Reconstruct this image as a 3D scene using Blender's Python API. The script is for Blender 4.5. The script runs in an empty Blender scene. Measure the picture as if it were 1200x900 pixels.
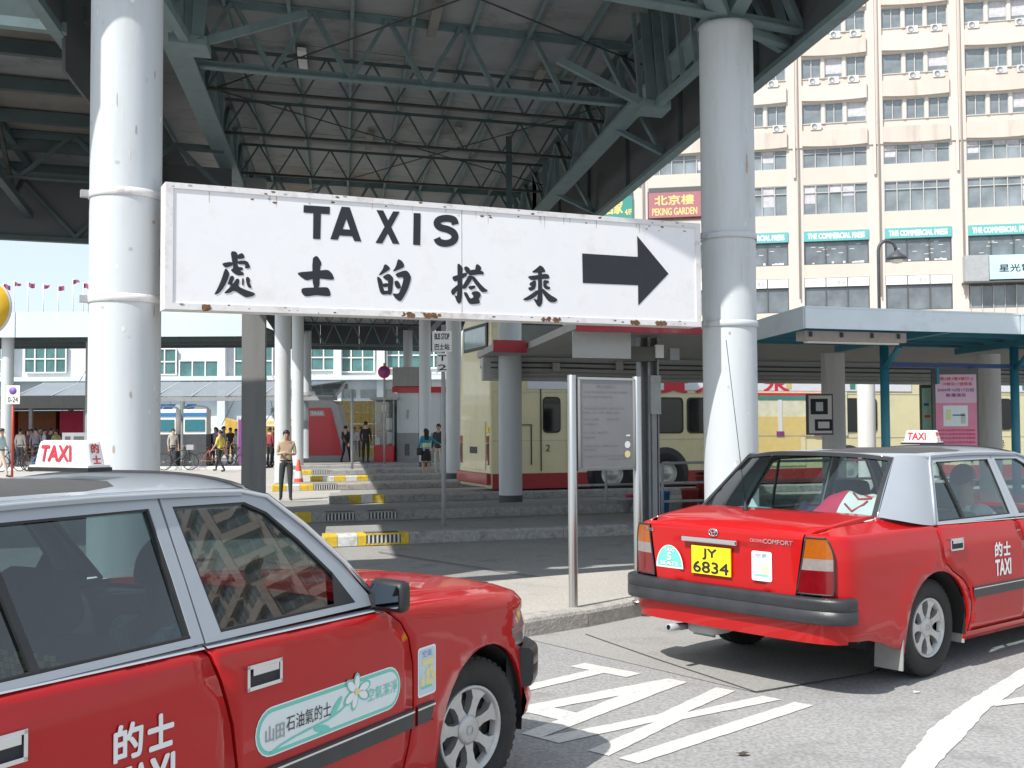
import bpy, bmesh, math, random
from mathutils import Vector, Matrix
from mathutils.geometry import delaunay_2d_cdt
random.seed(7)
S = bpy.context.scene
COL = S.collection
R = math.radians

# ---------------------------------------------------------------- camera
cam = bpy.data.cameras.new('camera'); camo = bpy.data.objects.new('camera', cam); COL.objects.link(camo)
cam.sensor_width = 36.0; cam.lens = 36.0 * 1310 / 1200
cam.clip_start = 0.05; cam.clip_end = 3000
camo.matrix_world = (Matrix.Translation((0, 0, 1.6)) @ Matrix.Rotation(R(90 + 2.25), 4, 'X') @ Matrix.Rotation(R(-0.3), 4, 'Z'))
S.camera = camo
# ---------------------------------------------------------------- world, sun
SUN = Vector((-0.56, -0.62, 1.0)).normalized()          # direction towards the sun
elev = math.asin(SUN.z); azim = math.atan2(SUN.x, SUN.y)
W = bpy.data.worlds.new("World"); S.world = W; W.use_nodes = True
nt = W.node_tree; bg = nt.nodes['Background']
sky = nt.nodes.new('ShaderNodeTexSky'); sky.sky_type = 'NISHITA'; sky.sun_disc = False
sky.sun_elevation = elev; sky.sun_rotation = azim; sky.air_density = 1.0; sky.dust_density = 1.2; sky.ozone_density = 1.0
veil = nt.nodes.new('ShaderNodeMix'); veil.data_type = 'RGBA'; veil.inputs[7].default_value = (4.6, 5.1, 5.4, 1)      # thin bright high cloud
wtc = nt.nodes.new('ShaderNodeTexCoord'); wnz = nt.nodes.new('ShaderNodeTexNoise'); wnz.inputs['Scale'].default_value = 2.2; wnz.inputs['Detail'].default_value = 5
wmr = nt.nodes.new('ShaderNodeMapRange'); wmr.inputs[1].default_value = .3; wmr.inputs[2].default_value = .7; wmr.inputs[3].default_value = .42; wmr.inputs[4].default_value = .68
nt.links.new(wtc.outputs['Generated'], wnz.inputs['Vector']); nt.links.new(wnz.outputs['Fac'], wmr.inputs[0]); nt.links.new(wmr.outputs[0], veil.inputs[0])
nt.links.new(sky.outputs[0], veil.inputs[6]); nt.links.new(veil.outputs[2], bg.inputs[0]); bg.inputs[1].default_value = 0.15
sl = bpy.data.lights.new('sun', 'SUN'); slo = bpy.data.objects.new('sun', sl); COL.objects.link(slo)
sl.energy = 4.2; sl.angle = R(0.55); sl.color = (1.0, 0.965, 0.91)
slo.rotation_euler = SUN.to_track_quat('Z', 'Y').to_euler(); slo.location = (-30, -30, 60)
S.view_settings.view_transform = 'Standard'; S.view_settings.look = 'None'
S.view_settings.gamma = 1.0; S.view_settings.exposure = 0.42
S.cycles.max_bounces = 8; S.cycles.transparent_max_bounces = 24

# ---------------------------------------------------------------- materials
MATS = {}
def mat(name, c, rough=.6, metal=0., var=.12, scale=6., bump=0., bscale=60., coat=0., spec=.5, dirt=None, dscale=1.2, damt=.5, streak=False):
    if name in MATS: return MATS[name]
    m = bpy.data.materials.new(name); m.use_nodes = True; n = m.node_tree; b = n.nodes['Principled BSDF']
    b.inputs['Roughness'].default_value = rough; b.inputs['Metallic'].default_value = metal
    b.inputs['Coat Weight'].default_value = coat; b.inputs['Coat Roughness'].default_value = .04
    b.inputs['Specular IOR Level'].default_value = spec
    tc = n.nodes.new('ShaderNodeTexCoord')
    src = None
    nz = n.nodes.new('ShaderNodeTexNoise'); nz.inputs['Scale'].default_value = scale; nz.inputs['Detail'].default_value = 6; nz.inputs['Roughness'].default_value = .6
    if streak:
        mp = n.nodes.new('ShaderNodeMapping'); mp.inputs['Scale'].default_value = (1, 1, .12)
        n.links.new(tc.outputs['Object'], mp.inputs[0]); n.links.new(mp.outputs[0], nz.inputs['Vector'])
    else: n.links.new(tc.outputs['Object'], nz.inputs['Vector'])
    ramp = n.nodes.new('ShaderNodeMapRange'); ramp.inputs[1].default_value = .3; ramp.inputs[2].default_value = .7
    ramp.inputs[3].default_value = 1 - var; ramp.inputs[4].default_value = 1 + var
    n.links.new(nz.outputs['Fac'], ramp.inputs[0])
    mx = n.nodes.new('ShaderNodeMix'); mx.data_type = 'RGBA'; mx.blend_type = 'MULTIPLY'; mx.inputs[0].default_value = 1
    mx.inputs[6].default_value = (*c, 1); n.links.new(ramp.outputs[0], mx.inputs[7]); src = mx.outputs[2]
    if dirt:
        n2 = n.nodes.new('ShaderNodeTexNoise'); n2.inputs['Scale'].default_value = dscale; n2.inputs['Detail'].default_value = 9; n2.inputs['Roughness'].default_value = .7
        if streak: n.links.new(mp.outputs[0], n2.inputs['Vector'])
        else: n.links.new(tc.outputs['Object'], n2.inputs['Vector'])
        r2 = n.nodes.new('ShaderNodeMapRange'); r2.inputs[1].default_value = .52; r2.inputs[2].default_value = .72; r2.inputs[4].default_value = damt
        n.links.new(n2.outputs['Fac'], r2.inputs[0])
        m2 = n.nodes.new('ShaderNodeMix'); m2.data_type = 'RGBA'; n.links.new(r2.outputs[0], m2.inputs[0])
        n.links.new(src, m2.inputs[6]); m2.inputs[7].default_value = (*dirt, 1); src = m2.outputs[2]
    n.links.new(src, b.inputs['Base Color'])
    rr = n.nodes.new('ShaderNodeMapRange'); rr.inputs[3].default_value = max(0.02, rough * .85); rr.inputs[4].default_value = min(1, rough * 1.15)
    n.links.new(nz.outputs['Fac'], rr.inputs[0]); n.links.new(rr.outputs[0], b.inputs['Roughness'])
    if bump:
        n3 = n.nodes.new('ShaderNodeTexNoise'); n3.inputs['Scale'].default_value = bscale; n3.inputs['Detail'].default_value = 5
        n.links.new(tc.outputs['Object'], n3.inputs['Vector'])
        bp = n.nodes.new('ShaderNodeBump'); bp.inputs['Strength'].default_value = bump; bp.inputs['Distance'].default_value = .02
        n.links.new(n3.outputs['Fac'], bp.inputs['Height']); n.links.new(bp.outputs[0], b.inputs['Normal'])
    MATS[name] = m; return m
def ground_mat(name, c, spk, patch, c2):
    m = mat(name, c, .85, 0, .10, .7, .25, 90., dirt=c2, dscale=.35, damt=patch)
    n = m.node_tree; b = n.nodes['Principled BSDF']; tc = [x for x in n.nodes if x.type == 'TEX_COORD'][0]
    src = b.inputs['Base Color'].links[0].from_socket
    nz = n.nodes.new('ShaderNodeTexNoise'); nz.inputs['Scale'].default_value = 45; nz.inputs['Detail'].default_value = 3
    n.links.new(tc.outputs['Object'], nz.inputs['Vector'])
    mr = n.nodes.new('ShaderNodeMapRange'); mr.inputs[1].default_value = .35; mr.inputs[2].default_value = .65; mr.inputs[3].default_value = 1 - spk; mr.inputs[4].default_value = 1 + spk
    n.links.new(nz.outputs['Fac'], mr.inputs[0])
    mx = n.nodes.new('ShaderNodeMix'); mx.data_type = 'RGBA'; mx.blend_type = 'MULTIPLY'; mx.inputs[0].default_value = 1
    n.links.new(src, mx.inputs[6]); n.links.new(mr.outputs[0], mx.inputs[7])
    # cracks and oil spots
    n4 = n.nodes.new('ShaderNodeTexNoise'); n4.inputs['Scale'].default_value = 2.3; n4.inputs['Detail'].default_value = 8; n.links.new(tc.outputs['Object'], n4.inputs['Vector'])
    r4 = n.nodes.new('ShaderNodeMapRange'); r4.inputs[1].default_value = .57; r4.inputs[2].default_value = .72; r4.inputs[4].default_value = .42; n.links.new(n4.outputs['Fac'], r4.inputs[0])
    m4 = n.nodes.new('ShaderNodeMix'); m4.data_type = 'RGBA'; n.links.new(r4.outputs[0], m4.inputs[0]); n.links.new(mx.outputs[2], m4.inputs[6]); m4.inputs[7].default_value = (c[0] * .45, c[1] * .45, c[2] * .45, 1)
    n.links.new(m4.outputs[2], b.inputs['Base Color']); return m
def glass(name, tint, refl=1.0, rough=0.0, body=0.0, bcol=(.02, .02, .02)):
    if name in MATS: return MATS[name]
    m = bpy.data.materials.new(name); m.use_nodes = True; n = m.node_tree; n.nodes.remove(n.nodes['Principled BSDF'])
    out = n.nodes['Material Output']; tr = n.nodes.new('ShaderNodeBsdfTransparent'); tr.inputs[0].default_value = (*tint, 1)
    gl = n.nodes.new('ShaderNodeBsdfGlossy'); gl.inputs['Roughness'].default_value = rough; gl.inputs[0].default_value = (1, 1, 1, 1)
    ge = n.nodes.new('ShaderNodeNewGeometry'); dt = n.nodes.new('ShaderNodeVectorMath'); dt.operation = 'DOT_PRODUCT'
    n.links.new(ge.outputs['Incoming'], dt.inputs[0]); n.links.new(ge.outputs['Normal'], dt.inputs[1])
    ab = n.nodes.new('ShaderNodeMath'); ab.operation = 'ABSOLUTE'; n.links.new(dt.outputs['Value'], ab.inputs[0])
    su = n.nodes.new('ShaderNodeMath'); su.operation = 'SUBTRACT'; su.inputs[0].default_value = 1.0; n.links.new(ab.outputs[0], su.inputs[1])
    pw = n.nodes.new('ShaderNodeMath'); pw.operation = 'POWER'; pw.inputs[1].default_value = 5.0; n.links.new(su.outputs[0], pw.inputs[0])
    fr = n.nodes.new('ShaderNodeMath'); fr.operation = 'MULTIPLY_ADD'; fr.inputs[1].default_value = .91; fr.inputs[2].default_value = .09; n.links.new(pw.outputs[0], fr.inputs[0])
    mu = n.nodes.new('ShaderNodeMath'); mu.operation = 'MULTIPLY'; mu.use_clamp = True; mu.inputs[1].default_value = refl
    base = tr.outputs[0]
    if body:
        df = n.nodes.new('ShaderNodeBsdfDiffuse'); df.inputs[0].default_value = (*bcol, 1); mb = n.nodes.new('ShaderNodeMixShader'); mb.inputs[0].default_value = body
        n.links.new(tr.outputs[0], mb.inputs[1]); n.links.new(df.outputs[0], mb.inputs[2]); base = mb.outputs[0]
    mi = n.nodes.new('ShaderNodeMixShader'); n.links.new(fr.outputs[0], mu.inputs[0]); n.links.new(mu.outputs[0], mi.inputs[0])
    n.links.new(base, mi.inputs[1]); n.links.new(gl.outputs[0], mi.inputs[2]); n.links.new(mi.outputs[0], out.inputs[0])
    MATS[name] = m; return m

RED = mat('taxi red paint', (.43, .007, .008), .42, 0, .03, 3, coat=.62, spec=.12)
SILV = mat('silver roof paint', (.37, .40, .435), .42, .1, .03, 4, coat=.25)
BLK = mat('black rubber trim', (.022, .022, .024), .5, 0, .2, 12)
PLAS = mat('dark grey bumper plastic', (.028, .029, .033), .36, 0, .2, 9, .1, 200)
TYRE = mat('tyre rubber', (.018, .018, .018), .75, 0, .3, 14, .2, 60, dirt=(.06, .055, .05), dscale=8, damt=.4)
CHR = mat('chrome', (.75, .76, .78), .12, 1.0, .05, 5)
ALLOY = mat('silver wheel trim', (.52, .52, .51), .36, .55, .1, 14, dirt=(.16, .13, .1), dscale=7, damt=.5)
WELL = mat('wheel well black', (.012, .012, .012), .9)
UND = mat('underbody', (.02, .02, .022), .9)
CGL = glass('clear car glass', (.66, .78, .77), 1.1)
CGLD = glass('darkened car glass', (.36, .45, .45), 1.05)  # same glass as the clear one, darkened so the cabin reads dim
SEAT = mat('dark seat cloth', (.035, .05, .055), .85, 0, .2, 30)
SEATG = mat('green seat cloth', (.02, .10, .085), .8, 0, .2, 30)
DASH = mat('grey interior plastic', (.045, .05, .055), .7)
INT = mat('interior lining', (.07, .07, .07), .85)
WHT = mat('white lettering', (.80, .80, .80), .5, 0, .03)
CHWH = mat('white plastic', (.80, .79, .76), .35, 0, .03)
SIGR = mat('red lettering', (.62, .03, .05), .5, 0, .03)
YEL = mat('number plate yellow', (.86, .72, .01), .4, 0, .02)
BLAK = mat('black lettering', (.016, .018, .024), .55, 0, .15, 9)
AMB = mat('amber lamp lens', (.34, .085, .005), .15, 0, .1, 30, coat=.6)
LRED = mat('red lamp lens', (.16, .003, .006), .15, 0, .15, 25, coat=.6)
LCLR = mat('clear lamp lens', (.24, .21, .20), .12, 0, .1, 30, coat=.6)
MINT = mat('mint green print', (.16, .58, .48), .5, 0, .03)
PALE = mat('pale sticker', (.70, .76, .76), .5, 0, .03)
STKY = mat('sticker yellow print', (.72, .66, .30), .5, 0, .05)
MUD = mat('grey mud flap', (.30, .30, .29), .7, 0, .12, 8)
RED2 = mat('bag red', (.60, .02, .08), .6)
ASPH = ground_mat('asphalt road', (.30, .297, .29), .20, .55, (.215, .21, .20))
CONC = ground_mat('concrete lane', (.31, .303, .288), .14, .4, (.235, .225, .21))
PAVE = ground_mat('pale pavement', (.40, .375, .335), .14, .35, (.31, .285, .25))
PLAZA = ground_mat('plaza paving', (.44, .42, .385), .10, .3, (.36, .34, .30))
KERB = mat('granite kerb', (.37, .35, .32), .85, 0, .22, 18, .55, 45, dirt=(.17, .16, .15), dscale=6, damt=.7)
KERBD = mat('dark granite kerb', (.34, .335, .325), .85, 0, .22, 18, .5, 45, dirt=(.08, .08, .08), dscale=5, damt=.7)
KY = mat('yellow kerb paint', (.66, .46, .035), .7, 0, .15, 14, .2, 40, dirt=(.22, .19, .12), dscale=8, damt=.8)
KW = mat('white kerb paint', (.62, .62, .60), .7, 0, .15, 14, .2, 40, dirt=(.25, .24, .22), dscale=8, damt=.8)
LINE = mat('white road paint', (.58, .575, .54), .75, 0, .14, 28, .3, 90, dirt=(.34, .33, .31), dscale=22, damt=.8)
LINEY = mat('yellow road paint', (.50, .40, .08), .75, 0, .1, 20, dirt=(.3, .27, .2), dscale=9, damt=.7)
JNT = mat('joint filler', (.09, .088, .085), .9, 0, .3, 8)
STEEL = mat('teal grey painted steel', (.15, .215, .225), .6, 0, .12, 3, dirt=(.10, .07, .05), dscale=3.5, damt=.45)
STEELD = mat('dark teal painted steel', (.07, .10, .105), .65, 0, .15, 3, dirt=(.06, .045, .035), dscale=3.5, damt=.5)
RUST = mat('rusty steel', (.055, .06, .055), .8, 0, .35, 8, dirt=(.10, .045, .022), dscale=5, damt=.6)
PANEL = mat('ceiling sheet', (.26, .275, .28), .8, 0, .12, .9, dirt=(.11, .10, .09), dscale=1.3, damt=.7)
PANELW = mat('stained ceiling sheet', (.22, .21, .19), .8, 0, .2, 1.4, dirt=(.12, .09, .06), dscale=1.6, damt=.85)
FASC = mat('dark grey fascia sheet', (.09, .10, .105), .7, 0, .1, 1.2)
COLP = mat('pale blue grey column paint', (.55, .585, .605), .5, 0, .05, 2.2, .06, 12, dirt=(.44, .44, .41), dscale=3.2, damt=.6, streak=True)
COLB = mat('dark column base paint', (.07, .08, .09), .7)
CONCC = mat('raw concrete', (.30, .30, .295), .85, 0, .15, 3, .15, 30, dirt=(.17, .165, .16), dscale=3, damt=.7, streak=True)
CONCW = mat('whitewashed concrete', (.74, .74, .73), .8, 0, .08, 3, .1, 30, dirt=(.36, .35, .33), dscale=3, damt=.6, streak=True)
SGW = mat('white sign enamel', (.80, .80, .815), .35, 0, .025, 3, dirt=(.62, .60, .58), dscale=3.0, damt=.45)
SGF = mat('white sign frame paint', (.72, .71, .71), .5, 0, .06, 6, dirt=(.36, .26, .20), dscale=5, damt=.65)
RSP = mat('rust patch', (.17, .085, .04), .9, 0, .5, 30, .4, 90)
STST = mat('brushed stainless steel', (.50, .49, .47), .3, .9, .08, 3, streak=True)
BOARDM = mat('grey notice board face', (.235, .235, .24), .45, .3, .06, 5)
BRD2 = mat('notice print', (.19, .19, .20), .6)
BLUS = mat('pale blue canopy paint', (.60, .67, .71), .5, 0, .05, 2, dirt=(.33, .38, .40), dscale=2.5, damt=.5)
TEAL = mat('teal painted steel', (.035, .205, .28), .5, 0, .1, 3)
TEALD = mat('teal soffit sheet', (.03, .17, .225), .6, 0, .1, 3)
BUSC = mat('cream bus paint', (.76, .69, .42), .35, 0, .04, 2, coat=.3, dirt=(.52, .47, .28), dscale=1.5, damt=.5)
BUSR = mat('red bus skirt paint', (.38, .025, .03), .4, 0, .1, 3, coat=.3)
BUSG = mat('dark bus window glass', (.012, .014, .015), .06, 0, .1, 3)
BUSW = mat('bus advert white', (.75, .76, .80), .4, 0, .03)
PEACH = mat('peach facade render', (.61, .53, .465), .8, 0, .05, .25, .05, 8, dirt=(.62, .50, .41), dscale=.5, damt=.5, streak=True)
PEACHL = mat('pale pier render', (.62, .555, .505), .8, 0, .04, .25, dirt=(.68, .59, .52), dscale=.5, damt=.5, streak=True)
BALC = mat('stained balcony render', (.59, .52, .455), .85, 0, .06, .5, dirt=(.38, .34, .29), dscale=1.1, damt=.7, streak=True)
WFR = mat('window frame grey', (.50, .49, .47), .5)
WFRD = mat('dark window frame', (.10, .10, .10), .5)
WGL = mat('office window glass', (.20, .23, .245), .08, 0, .45, .45, spec=.8)
WGL2 = mat('shop window glass', (.14, .16, .175), .08, 0, .4, .6, spec=.8)
WBLD = mat('pale window blind', (.52, .51, .54), .6, 0, .2, 3)
ACW = mat('air conditioner casing', (.62, .61, .58), .5, 0, .05)
SGT = mat('teal shop sign', (.13, .42, .42), .4, 0, .06)
MARO = mat('maroon shop sign', (.38, .15, .17), .5, 0, .05)
GRSG = mat('green shop sign', (.05, .26, .22), .5, 0, .05)
GOLD = mat('gold lettering', (.72, .56, .22), .4, 0, .05)
WALLW = mat('white wall paint', (.64, .67, .69), .7, 0, .06, .8, dirt=(.55, .55, .54), dscale=1, damt=.5)
WALLG = mat('grey wall dado paint', (.30, .31, .32), .7, 0, .12, 2, dirt=(.17, .17, .17), dscale=2, damt=.6)
TGLS = mat('teal office glass', (.07, .17, .17), .1, 0, .3, .6)
BLUD = mat('blue awning', (.03, .16, .42), .6, 0, .08)
REDK = mat('red kiosk panel', (.52, .012, .03), .35, 0, .05, coat=.3)
GRYM = mat('grey painted metal', (.36, .37, .38), .5, 0, .1, 4)
DKMT = mat('dark grey metal', (.06, .065, .07), .5, 0, .15, 5)
YWALL = mat('yellow mosaic wall', (.62, .46, .16), .7, 0, .35, 5)
PURP = mat('purple banner', (.22, .05, .22), .6)
PINK = mat('pink poster print', (.68, .22, .34), .4, 0, .08, 5)
PINKL = mat('pale pink poster print', (.66, .45, .58), .4, 0, .06, 5)
ORNG = mat('orange traffic cone', (.75, .10, .05), .5)
SHIP = mat('ship hull rust red', (.42, .10, .06), .6)
FOLI = mat('dry leaf', (.06, .05, .03), .8, 0, .5, 5)
def cloth(n_, c): return mat(n_ + ' cloth', c, .9, 0, .12, 20)
SKIN = mat('skin', (.50, .30, .21), .55, 0, .06, 8)
HAIR = mat('black hair', (.012, .010, .010), .5)

# ---------------------------------------------------------------- mesh helpers
class MB:
    def __init__(s): s.v = []; s.f = []; s.m = []; s.sm = []; s.mats = []
    def mi(s, m):
        if m not in s.mats: s.mats.append(m)
        return s.mats.index(m)
    def add(s, vs, fs, m, smooth=False):
        o = len(s.v); s.v += [tuple(v) for v in vs]; k = s.mi(m)
        for f in fs: s.f.append(tuple(i + o for i in f)); s.m.append(k); s.sm.append(smooth)
        return s
    def box(s, lo, hi, m, bev=0):
        x0, y0, z0 = lo; x1, y1, z1 = hi
        vs = [(x0, y0, z0), (x1, y0, z0), (x1, y1, z0), (x0, y1, z0), (x0, y0, z1), (x1, y0, z1), (x1, y1, z1), (x0, y1, z1)]
        return s.add(vs, [(0, 3, 2, 1), (4, 5, 6, 7), (0, 1, 5, 4), (1, 2, 6, 5), (2, 3, 7, 6), (3, 0, 4, 7)], m)
    def obox(s, c, ax, ay, az, m):      # centre and three half-axis vectors
        c = Vector(c); ax = Vector(ax); ay = Vector(ay); az = Vector(az)
        vs = [c + a * ax + b * ay + d * az for d in (-1, 1) for a, b in ((-1, -1), (1, -1), (1, 1), (-1, 1))]
        return s.add(vs, [(0, 3, 2, 1), (4, 5, 6, 7), (0, 1, 5, 4), (1, 2, 6, 5), (2, 3, 7, 6), (3, 0, 4, 7)], m)
    def bar(s, p, q, w, h, m, up=(0, 0, 1)):
        p = Vector(p); q = Vector(q); d = (q - p); L = d.length
        if L < 1e-6: return s
        d.normalize(); up = Vector(up)
        if abs(d.dot(up)) > .98: up = Vector((1, 0, 0))
        sd = d.cross(up).normalized(); u2 = sd.cross(d).normalized()
        return s.obox((p + q) / 2, d * L / 2, sd * w / 2, u2 * h / 2, m)
    def tube(s, pts, r, m, n=10, cap=True, smooth=True):
        pts = [Vector(p) for p in pts]; rs = r if isinstance(r, (list, tuple)) else [r] * len(pts)
        vs = []; fs = []; prev = None
        for i, p in enumerate(pts):
            d = (pts[min(i + 1, len(pts) - 1)] - pts[max(i - 1, 0)]).normalized()
            if prev is None:
                a = Vector((0, 0, 1)) if abs(d.z) < .9 else Vector((1, 0, 0)); a = d.cross(a).normalized()
            else: a = (prev - d * prev.dot(d)).normalized()
            prev = a; b = d.cross(a)
            for k in range(n):
                t = 2 * math.pi * k / n; vs.append(p + (a * math.cos(t) + b * math.sin(t)) * rs[i])
        for i in range(len(pts) - 1):
            for k in range(n): fs.append((i * n + k, i * n + (k + 1) % n, (i + 1) * n + (k + 1) % n, (i + 1) * n + k))
        s.add(vs, fs, m, smooth)
        if cap:
            o = len(s.v) - len(vs); k = s.mi(m)
            s.f.append(tuple(o + n - 1 - i for i in range(n))); s.m.append(k); s.sm.append(False)
            s.f.append(tuple(o + (len(pts) - 1) * n + i for i in range(n))); s.m.append(k); s.sm.append(False)
        return s
    def lathe(s, prof, m, o=(0, 0, 0), ax=(0, 0, 1), n=32, smooth=True):   # prof: (r, h)
        o = Vector(o); ax = Vector(ax).normalized(); a = ax.orthogonal().normalized(); b = ax.cross(a)
        vs = []; fs = []
        for r, h in prof:
            for k in range(n):
                t = 2 * math.pi * k / n; vs.append(o + ax * h + (a * math.cos(t) + b * math.sin(t)) * r)
        for i in range(len(prof) - 1):
            for k in range(n): fs.append((i * n + k, i * n + (k + 1) % n, (i + 1) * n + (k + 1) % n, (i + 1) * n + k))
        return s.add(vs, fs, m, smooth)
    def prism(s, poly, fn, d, m):       # poly 2D, fn(a,b,t) -> 3D, t from 0 to d
        n = len(poly); vs = [fn(a, b, 0) for a, b in poly] + [fn(a, b, d) for a, b in poly]
        return s.add(vs, [tuple(range(n)), tuple(range(2 * n - 1, n - 1, -1))] + [(i, i + n, (i + 1) % n + n, (i + 1) % n) for i in range(n)], m)
    def grid(s, fn, nu, nv, m, smooth=True):
        vs = [fn(i / nu, j / nv) for j in range(nv + 1) for i in range(nu + 1)]
        fs = [(j * (nu + 1) + i, j * (nu + 1) + i + 1, (j + 1) * (nu + 1) + i + 1, (j + 1) * (nu + 1) + i) for j in range(nv) for i in range(nu)]
        return s.add(vs, fs, m, smooth)
    def mesh(s, name):
        me = bpy.data.meshes.new(name); me.from_pydata(s.v, [], s.f)
        for m in s.mats: me.materials.append(m)
        me.polygons.foreach_set('material_index', s.m); me.polygons.foreach_set('use_smooth', s.sm)
        me.validate(); me.update(); return me
    def obj(s, name, parent=None, **kw): return link(name, s.mesh(name), parent, **kw)
def link(name, me, parent=None, label=None, cat=None, group=None, kind=None, loc=None, rz=None, bevel=None, norm=False):
    o = bpy.data.objects.new(name, me); COL.objects.link(o)
    if parent: o.parent = parent
    if norm:
        bm = bmesh.new(); bm.from_mesh(me); bmesh.ops.recalc_face_normals(bm, faces=bm.faces); bm.to_mesh(me); bm.free()
    tag(o, label, cat, group, kind)
    if loc is not None: o.location = loc
    if rz is not None: o.rotation_euler[2] = rz
    if bevel:
        md = o.modifiers.new('bevel', 'BEVEL'); md.width = bevel; md.segments = 2; md.limit_method = 'ANGLE'; md.angle_limit = R(40)
    return o
def tag(o, label=None, cat=None, group=None, kind=None):
    if label: o['label'] = label
    if cat: o['category'] = cat
    if group: o['group'] = group
    if kind: o['kind'] = kind
    return o
def thing(name, label, cat, loc=(0, 0, 0), rz=0, group=None):
    o = bpy.data.objects.new(name, None); COL.objects.link(o); o.empty_display_size = .2
    o.location = loc; o.rotation_euler = (0, 0, rz); return tag(o, label, cat, group)
def copy_tree(o, parent=None):
    c = o.copy(); COL.objects.link(c); c.parent = parent
    for ch in list(o.children): copy_tree(ch, c)
    return c
def rbox(lo, hi, m, b=.01, seg=2):      # box with rounded edges as a MB
    bm = bmesh.new(); bmesh.ops.create_cube(bm, size=1)
    for v in bm.verts: v.co = Vector([lo[i] + (v.co[i] + .5) * (hi[i] - lo[i]) for i in range(3)])
    bmesh.ops.bevel(bm, geom=bm.edges[:], offset=b, segments=seg, affect='EDGES', profile=.5)
    mb = MB(); mb.add([v.co.copy() for v in bm.verts], [[v.index for v in f.verts] for f in bm.faces], m, True); bm.free(); return mb
_tc = {}
def text2d(t, bold=0.0):
    k = (t, bold)
    if k in _tc: return _tc[k]
    c = bpy.data.curves.new('t', 'FONT'); c.body = t; c.offset = bold; c.resolution_u = 3; o = bpy.data.objects.new('t', c); COL.objects.link(o)
    me = bpy.data.meshes.new_from_object(o.evaluated_get(bpy.context.evaluated_depsgraph_get()))
    vs = [(v.co.x, v.co.y) for v in me.vertices]; fs = [tuple(p.vertices) for p in me.polygons]
    bpy.data.objects.remove(o); bpy.data.curves.remove(c); bpy.data.meshes.remove(me)
    x0 = min(v[0] for v in vs); x1 = max(v[0] for v in vs); y0 = min(v[1] for v in vs); y1 = max(v[1] for v in vs)
    vs = [((x - x0) / (x1 - x0), (y - y0) / (y1 - y0)) for x, y in vs]; _tc[k] = (vs, fs, (x1 - x0) / (y1 - y0)); return _tc[k]
def text(mb, t, fn, m, x, y, w, h, bold=0.0):
    """fits text into box x,y,w,h of the 2D space mapped by fn; bold strokes by stacked, shifted layers"""
    vs, fs, asp = text2d(t)
    if w is None: w = h * asp
    c = fn(x + w / 2, y + h / 2); e = 1e-3; n = (fn(x + w / 2 + e, y + h / 2) - c).cross(fn(x + w / 2, y + h / 2 + e) - c).normalized()
    k = max(1, len(t)); bx = bold * h; by = bold * h
    sh = [(0, 0)] if not bold else [(0, 0), (-bx, 0), (bx, 0), (0, -by), (0, by), (-bx * .7, -by * .7), (bx * .7, by * .7), (-bx * .7, by * .7), (bx * .7, -by * .7)]
    for i, (dx, dy) in enumerate(sh):
        mb.add([fn(x + bx + a * (w - 2 * bx) + dx, y + by + b * (h - 2 * by) + dy) + n * (i * .00012) for a, b in vs], fs, m)
    return mb

U = Vector((.9455, .3256, 0)); V = Vector((-.151, .988, 0)); N = Vector((.988, .151, 0))   # across the bus bays, along the canopy, and square to V
def UV(lat, y):      # world point whose distance square to V is lat, at world y
    return Vector(((lat - .151 * y) / .988, y, 0))

# ================================================================ TAXI BUILDER (x forward, y left, z up, origin on the road under the rear axle)
def zs(X):      # height of the shoulder line
    if X < 0: return .967 + .012 * X
    if X < 2.1: return .967 - .018 * X
    return .929 - .10 * (min(X, 3.45) - 2.1) ** 1.4 / 1.37
def kslope(X):
    if X < .05: return 1.0 if X > -.5 else max(.35, 1.0 + (X + .5) * 1.3)
    return .22
def wbase(Z):
    if Z > .78: return .842 - .040 * ((Z - .78) / .18) ** 2
    if Z < .45: return .842 - .55 * (.45 - Z) ** 2
    return .842
def wend(X):    # plan rounding of the two ends
    if X > 2.9:
        t = min(1, (X - 2.9) / .57); return max(0, 1 - t ** 3.2) ** (1 / 3.2)
    if X < -.75:
        t = min(1, (-.75 - X) / .335); return max(0, 1 - t ** 4.5) ** (1 / 4.5)
    return 1
def wid(X, Z):
    w = wbase(Z) * wend(X)
    if X < 2.9 and X > 1.8: w -= .004 * (X - 1.8)
    if X >= 2.9: w -= .0044
    for cx in (0.02, 2.785):        # rolled lip round the arches
        d = math.hypot(X - cx, Z - .30)
        if .36 < d < .47: w += .012 * (1 - abs(d - .385) / .085) if abs(d - .385) < .085 else 0
    return w
def smap(X, G, s=1, off=0.0):
    r = .045; z0 = zs(X) - r
    if G <= z0: y = wid(X, G); z = G; return Vector((X, -s * (y + off), z))
    w0 = wid(X, z0); a = (G - z0) / r
    if a < math.pi / 2:
        return Vector((X, -s * (w0 - r + (r + off) * math.cos(a)), z0 + (r + off) * math.sin(a)))
    rest = (a - math.pi / 2) * r
    return Vector((X, -s * (w0 - r - rest), z0 + r + off + rest * kslope(X)))
def gtop(X, yin):   # girth value that reaches half width yin
    return zs(X) - .045 + .045 * math.pi / 2 + max(.002, wid(X, zs(X) - .045) - .045 - yin)
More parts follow.
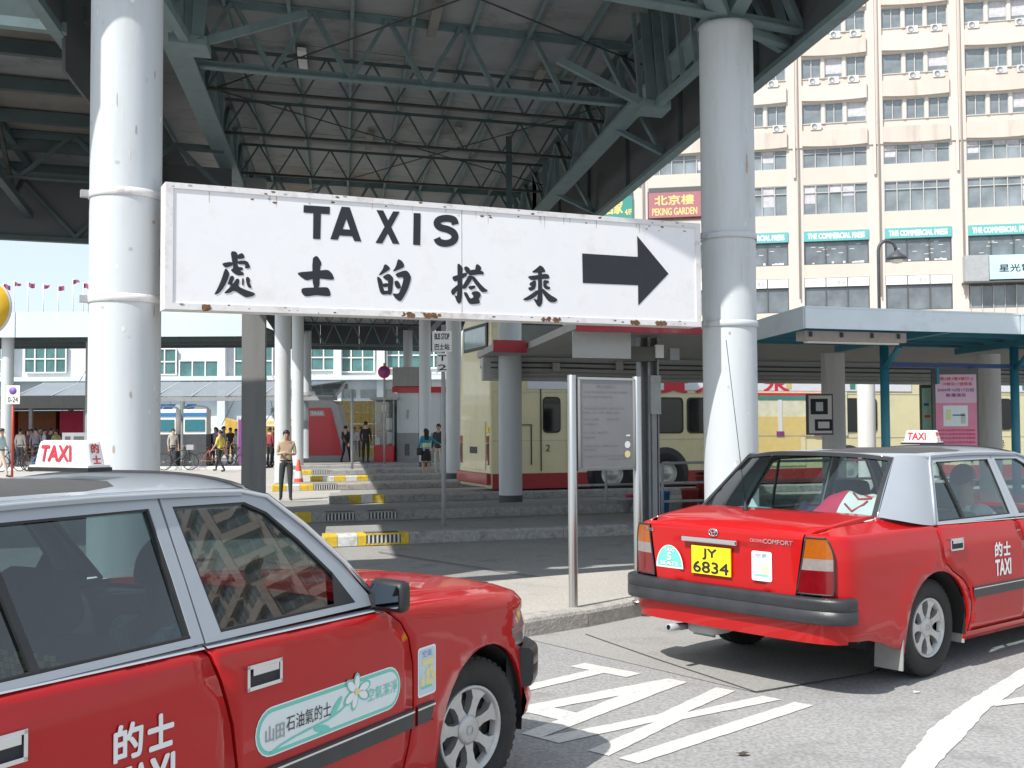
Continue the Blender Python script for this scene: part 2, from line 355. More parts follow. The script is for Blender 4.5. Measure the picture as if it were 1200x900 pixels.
def panel(out, fn, m, s=1, cu=.07, cv=.07, extra_v=(), inn=.018, side=True):
    """curved sheet-metal panel from a flat outline: cut into a grid, mapped on the body, edges turned inwards"""
    a0 = min(p[0] for p in out); a1 = max(p[0] for p in out); b0 = min(p[1] for p in out); b1 = max(p[1] for p in out)
    bd = []
    for i, p in enumerate(out):
        q = out[(i + 1) % len(out)]; n_ = max(1, int(math.hypot(q[0] - p[0], q[1] - p[1]) / (cu * .8)))
        for k in range(n_): bd.append((p[0] + (q[0] - p[0]) * k / n_, p[1] + (q[1] - p[1]) * k / n_))
    def inside(x, y):
        c = False
        for i in range(len(bd)):
            (x0, y0), (x1, y1) = bd[i], bd[i - 1]
            if (y0 > y) != (y1 > y) and x < (x1 - x0) * (y - y0) / (y1 - y0) + x0: c = not c
        return c
    ext = sorted(extra_v); rows_ = [b0 + cv * (i + .5) for i in range(int((b1 - b0) / cv) + 1)]
    if ext: rows_ = [r_ for r_ in rows_ if r_ < ext[0] - .4 * cv or r_ > ext[-1] + .4 * cv]
    pts = list(bd)
    for y in rows_ + ext:
        x = a0 + cu * .5
        while x < a1:
            dm = .35 * cu if y not in ext else .12 * cu
            if inside(x, y) and all((x - p[0]) ** 2 + (y - p[1]) ** 2 > dm * dm for p in bd): pts.append((x, y))
            x += cu
    nb = len(bd)
    cv_, _, cf, *_r = delaunay_2d_cdt([Vector(p) for p in pts], [(i, (i + 1) % nb) for i in range(nb)], [list(range(nb))], 1, 1e-6)
    bm = bmesh.new(); bv = [bm.verts.new((p.x, p.y, 0)) for p in cv_]
    for f in cf:
        try: bm.faces.new([bv[i] for i in f])
        except ValueError: pass
    for v in [v for v in bm.verts if not v.link_faces]: bm.verts.remove(v)
    ar_ = abs(sum(out[i][0] * out[(i + 1) % len(out)][1] - out[i][1] * out[(i + 1) % len(out)][0] for i in range(len(out)))) / 2
    if abs(sum(f.calc_area() for f in bm.faces) - ar_) > .002: print('BAD OUTLINE', ar_, sum(f.calc_area() for f in bm.faces), out[:3])
    be = [e for e in bm.edges if len(e.link_faces) == 1]
    flat = {v: (v.co.x, v.co.y) for v in bm.verts}
    r = bmesh.ops.extrude_edge_only(bm, edges=be)
    old = {}
    nv = [g for g in r['geom'] if isinstance(g, bmesh.types.BMVert)]
    new = set(nv)
    for v in nv:
        for e in v.link_edges:
            o = e.other_vert(v)
            if o not in new: old[v] = o
    for v in bm.verts:
        if v not in new: v.co = fn(*flat[v])
    for v in nv:
        c = old[v].co.copy()
        if side: c.y -= math.copysign(inn, c.y)
        else: c += Vector(inn) if not isinstance(inn, float) else Vector((0, 0, -inn))
        v.co = c
    bmesh.ops.recalc_face_normals(bm, faces=bm.faces[:])
    mb = MB(); bm.verts.index_update()
    tot = Vector()
    for f in bm.faces: tot += f.normal * f.calc_area()
    ref = Vector((0, -s, 0)) if side else Vector((0, 0, 1))
    flip = tot.dot(ref) < 0
    for e in bm.edges: e.smooth = True
    edgef = [any(v in new for v in f.verts) for f in bm.faces]
    mb.add([v.co.copy() for v in bm.verts], [[v.index for v in (reversed(f.verts) if flip else f.verts)] for f in bm.faces], m, True)
    for i, e in enumerate(edgef):
        if e: mb.sm[i] = False
    bm.free(); return mb
def arc(cx, cz, r, a0, a1, n=14): return [(cx + r * math.cos(R(a0 + (a1 - a0) * i / n)), cz + r * math.sin(R(a0 + (a1 - a0) * i / n))) for i in range(n + 1)]
def gy(Z): return .795 - .34 * (Z - .955) - .05 * (Z - .955) ** 2
def gmap(X, Z, s, off=0.0): return Vector((X, -s * (gy(Z) + off), Z))
def zroof(X, Rr):
    ze = 1.405 - .022 * ((X - .85) / .8) ** 2; zc = 1.474 - .045 * ((X - .85) / .9) ** 2
    return ze + (zc - ze) * (1 - min(1, abs(Rr) / .652) ** 2.6)
def rearpath(t, off=0.0, n=5.0, w=.838):     # t 0..1 from the right flank round the back to the left flank
    a = math.pi * t; c, sn = math.cos(a), math.sin(a)
    return (-.75 - (.335 + off) * abs(sn) ** (2 / n), (w + off) * math.copysign(abs(c) ** (2 / n), c))
def frontpath(t, off=0.0, n=3.4, w=.832):
    a = math.pi * t; c, sn = math.cos(a), math.sin(a)
    return (2.9 + (.57 + off) * abs(sn) ** (2 / n), (w + off) * math.copysign(abs(c) ** (2 / n), c))
def rearx(r, off=0.0, n=5.0): return -.75 - .335 * max(0, 1 - (abs(r) / .838) ** n) ** (1 / n) - off
RD_OUT = [(.075, .958), (.155, 1.13), (.255, 1.335), (.30, 1.375), (.36, 1.396), (1.112, 1.400), (1.136, 1.15), (1.153, .958)]
RD_IN = [(.135, .978), (.205, 1.13), (.298, 1.32), (.325, 1.345), (.37, 1.358), (1.070, 1.362), (1.092, 1.15), (1.108, .978)]
FD_OUT = [(1.162, .956), (1.143, 1.15), (1.122, 1.400), (1.50, 1.398), (1.60, 1.365), (1.74, 1.26), (1.90, 1.12), (2.045, .95)]
FD_IN = [(1.232, .976), (1.200, 1.15), (1.165, 1.362), (1.49, 1.357), (1.585, 1.318), (1.71, 1.215), (1.84, 1.09), (1.925, .972)]
def ring(o, i, s, m, dep=.03):
    mb = MB(); n = len(o)
    A = [gmap(*p, s, .004) for p in o]; B = [gmap(*p, s, .004) for p in i]; Bi = [gmap(*p, s, -dep) for p in i]; Ao = [gmap(*p, s, -dep) for p in o]
    for k in range(n):
        q = (k + 1) % n
        f = [(0, 1, 2, 3)] if s > 0 else [(3, 2, 1, 0)]
        mb.add([A[k], A[q], B[q], B[k]], f, m); mb.add([B[k], B[q], Bi[q], Bi[k]], f, m); mb.add([Ao[k], Ao[q], A[q], A[k]], f, m)
    return mb

def wheel_meshes():
    t = MB(); ax = (0, -1, 0)     # outer face towards -y (right side)
    t.lathe([(.188, -.075), (.20, -.09), (.25, -.098), (.285, -.092), (.303, -.075), (.310, -.06), (.303, -.058), (.303, -.050), (.3125, -.048), (.3125, -.012), (.303, -.010), (.303, -.004), (.3125, 0), (.3125, .036), (.303, .038), (.303, .046), (.310, .050), (.306, .072), (.287, .090), (.25, .099), (.215, .094), (.195, .084), (.188, .07)], TYRE, (0, 0, 0), ax, 48)
    for k in range(48):     # shoulder tread blocks
        a = 2 * math.pi * k / 48
        for y in (-.068, .066): t.obox((.303 * math.sin(a), -y, .303 * math.cos(a)), (.011 * math.cos(a), 0, -.011 * math.sin(a)), (0, .013, 0), (.003 * math.sin(a), 0, .003 * math.cos(a)), TYRE)
    r = MB()
    r.lathe([(.189, .070), (.189, .088), (.184, .092), (.176, .088), (.166, .070), (.160, .050)], ALLOY, (0, 0, 0), ax, 48)
    r.lathe([(.0, .082), (.048, .082), (.060, .077), (.066, .066), (.066, .04)], ALLOY, (0, 0, 0), ax, 32)
    r.lathe([(.015, .0835), (.020, .0845), (.022, .0835)], GRYM, (0, 0, 0), ax, 16)
    for k in range(7):
        a = 2 * math.pi * (k + .2) / 7
        e = Vector((math.sin(a), 0, math.cos(a))); tn = Vector((math.cos(a), 0, -math.sin(a)))
        prof = [(.055, .026, .070), (.095, .019, .072), (.135, .024, .076), (.172, .052, .078)]
        for i in range(3):
            (r0, w0, y0), (r1, w1, y1) = prof[i], prof[i + 1]
            P = [e * r0 - tn * w0, e * r1 - tn * w1, e * r1 + tn * w1, e * r0 + tn * w0]; Y = [y0, y1, y1, y0]
            top = [p + Vector((0, -y, 0)) for p, y in zip(P, Y)]; bot = [p * 1.0 + Vector((0, -.035, 0)) for p in P]
            r.add(top + bot, [(0, 3, 2, 1), (0, 1, 5, 4), (2, 3, 7, 6)], ALLOY, False)
    d = MB(); d.lathe([(0, .03), (.17, .03)], WELL, (0, 0, 0), ax, 32); d.lathe([(0, -.09), (.19, -.09)], WELL, (0, 0, 0), ax, 32)
    d.lathe([(.03, .034), (.12, .036), (.12, .03)], RUST, (0, 0, 0), ax, 24)
    return t.mesh('tyre'), r.mesh('rim'), d.mesh('brake disc')
WT, WR, WD = wheel_meshes()

def seat_mb(beads=False, x0=.95, m=SEAT):
    mb = rbox((x0, -.26, .30), (x0 + .52, .26, .47), m, .05)
    b = rbox((-.07, -.25, 0), (.07, .25, .58), m, .05)
    M = Matrix.Translation((x0 + .02, 0, .42)) @ Matrix.Rotation(R(-14), 4, 'Y')
    mb.add([M @ Vector(v) for v in b.v], b.f, m, True)
    h = rbox((-.05, -.15, .60), (.05, .15, .79), m, .045)
    mb.add([M @ Vector(v) for v in h.v], h.f, m, True)
    for y in (-.07, .07): mb.tube([M @ Vector((0, y, .55)), M @ Vector((0, y, .64))], .008, CHR, 6)
    return mb, M

def build_taxi(kind, label, loc, heading, steer=0.0):
    CG = CGLD if kind == 'A' else CGL
    T = thing('taxi', label, 'taxi', (*loc, 0), R(90 - heading), 'red and silver taxis')
    gap = .0035
    for s in (1, -1):
        side = []
        # ---- sheet metal
        ev = [zs(1) - .05 + .012 * i for i in range(8)]
        fe = [(2.125, gtop(2.125, .705)), (2.113 + gap, .90), (2.165 + gap, .865), (2.205 + gap, .80), (2.232 + gap, .70), (2.234 + gap, .50), (2.205 + gap, .40), (2.16 + gap, .235), (2.16 + gap, .175), (2.40, .175)] \
            + arc(2.785, .30, .375, 197, 3, 20) + [(3.175, .60), (3.075, .625), (3.065, .765), (3.30, .775), (3.35, .79), (3.35, gtop(3.35, .545))] + [(x, gtop(x, .705 - max(0, x - 3.0) * .35)) for x in (3.2, 3.0, 2.8, 2.6, 2.4, 2.25)]
        panel(fe, lambda a, b: smap(a, b, s), RED, s, .06, .06, ev).obj('front_fender', T)
        fd = [(2.05, gtop(2.05, .78)), (2.108 - gap, .90), (2.16 - gap, .865), (2.20 - gap, .80), (2.228 - gap, .70), (2.230 - gap, .50), (2.20 - gap, .40), (2.155 - gap, .245), (1.252 + gap, .245), (1.252 + gap, .57), (1.232 + gap, .70), (1.16 + gap, .92), (1.155 + gap, gtop(1.16, .78))]
        fdo = panel(fd, lambda a, b: smap(a, b, s), RED, s, .08, .08, ev).obj('front_door', T)
        rd = [(1.147 - gap, gtop(1.1, .78)), (1.152 - gap, .92), (1.224 - gap, .70), (1.246 - gap, .57), (1.246 - gap, .245), (.405, .245), (.425, .33), (.443, .45), (.422, .52), (.338, .60), (.20, .665), (.13, .715), (.10, .82), (.08, .92), (.078, gtop(.1, .78))]
        rdo = panel(rd, lambda a, b: smap(a, b, s), RED, s, .08, .08, ev).obj('rear_door', T)
        g2 = 2 * gap
        rq = [(.078 - g2, gtop(.07, .765)), (.08 - g2, .92), (.10 - g2, .82), (.13 - g2, .71), (.195 - g2, .657), (.333 - g2, .592), (.414 - g2, .515), (.434 - g2, .45), (.416 - g2, .33), (.40 - g2, .245), (.40, .175)] \
            + arc(.02, .30, .375, -14, 196, 20) + [(-.37, .22), (-.62, .30), (-.75, .33), (-1.035, .35), (-1.035, .60), (-1.035, .935), (-1.056, .945), (-1.058, gtop(-1.058, .58)), (-.9, gtop(-.9, .70)), (-.7, gtop(-.7, .715)), (-.50, gtop(-.5, .72)), (-.43, gtop(-.43, .71)), (-.30, gtop(-.3, .735)), (-.12, gtop(-.12, .752))]
        panel(rq, lambda a, b: smap(a, b, s), RED, s, .06, .06, ev).obj('rear_quarter_panel', T)
        sill = MB(); sill.grid(lambda a, b: Vector((.40 + a * 1.78, -s * (.825 - .10 * (1 - b) ** 2), .155 + b * .088)), 6, 5, RED); sill.obj('sill', T)
        # ---- wheel wells, wheels
        for cx, st in ((.0, 0), (2.785, steer)):
            w = MB(); cc = cx + (.02 if cx < 1 else 0)
            w.grid(lambda a, b: Vector((cc + .372 * math.cos(math.pi * 1.12 * a - .19), -s * (.56 + .265 * b), .30 + .372 * math.sin(math.pi * 1.12 * a - .19))), 20, 2, WELL)
            w.add([Vector((cc + .40 * math.cos(math.pi * k / 12), -s * .56, .26 + .40 * math.sin(math.pi * k / 12))) for k in range(13)], [tuple(range(13))], WELL)
            w.obj('wheel_well', T)
            wh = thing('wheel', None, None, (cx, -s * .70, .3125), (0 if s > 0 else math.pi) + R(-st)); wh.parent = T; wh.rotation_euler[1] = R(random.uniform(0, 50))
            for nm, me in (('tyre', WT), ('rim', WR), ('brake_disc', WD)): link(nm, me, wh)
        fl = MB(); fl.add([(-.36, -s * .64, .40), (-.36, -s * .835, .44), (-.385, -s * .835, .10), (-.385, -s * .64, .10), (-.372, -s * .64, .40), (-.372, -s * .835, .44), (-.397, -s * .835, .10), (-.397, -s * .64, .10)], [(0, 1, 2, 3), (7, 6, 5, 4), (0, 4, 5, 1), (1, 5, 6, 2), (2, 6, 7, 3)], MUD); fl.obj('mud_flap', T)
        lin = MB(); lin.grid(lambda a, b: Vector((.388 + .02 * b, -s * (.60 + .215 * a), .17 + .30 * b)), 2, 2, MUD); lin.obj('splash_guard', T)
        # ---- greenhouse
        ring(RD_OUT, RD_IN, s, SILV).obj('window_frame', rdo); ring(FD_OUT, FD_IN, s, SILV).obj('window_frame', fdo)
        for D, IN, dd in ((rdo, RD_IN, ((.395, 1.36), (.475, .978)) if kind == 'B' else ((.49, 1.36), (.565, .978))), (fdo, FD_IN, None)):
            g = MB(); g.add([gmap(x, z, s, -.012) for x, z in IN], [tuple(range(len(IN)))], CG); g.obj('window_pane', D)
            ga = MB(); n = len(IN)
            for k in range(n):
                p, q = IN[k], IN[(k + 1) % n]; ga.bar(gmap(*p, s, -.006), gmap(*q, s, -.006), .016, .012, BLK, (0, -s, 0))
            if dd: ga.bar(gmap(*dd[0], s, -.004), gmap(*dd[1], s, -.004), .024, .012, BLK, (0, -s, 0))
            else:
                ga.add([gmap(1.80, .974, s, .004), gmap(1.925, .974, s, .004), gmap(1.84, 1.09, s, .004)], [(0, 1, 2)], BLK)
            ga.obj('window_rubber', D)
        ch = MB()
        for x0, x1, D in ((.08, 1.148, rdo), (1.158, 2.05, fdo)):
            ch = MB(); ch.grid(lambda a, b: smap(x0 + (x1 - x0) * a, gtop(1, .80) - .030 + .022 * b + (zs(x0 + (x1 - x0) * a) - zs(1)), s, .005), 10, 3, SILV); ch.obj('belt_moulding', D)
        # side rubber strips with bright inlay
        for x0, x1, P in ((.455, 1.238, rdo), (1.262, 2.222, fdo), (2.246, 2.372, T)):
            st = MB(); st.grid(lambda a, b: smap(x0 + (x1 - x0) * a - (.03 * (1 - b) if P is T else 0) * a, .462 + .068 * b, s, .012), 8, 1, PLAS)
            st.grid(lambda a, b: smap(x0 + (x1 - x0) * a, .530 + .004 * b, s, .012 - .012 * b), 8, 1, PLAS); st.grid(lambda a, b: smap(x0 + (x1 - x0) * a, .458 + .004 * b, s, .012 * b), 8, 1, PLAS)
            st.grid(lambda a, b: smap(x0 + (x1 - x0) * a, .517 + .007 * b, s, .0145), 8, 1, CHR); st.obj('side_moulding', P)
        # handles
        for hx, P in ((1.285, fdo), (.175 + (.17 if kind == 'A' else 0), rdo)):
            if P is rdo: hx = .175 if kind == 'B' else .325
            h = MB(); yb = -s * (wid(hx, .82) + .002)
            h.bar((hx, yb, .862), (hx + .165, yb, .862), .022, .012, CHR); h.bar((hx, yb, .795), (hx + .165, yb, .795), .022, .012, CHR)
            h.bar((hx + .006, yb, .79), (hx + .006, yb, .867), .022, .012, CHR, (1, 0, 0)); h.bar((hx + .159, yb, .79), (hx + .159, yb, .867), .022, .012, CHR, (1, 0, 0))
            h.box((hx + .01, min(yb, yb - s * .001), .797), (hx + .155, max(yb, yb - s * .001), .86), BLAK)
            h.bar((hx + .022, yb - s * .006, .846), (hx + .143, yb - s * .006, .846), .018, .022, CHR)
            h.obj('door_handle', P, bevel=.003)
        # C pillar
        cp = MB()
        def cpf(a, b):      # a from door frame back to the rear window, b up
            f = Vector((.072 + (.30 - .072) * b, gy(.958 + .44 * b) + .004, .958 + .44 * b)); 
            bk = Vector((-.445 + .41 * b, .715 - .125 * b, 1.035 + .372 * b))
            p = f.lerp(bk, a); bul = .035 * math.sin(math.pi * a) * (1 - .4 * b); return Vector((p.x, -s * (p.y + bul), p.z + bul * .25 * a - .012 * math.sin(math.pi * a) * (1 - b)))
        cp.grid(cpf, 10, 8, SILV); cp.obj('c_pillar', T)
        # roof rail (drip moulding) and A pillar
        dr = MB(); pts = [Vector((x, -s * (gy(1.40) + .010 + (.0 if x > .3 else 0)), zroof(x, .652) + .004)) for x in (.30, .6, .9, 1.2, 1.48)] + [gmap(1.60, 1.372, s, .01), gmap(1.75, 1.262, s, .012), gmap(1.91, 1.122, s, .012), gmap(2.06, .955, s, .010)]
        dr.tube([gmap(.078, .96, s, .006), gmap(.16, 1.13, s, .008), gmap(.262, 1.34, s, .008)] + pts, .010, SILV if kind == 'B' else CHR, 6); dr.obj('drip_rail', T)
        ap = MB(); 
        def apf(a, b): 
            o = [gmap(1.50, 1.402, s, .004), gmap(1.61, 1.368, s, .006), gmap(1.75, 1.262, s, .006), gmap(1.91, 1.122, s, .006), gmap(2.06, .95, s, .006)]
            i = [Vector((1.545, -s * .60, 1.405)), Vector((1.66, -s * .62, 1.36)), Vector((1.80, -s * .655, 1.25)), Vector((1.965, -s * .70, 1.11)), Vector((2.13, -s * .735, .955))]
            k = min(3, int(b * 4)); u = b * 4 - k; return (o[k].lerp(o[k + 1], u)).lerp(i[k].lerp(i[k + 1], u), a)
        ap.grid(apf, 2, 8, SILV); ap.obj('a_pillar', T)
        # mirror
        mr = rbox((2.005, -.088, .930), (2.075, .088, 1.045), BLK, .024)
        mo = MB(); mo.add([Vector((v[0] - (v[1] * .22), -s * (.865 + v[1]), v[2])) for v in mr.v], [f if s < 0 else tuple(reversed(f)) for f in mr.f], BLK, True)
        mo.bar((2.03, -s * .74, .955), (2.04, -s * .84, .975), .05, .05, BLK); mo.obj('door_mirror', T)
        mg = MB(); mg.add([Vector((2.0025 - .22 * y, -s * (.865 + y), z)) for y, z in ((-.068, .948), (.068, .948), (.072, .955), (.072, 1.022), (.066, 1.030), (-.066, 1.030), (-.072, 1.022), (-.072, .955))], [tuple(range(8))], mat('mirror glass', (.22, .26, .29), .05, 1.0, .02)); mg.obj('mirror_glass', [c for c in T.children if c.name.startswith('door_mirror')][-1])
        # headlamp and tail lamp
        hl = MB(); hl.grid(lambda a, b: Vector((*[(q[0], -s * q[1]) for q in [frontpath(.030 + .28 * a, .004 + .012 * math.sin(math.pi * b) - .02 * b)]][0], .618 + .160 * b)), 12, 5, LCLR); hl.obj('headlight', T)
        tl = MB()
        def tlf(a, b, z0, z1):
            z = z0 + (z1 - z0) * b; t1 = .5 - .5 * (0); e = (z - .615) / .33
            # inner edge slants, outer edge is rounded at the top
            ta = .190 + .05 * max(0, (e - .6) / .4) ** 2; tb = .381 - .037 * e
            q = rearpath(ta + (tb - ta) * a, .010, 5.0); return Vector((q[0] + .004 * e, -s * q[1], z))
        for z0, z1, mm in ((.615, .755, LRED), (.755, .822, LCLR), (.822, .945, AMB)): tl.grid(lambda a, b: tlf(a, b, z0, z1), 16, 4, mm)
        for z in (.615, .945): tl.tube([tlf(k / 10, 0, z, z) for k in range(11)], .006, BLK, 5)
        tl.tube([tlf(1, 0, .615 + .033 * k, 1) for k in range(11)], .006, BLK, 5); tl.tube([tlf(0, 0, .615 + .033 * k, 1) for k in range(11)], .006, BLK, 5)
        tl.obj('tail_light', T)
    # ---- centre panels
    hood = [(2.135, -.70), (2.30, -.70), (2.6, -.70), (3.0, -.70), (3.2, -.63), (3.34, -.545), (3.42, -.40), (3.45, 0), (3.42, .40), (3.34, .545), (3.2, .63), (3.0, .70), (2.6, .70), (2.135, .70), (2.17, .35), (2.19, 0), (2.17, -.35)]
    def hz(x, y): return Vector((x, y, zs(x) + .016 + .035 * (1 - (y / .72) ** 2) - .06 * max(0, x - 3.3) ** 1 * 2))
    panel(hood, hz, RED, 1, .09, .12, (), .03, False).obj('hood', T)
    cw = MB(); cw.grid(lambda a, b: Vector((2.02 + .2 * a + .03 * math.sin(math.pi * b), -.73 + 1.46 * b, .93 - .0 * a)), 2, 8, BLK); cw.obj('cowl', T)
    tr = [(-.46, -.70), (-.60, -.70), (-.9, -.685), (-1.045, -.595), (-1.062, -.30), (-1.068, 0), (-1.062, .30), (-1.045, .595), (-.9, .685), (-.46, .70), (-.535, .35), (-.55, 0), (-.535, -.35)]
    def tz(x, y):
        return Vector((x, y, zs(x) + (wid(x, .9) - .045 - .70) * kslope(x) + .004 + .018 * (1 - (y / .7) ** 2) - .55 * max(0, -1.02 - x) ** 1.5))
    tl_ = panel(tr, tz, RED, 1, .08, .10, (-.05,), .02, False)
    # vertical face of the boot lid
    def rf(a, b):
        z = .60 + b * .372; r = (-1 + 2 * a) * (.553 + .060 * b); d = .012 * (1 if (abs(r) < .36 and z < .87) else 0)
        return Vector((rearx(r, .003) + d + .018 * max(0, b - .93) / .07, -r, z + (.012 * (1 - (r / .6) ** 2) if b > .9 else 0)))
    tl_.grid(rf, 40, 24, RED); to = tl_.obj('boot_lid', T)
    bk = MB(); bk.grid(lambda a, b: Vector((*[(q[0], -q[1]) for q in [rearpath(a, -.045)]][0], .50 + .40 * b)), 50, 4, WELL); bk.obj('rear_panel', T)
    apn = MB(); apn.grid(lambda a, b: Vector((*[(q[0], -q[1]) for q in [rearpath(.085 + .83 * a, .006 - .018 * (1 - b) ** 2)]][0], .325 + .14 * b)), 50, 4, RED); apn.obj('rear_apron', T)
    bp = MB(); prof = [(.0, .600), (.050, .600), (.062, .594), (.066, .580), (.066, .534), (.060, .531), (.060, .527), (.066, .524), (.066, .462), (.060, .450), (.0, .446)]
    def bpf(a, b):
        k = b * (len(prof) - 1); i = min(int(k), len(prof) - 2); u = k - i; o = prof[i][0] * (1 - u) + prof[i + 1][0] * u; z = prof[i][1] * (1 - u) + prof[i + 1][1] * u
        q = rearpath(.040 + .92 * a, o * .8, 6.0); return Vector((q[0], -q[1], z))
    bp.grid(bpf, 56, len(prof) - 1, PLAS)
    for t in (0, 1):
        bp.add([bpf(t, k / (len(prof) - 1)) for k in range(len(prof))], [tuple(range(len(prof)))], PLAS)
    bp.obj('rear_bumper', T)
    fb = MB(); prof2 = [(.0, .60), (.045, .60), (.060, .588), (.064, .57), (.064, .525), (.060, .522), (.064, .518), (.062, .46), (.050, .43), (.0, .42)]
    def fbf(a, b, P=prof2):
        k = b * (len(P) - 1); i = min(int(k), len(P) - 2); u = k - i; o = P[i][0] * (1 - u) + P[i + 1][0] * u; z = P[i][1] * (1 - u) + P[i + 1][1] * u
        q = frontpath(.072 + .856 * a, o); return Vector((q[0], -q[1], z))
    fb.grid(fbf, 48, len(prof2) - 1, PLAS)
    for t in (0, 1): fb.add([fbf(t, k / (len(prof2) - 1)) for k in range(len(prof2))], [tuple(range(len(prof2)))], PLAS)
    fb.obj('front_bumper', T)
    fa = MB(); P3 = [(.02, .425), (.035, .36), (.02, .30), (-.05, .22)]; fa.grid(lambda a, b: fbf(a, b, P3), 40, 3, RED); fa.obj('front_apron', T)
    gr = MB(); gr.grid(lambda a, b: Vector((*[(q[0], -q[1]) for q in [frontpath(.31 + .38 * a, -.01)]][0], .63 + .15 * b)), 20, 2, BLAK)
    for k in range(6): gr.tube([Vector((*[(q[0], -q[1]) for q in [frontpath(.315 + .37 * i / 12, .004)]][0], .645 + .024 * k)) for i in range(13)], .005, CHR, 4)
    gr.grid(lambda a, b: Vector((*[(q[0], -q[1]) for q in [frontpath(.03 + .94 * a, -.02)]][0], .40 + .37 * b)), 40, 2, WELL); gr.obj('grille', T)
    rp = [(-.04, -.585), (-.02, -.60), (.15, -.64), (.30, -.652), (1.48, -.652), (1.53, -.61), (1.60, -.30), (1.625, 0), (1.60, .30), (1.53, .61), (1.48, .652), (.30, .652), (.15, .64), (-.02, .60), (-.04, .585), (-.10, .30), (-.115, 0), (-.10, -.30)]
    panel(rp, lambda x, y: Vector((x, y, zroof(x, y))), SILV, 1, .09, .08, (-.62, .62), .012, False).obj('roof_panel', T)
    def wsf(a, b):
        y = -1 + 2 * a; bx = 2.30 - .17 * abs(y) ** 2.2; tx = 1.625 - .075 * abs(y) ** 2.2
        return Vector((bx + (tx - bx) * b + .02 * math.sin(math.pi * b), y * (.735 - .135 * b), .945 + (zroof(tx, y * .60) - .945) * b))
    ws = MB(); ws.grid(wsf, 14, 8, CG); wso = ws.obj('windscreen', T)
    wr = MB(); wr.tube([wsf(0, k / 8) for k in range(9)] + [wsf(k / 14, 1) for k in range(15)] + [wsf(1, 1 - k / 8) for k in range(9)], .011, BLK, 5); wr.obj('windscreen_rubber', wso)
    def rwf(a, b):
        y = -1 + 2 * a; bx = -.555 + .115 * abs(y) ** 2.2; tx = -.112 + .075 * abs(y) ** 2.2
        return Vector((bx + (tx - bx) * b - .012 * math.sin(math.pi * b), y * (.705 - .120 * b), 1.028 + (zroof(tx, y * .585) - 1.028) * b))
    rw = MB(); rw.grid(rwf, 14, 8, CG); rwo = rw.obj('rear_window', T)
    wr = MB()
    def brd(a0, a1, b0, b1): wr.grid(lambda a, b: rwf(a0 + (a1 - a0) * a, b0 + (b1 - b0) * b) + Vector((-.004, 0, .004)), 14, 8, BLK)
    brd(0, 1, .93, 1); brd(0, .022, 0, 1); brd(.978, 1, 0, 1); brd(0, 1, 0, .02)
    wr.tube([rwf(0, k / 8) for k in range(9)] + [rwf(k / 14, 1) for k in range(15)] + [rwf(1, 1 - k / 8) for k in range(9)], .007, CHR, 5); wr.obj('window_seal', rwo)
    # ---- interior
    it = MB()
    it.box((-.42, -.60, .20), (2.9, .60, .27), UND); it.box((-1.0, -.55, .40), (-.40, .55, .90), UND); it.box((2.2, -.56, .25), (3.35, .56, .76), UND)
    for s in (1, -1): it.grid(lambda a, b: Vector((.45 + 1.68 * a, -s * (.745 - .01 * b), .25 + .70 * b)), 2, 2, DASH); it.grid(lambda a, b: Vector((-.45 + .9 * a, -s * (.55 + .16 * b), .62 + .34 * b)), 2, 2, DASH)
    it.box((-.54, -.70, .955), (.02, .70, .985), DASH)          # parcel shelf
    it.grid(lambda a, b: Vector((-.05 + 1.62 * a, -.60 + 1.2 * b, zroof(-.05 + 1.62 * a, .6 * (2 * b - 1)) - .03)), 4, 6, INT); it.obj('cabin', T)
    d = rbox((1.92, -.70, .62), (2.18, .70, .93), DASH, .05); do = d.obj('dashboard', T)
    sw = MB(); c = Vector((1.82, -.36, .80)); ax = Vector((-.85, 0, .5)).normalized(); a1 = Vector((0, 1, 0)); b1 = ax.cross(a1)
    sw.tube([c + (a1 * math.cos(2 * math.pi * k / 24) + b1 * math.sin(2 * math.pi * k / 24)) * .19 for k in range(25)], .012, BLK, 6, False)
    sw.bar(c - a1 * .18, c + a1 * .18, .03, .02, BLK); sw.tube([c, c - ax * .2], .02, BLK, 6); sw.obj('steering_wheel', T)
    for y in (.36, -.36):
        mb, M = seat_mb(m=SEATG if kind == 'B' else SEAT); so = mb.obj('seat', T); so.location = (.12, y, 0)
        if kind == 'A' and y < 0:
            bd = MB()
            for i in range(11):
                for j in range(26):
                    if (i * 7 + j * 3) % 11 < 8:
                        p = M @ Vector((-.078, -.13 + i * .026, .02 + j * .021)); bd.obox(p, (.004, 0, 0), (0, .008, 0), (0, 0, .008), STKY)
            bo = bd.obj('beaded_cover', so); bo['kind'] = 'stuff'
    bs = rbox((.0, -.66, .28), (.46, .66, .46), SEAT, .05); b2 = rbox((-.14, -.66, .42), (.06, .66, .95), SEAT, .05); bs.add(b2.v, b2.f, SEAT, True); bs.obj('rear_seat', T)
    # ---- exhaust, aerial, roof sign
    ex = MB(); ex.lathe([(.018, 0), (.024, 0), (.024, .16), (.018, .16), (.017, .02)], GRYM, (-1.12, .42, .285), (1, 0, -.05), 14); ex.tube([(-1.0, .42, .275), (-.6, .40, .28)], .022, UND, 8)
    b = rbox((-.98, .16, .24), (-.74, .40, .34), GRYM, .04); ex.add(b.v, b.f, GRYM, True); ex.obj('exhaust', T)
    an = MB(); ap_ = Vector((-.66, .14, tz(-.66, .14).z)); an.lathe([(.02, 0), (.018, .02), (.008, .045), (.004, .06)], BLK, ap_, (0, 0, 1), 10); an.tube([ap_ + Vector((0, 0, .05)), ap_ + Vector((.03, .17, 1.15))], .0026, BLK, 5)
    if kind == 'B': an.obj('aerial', T)
    zx = 1.33; zr = zroof(zx, 0)
    sg = MB(); 
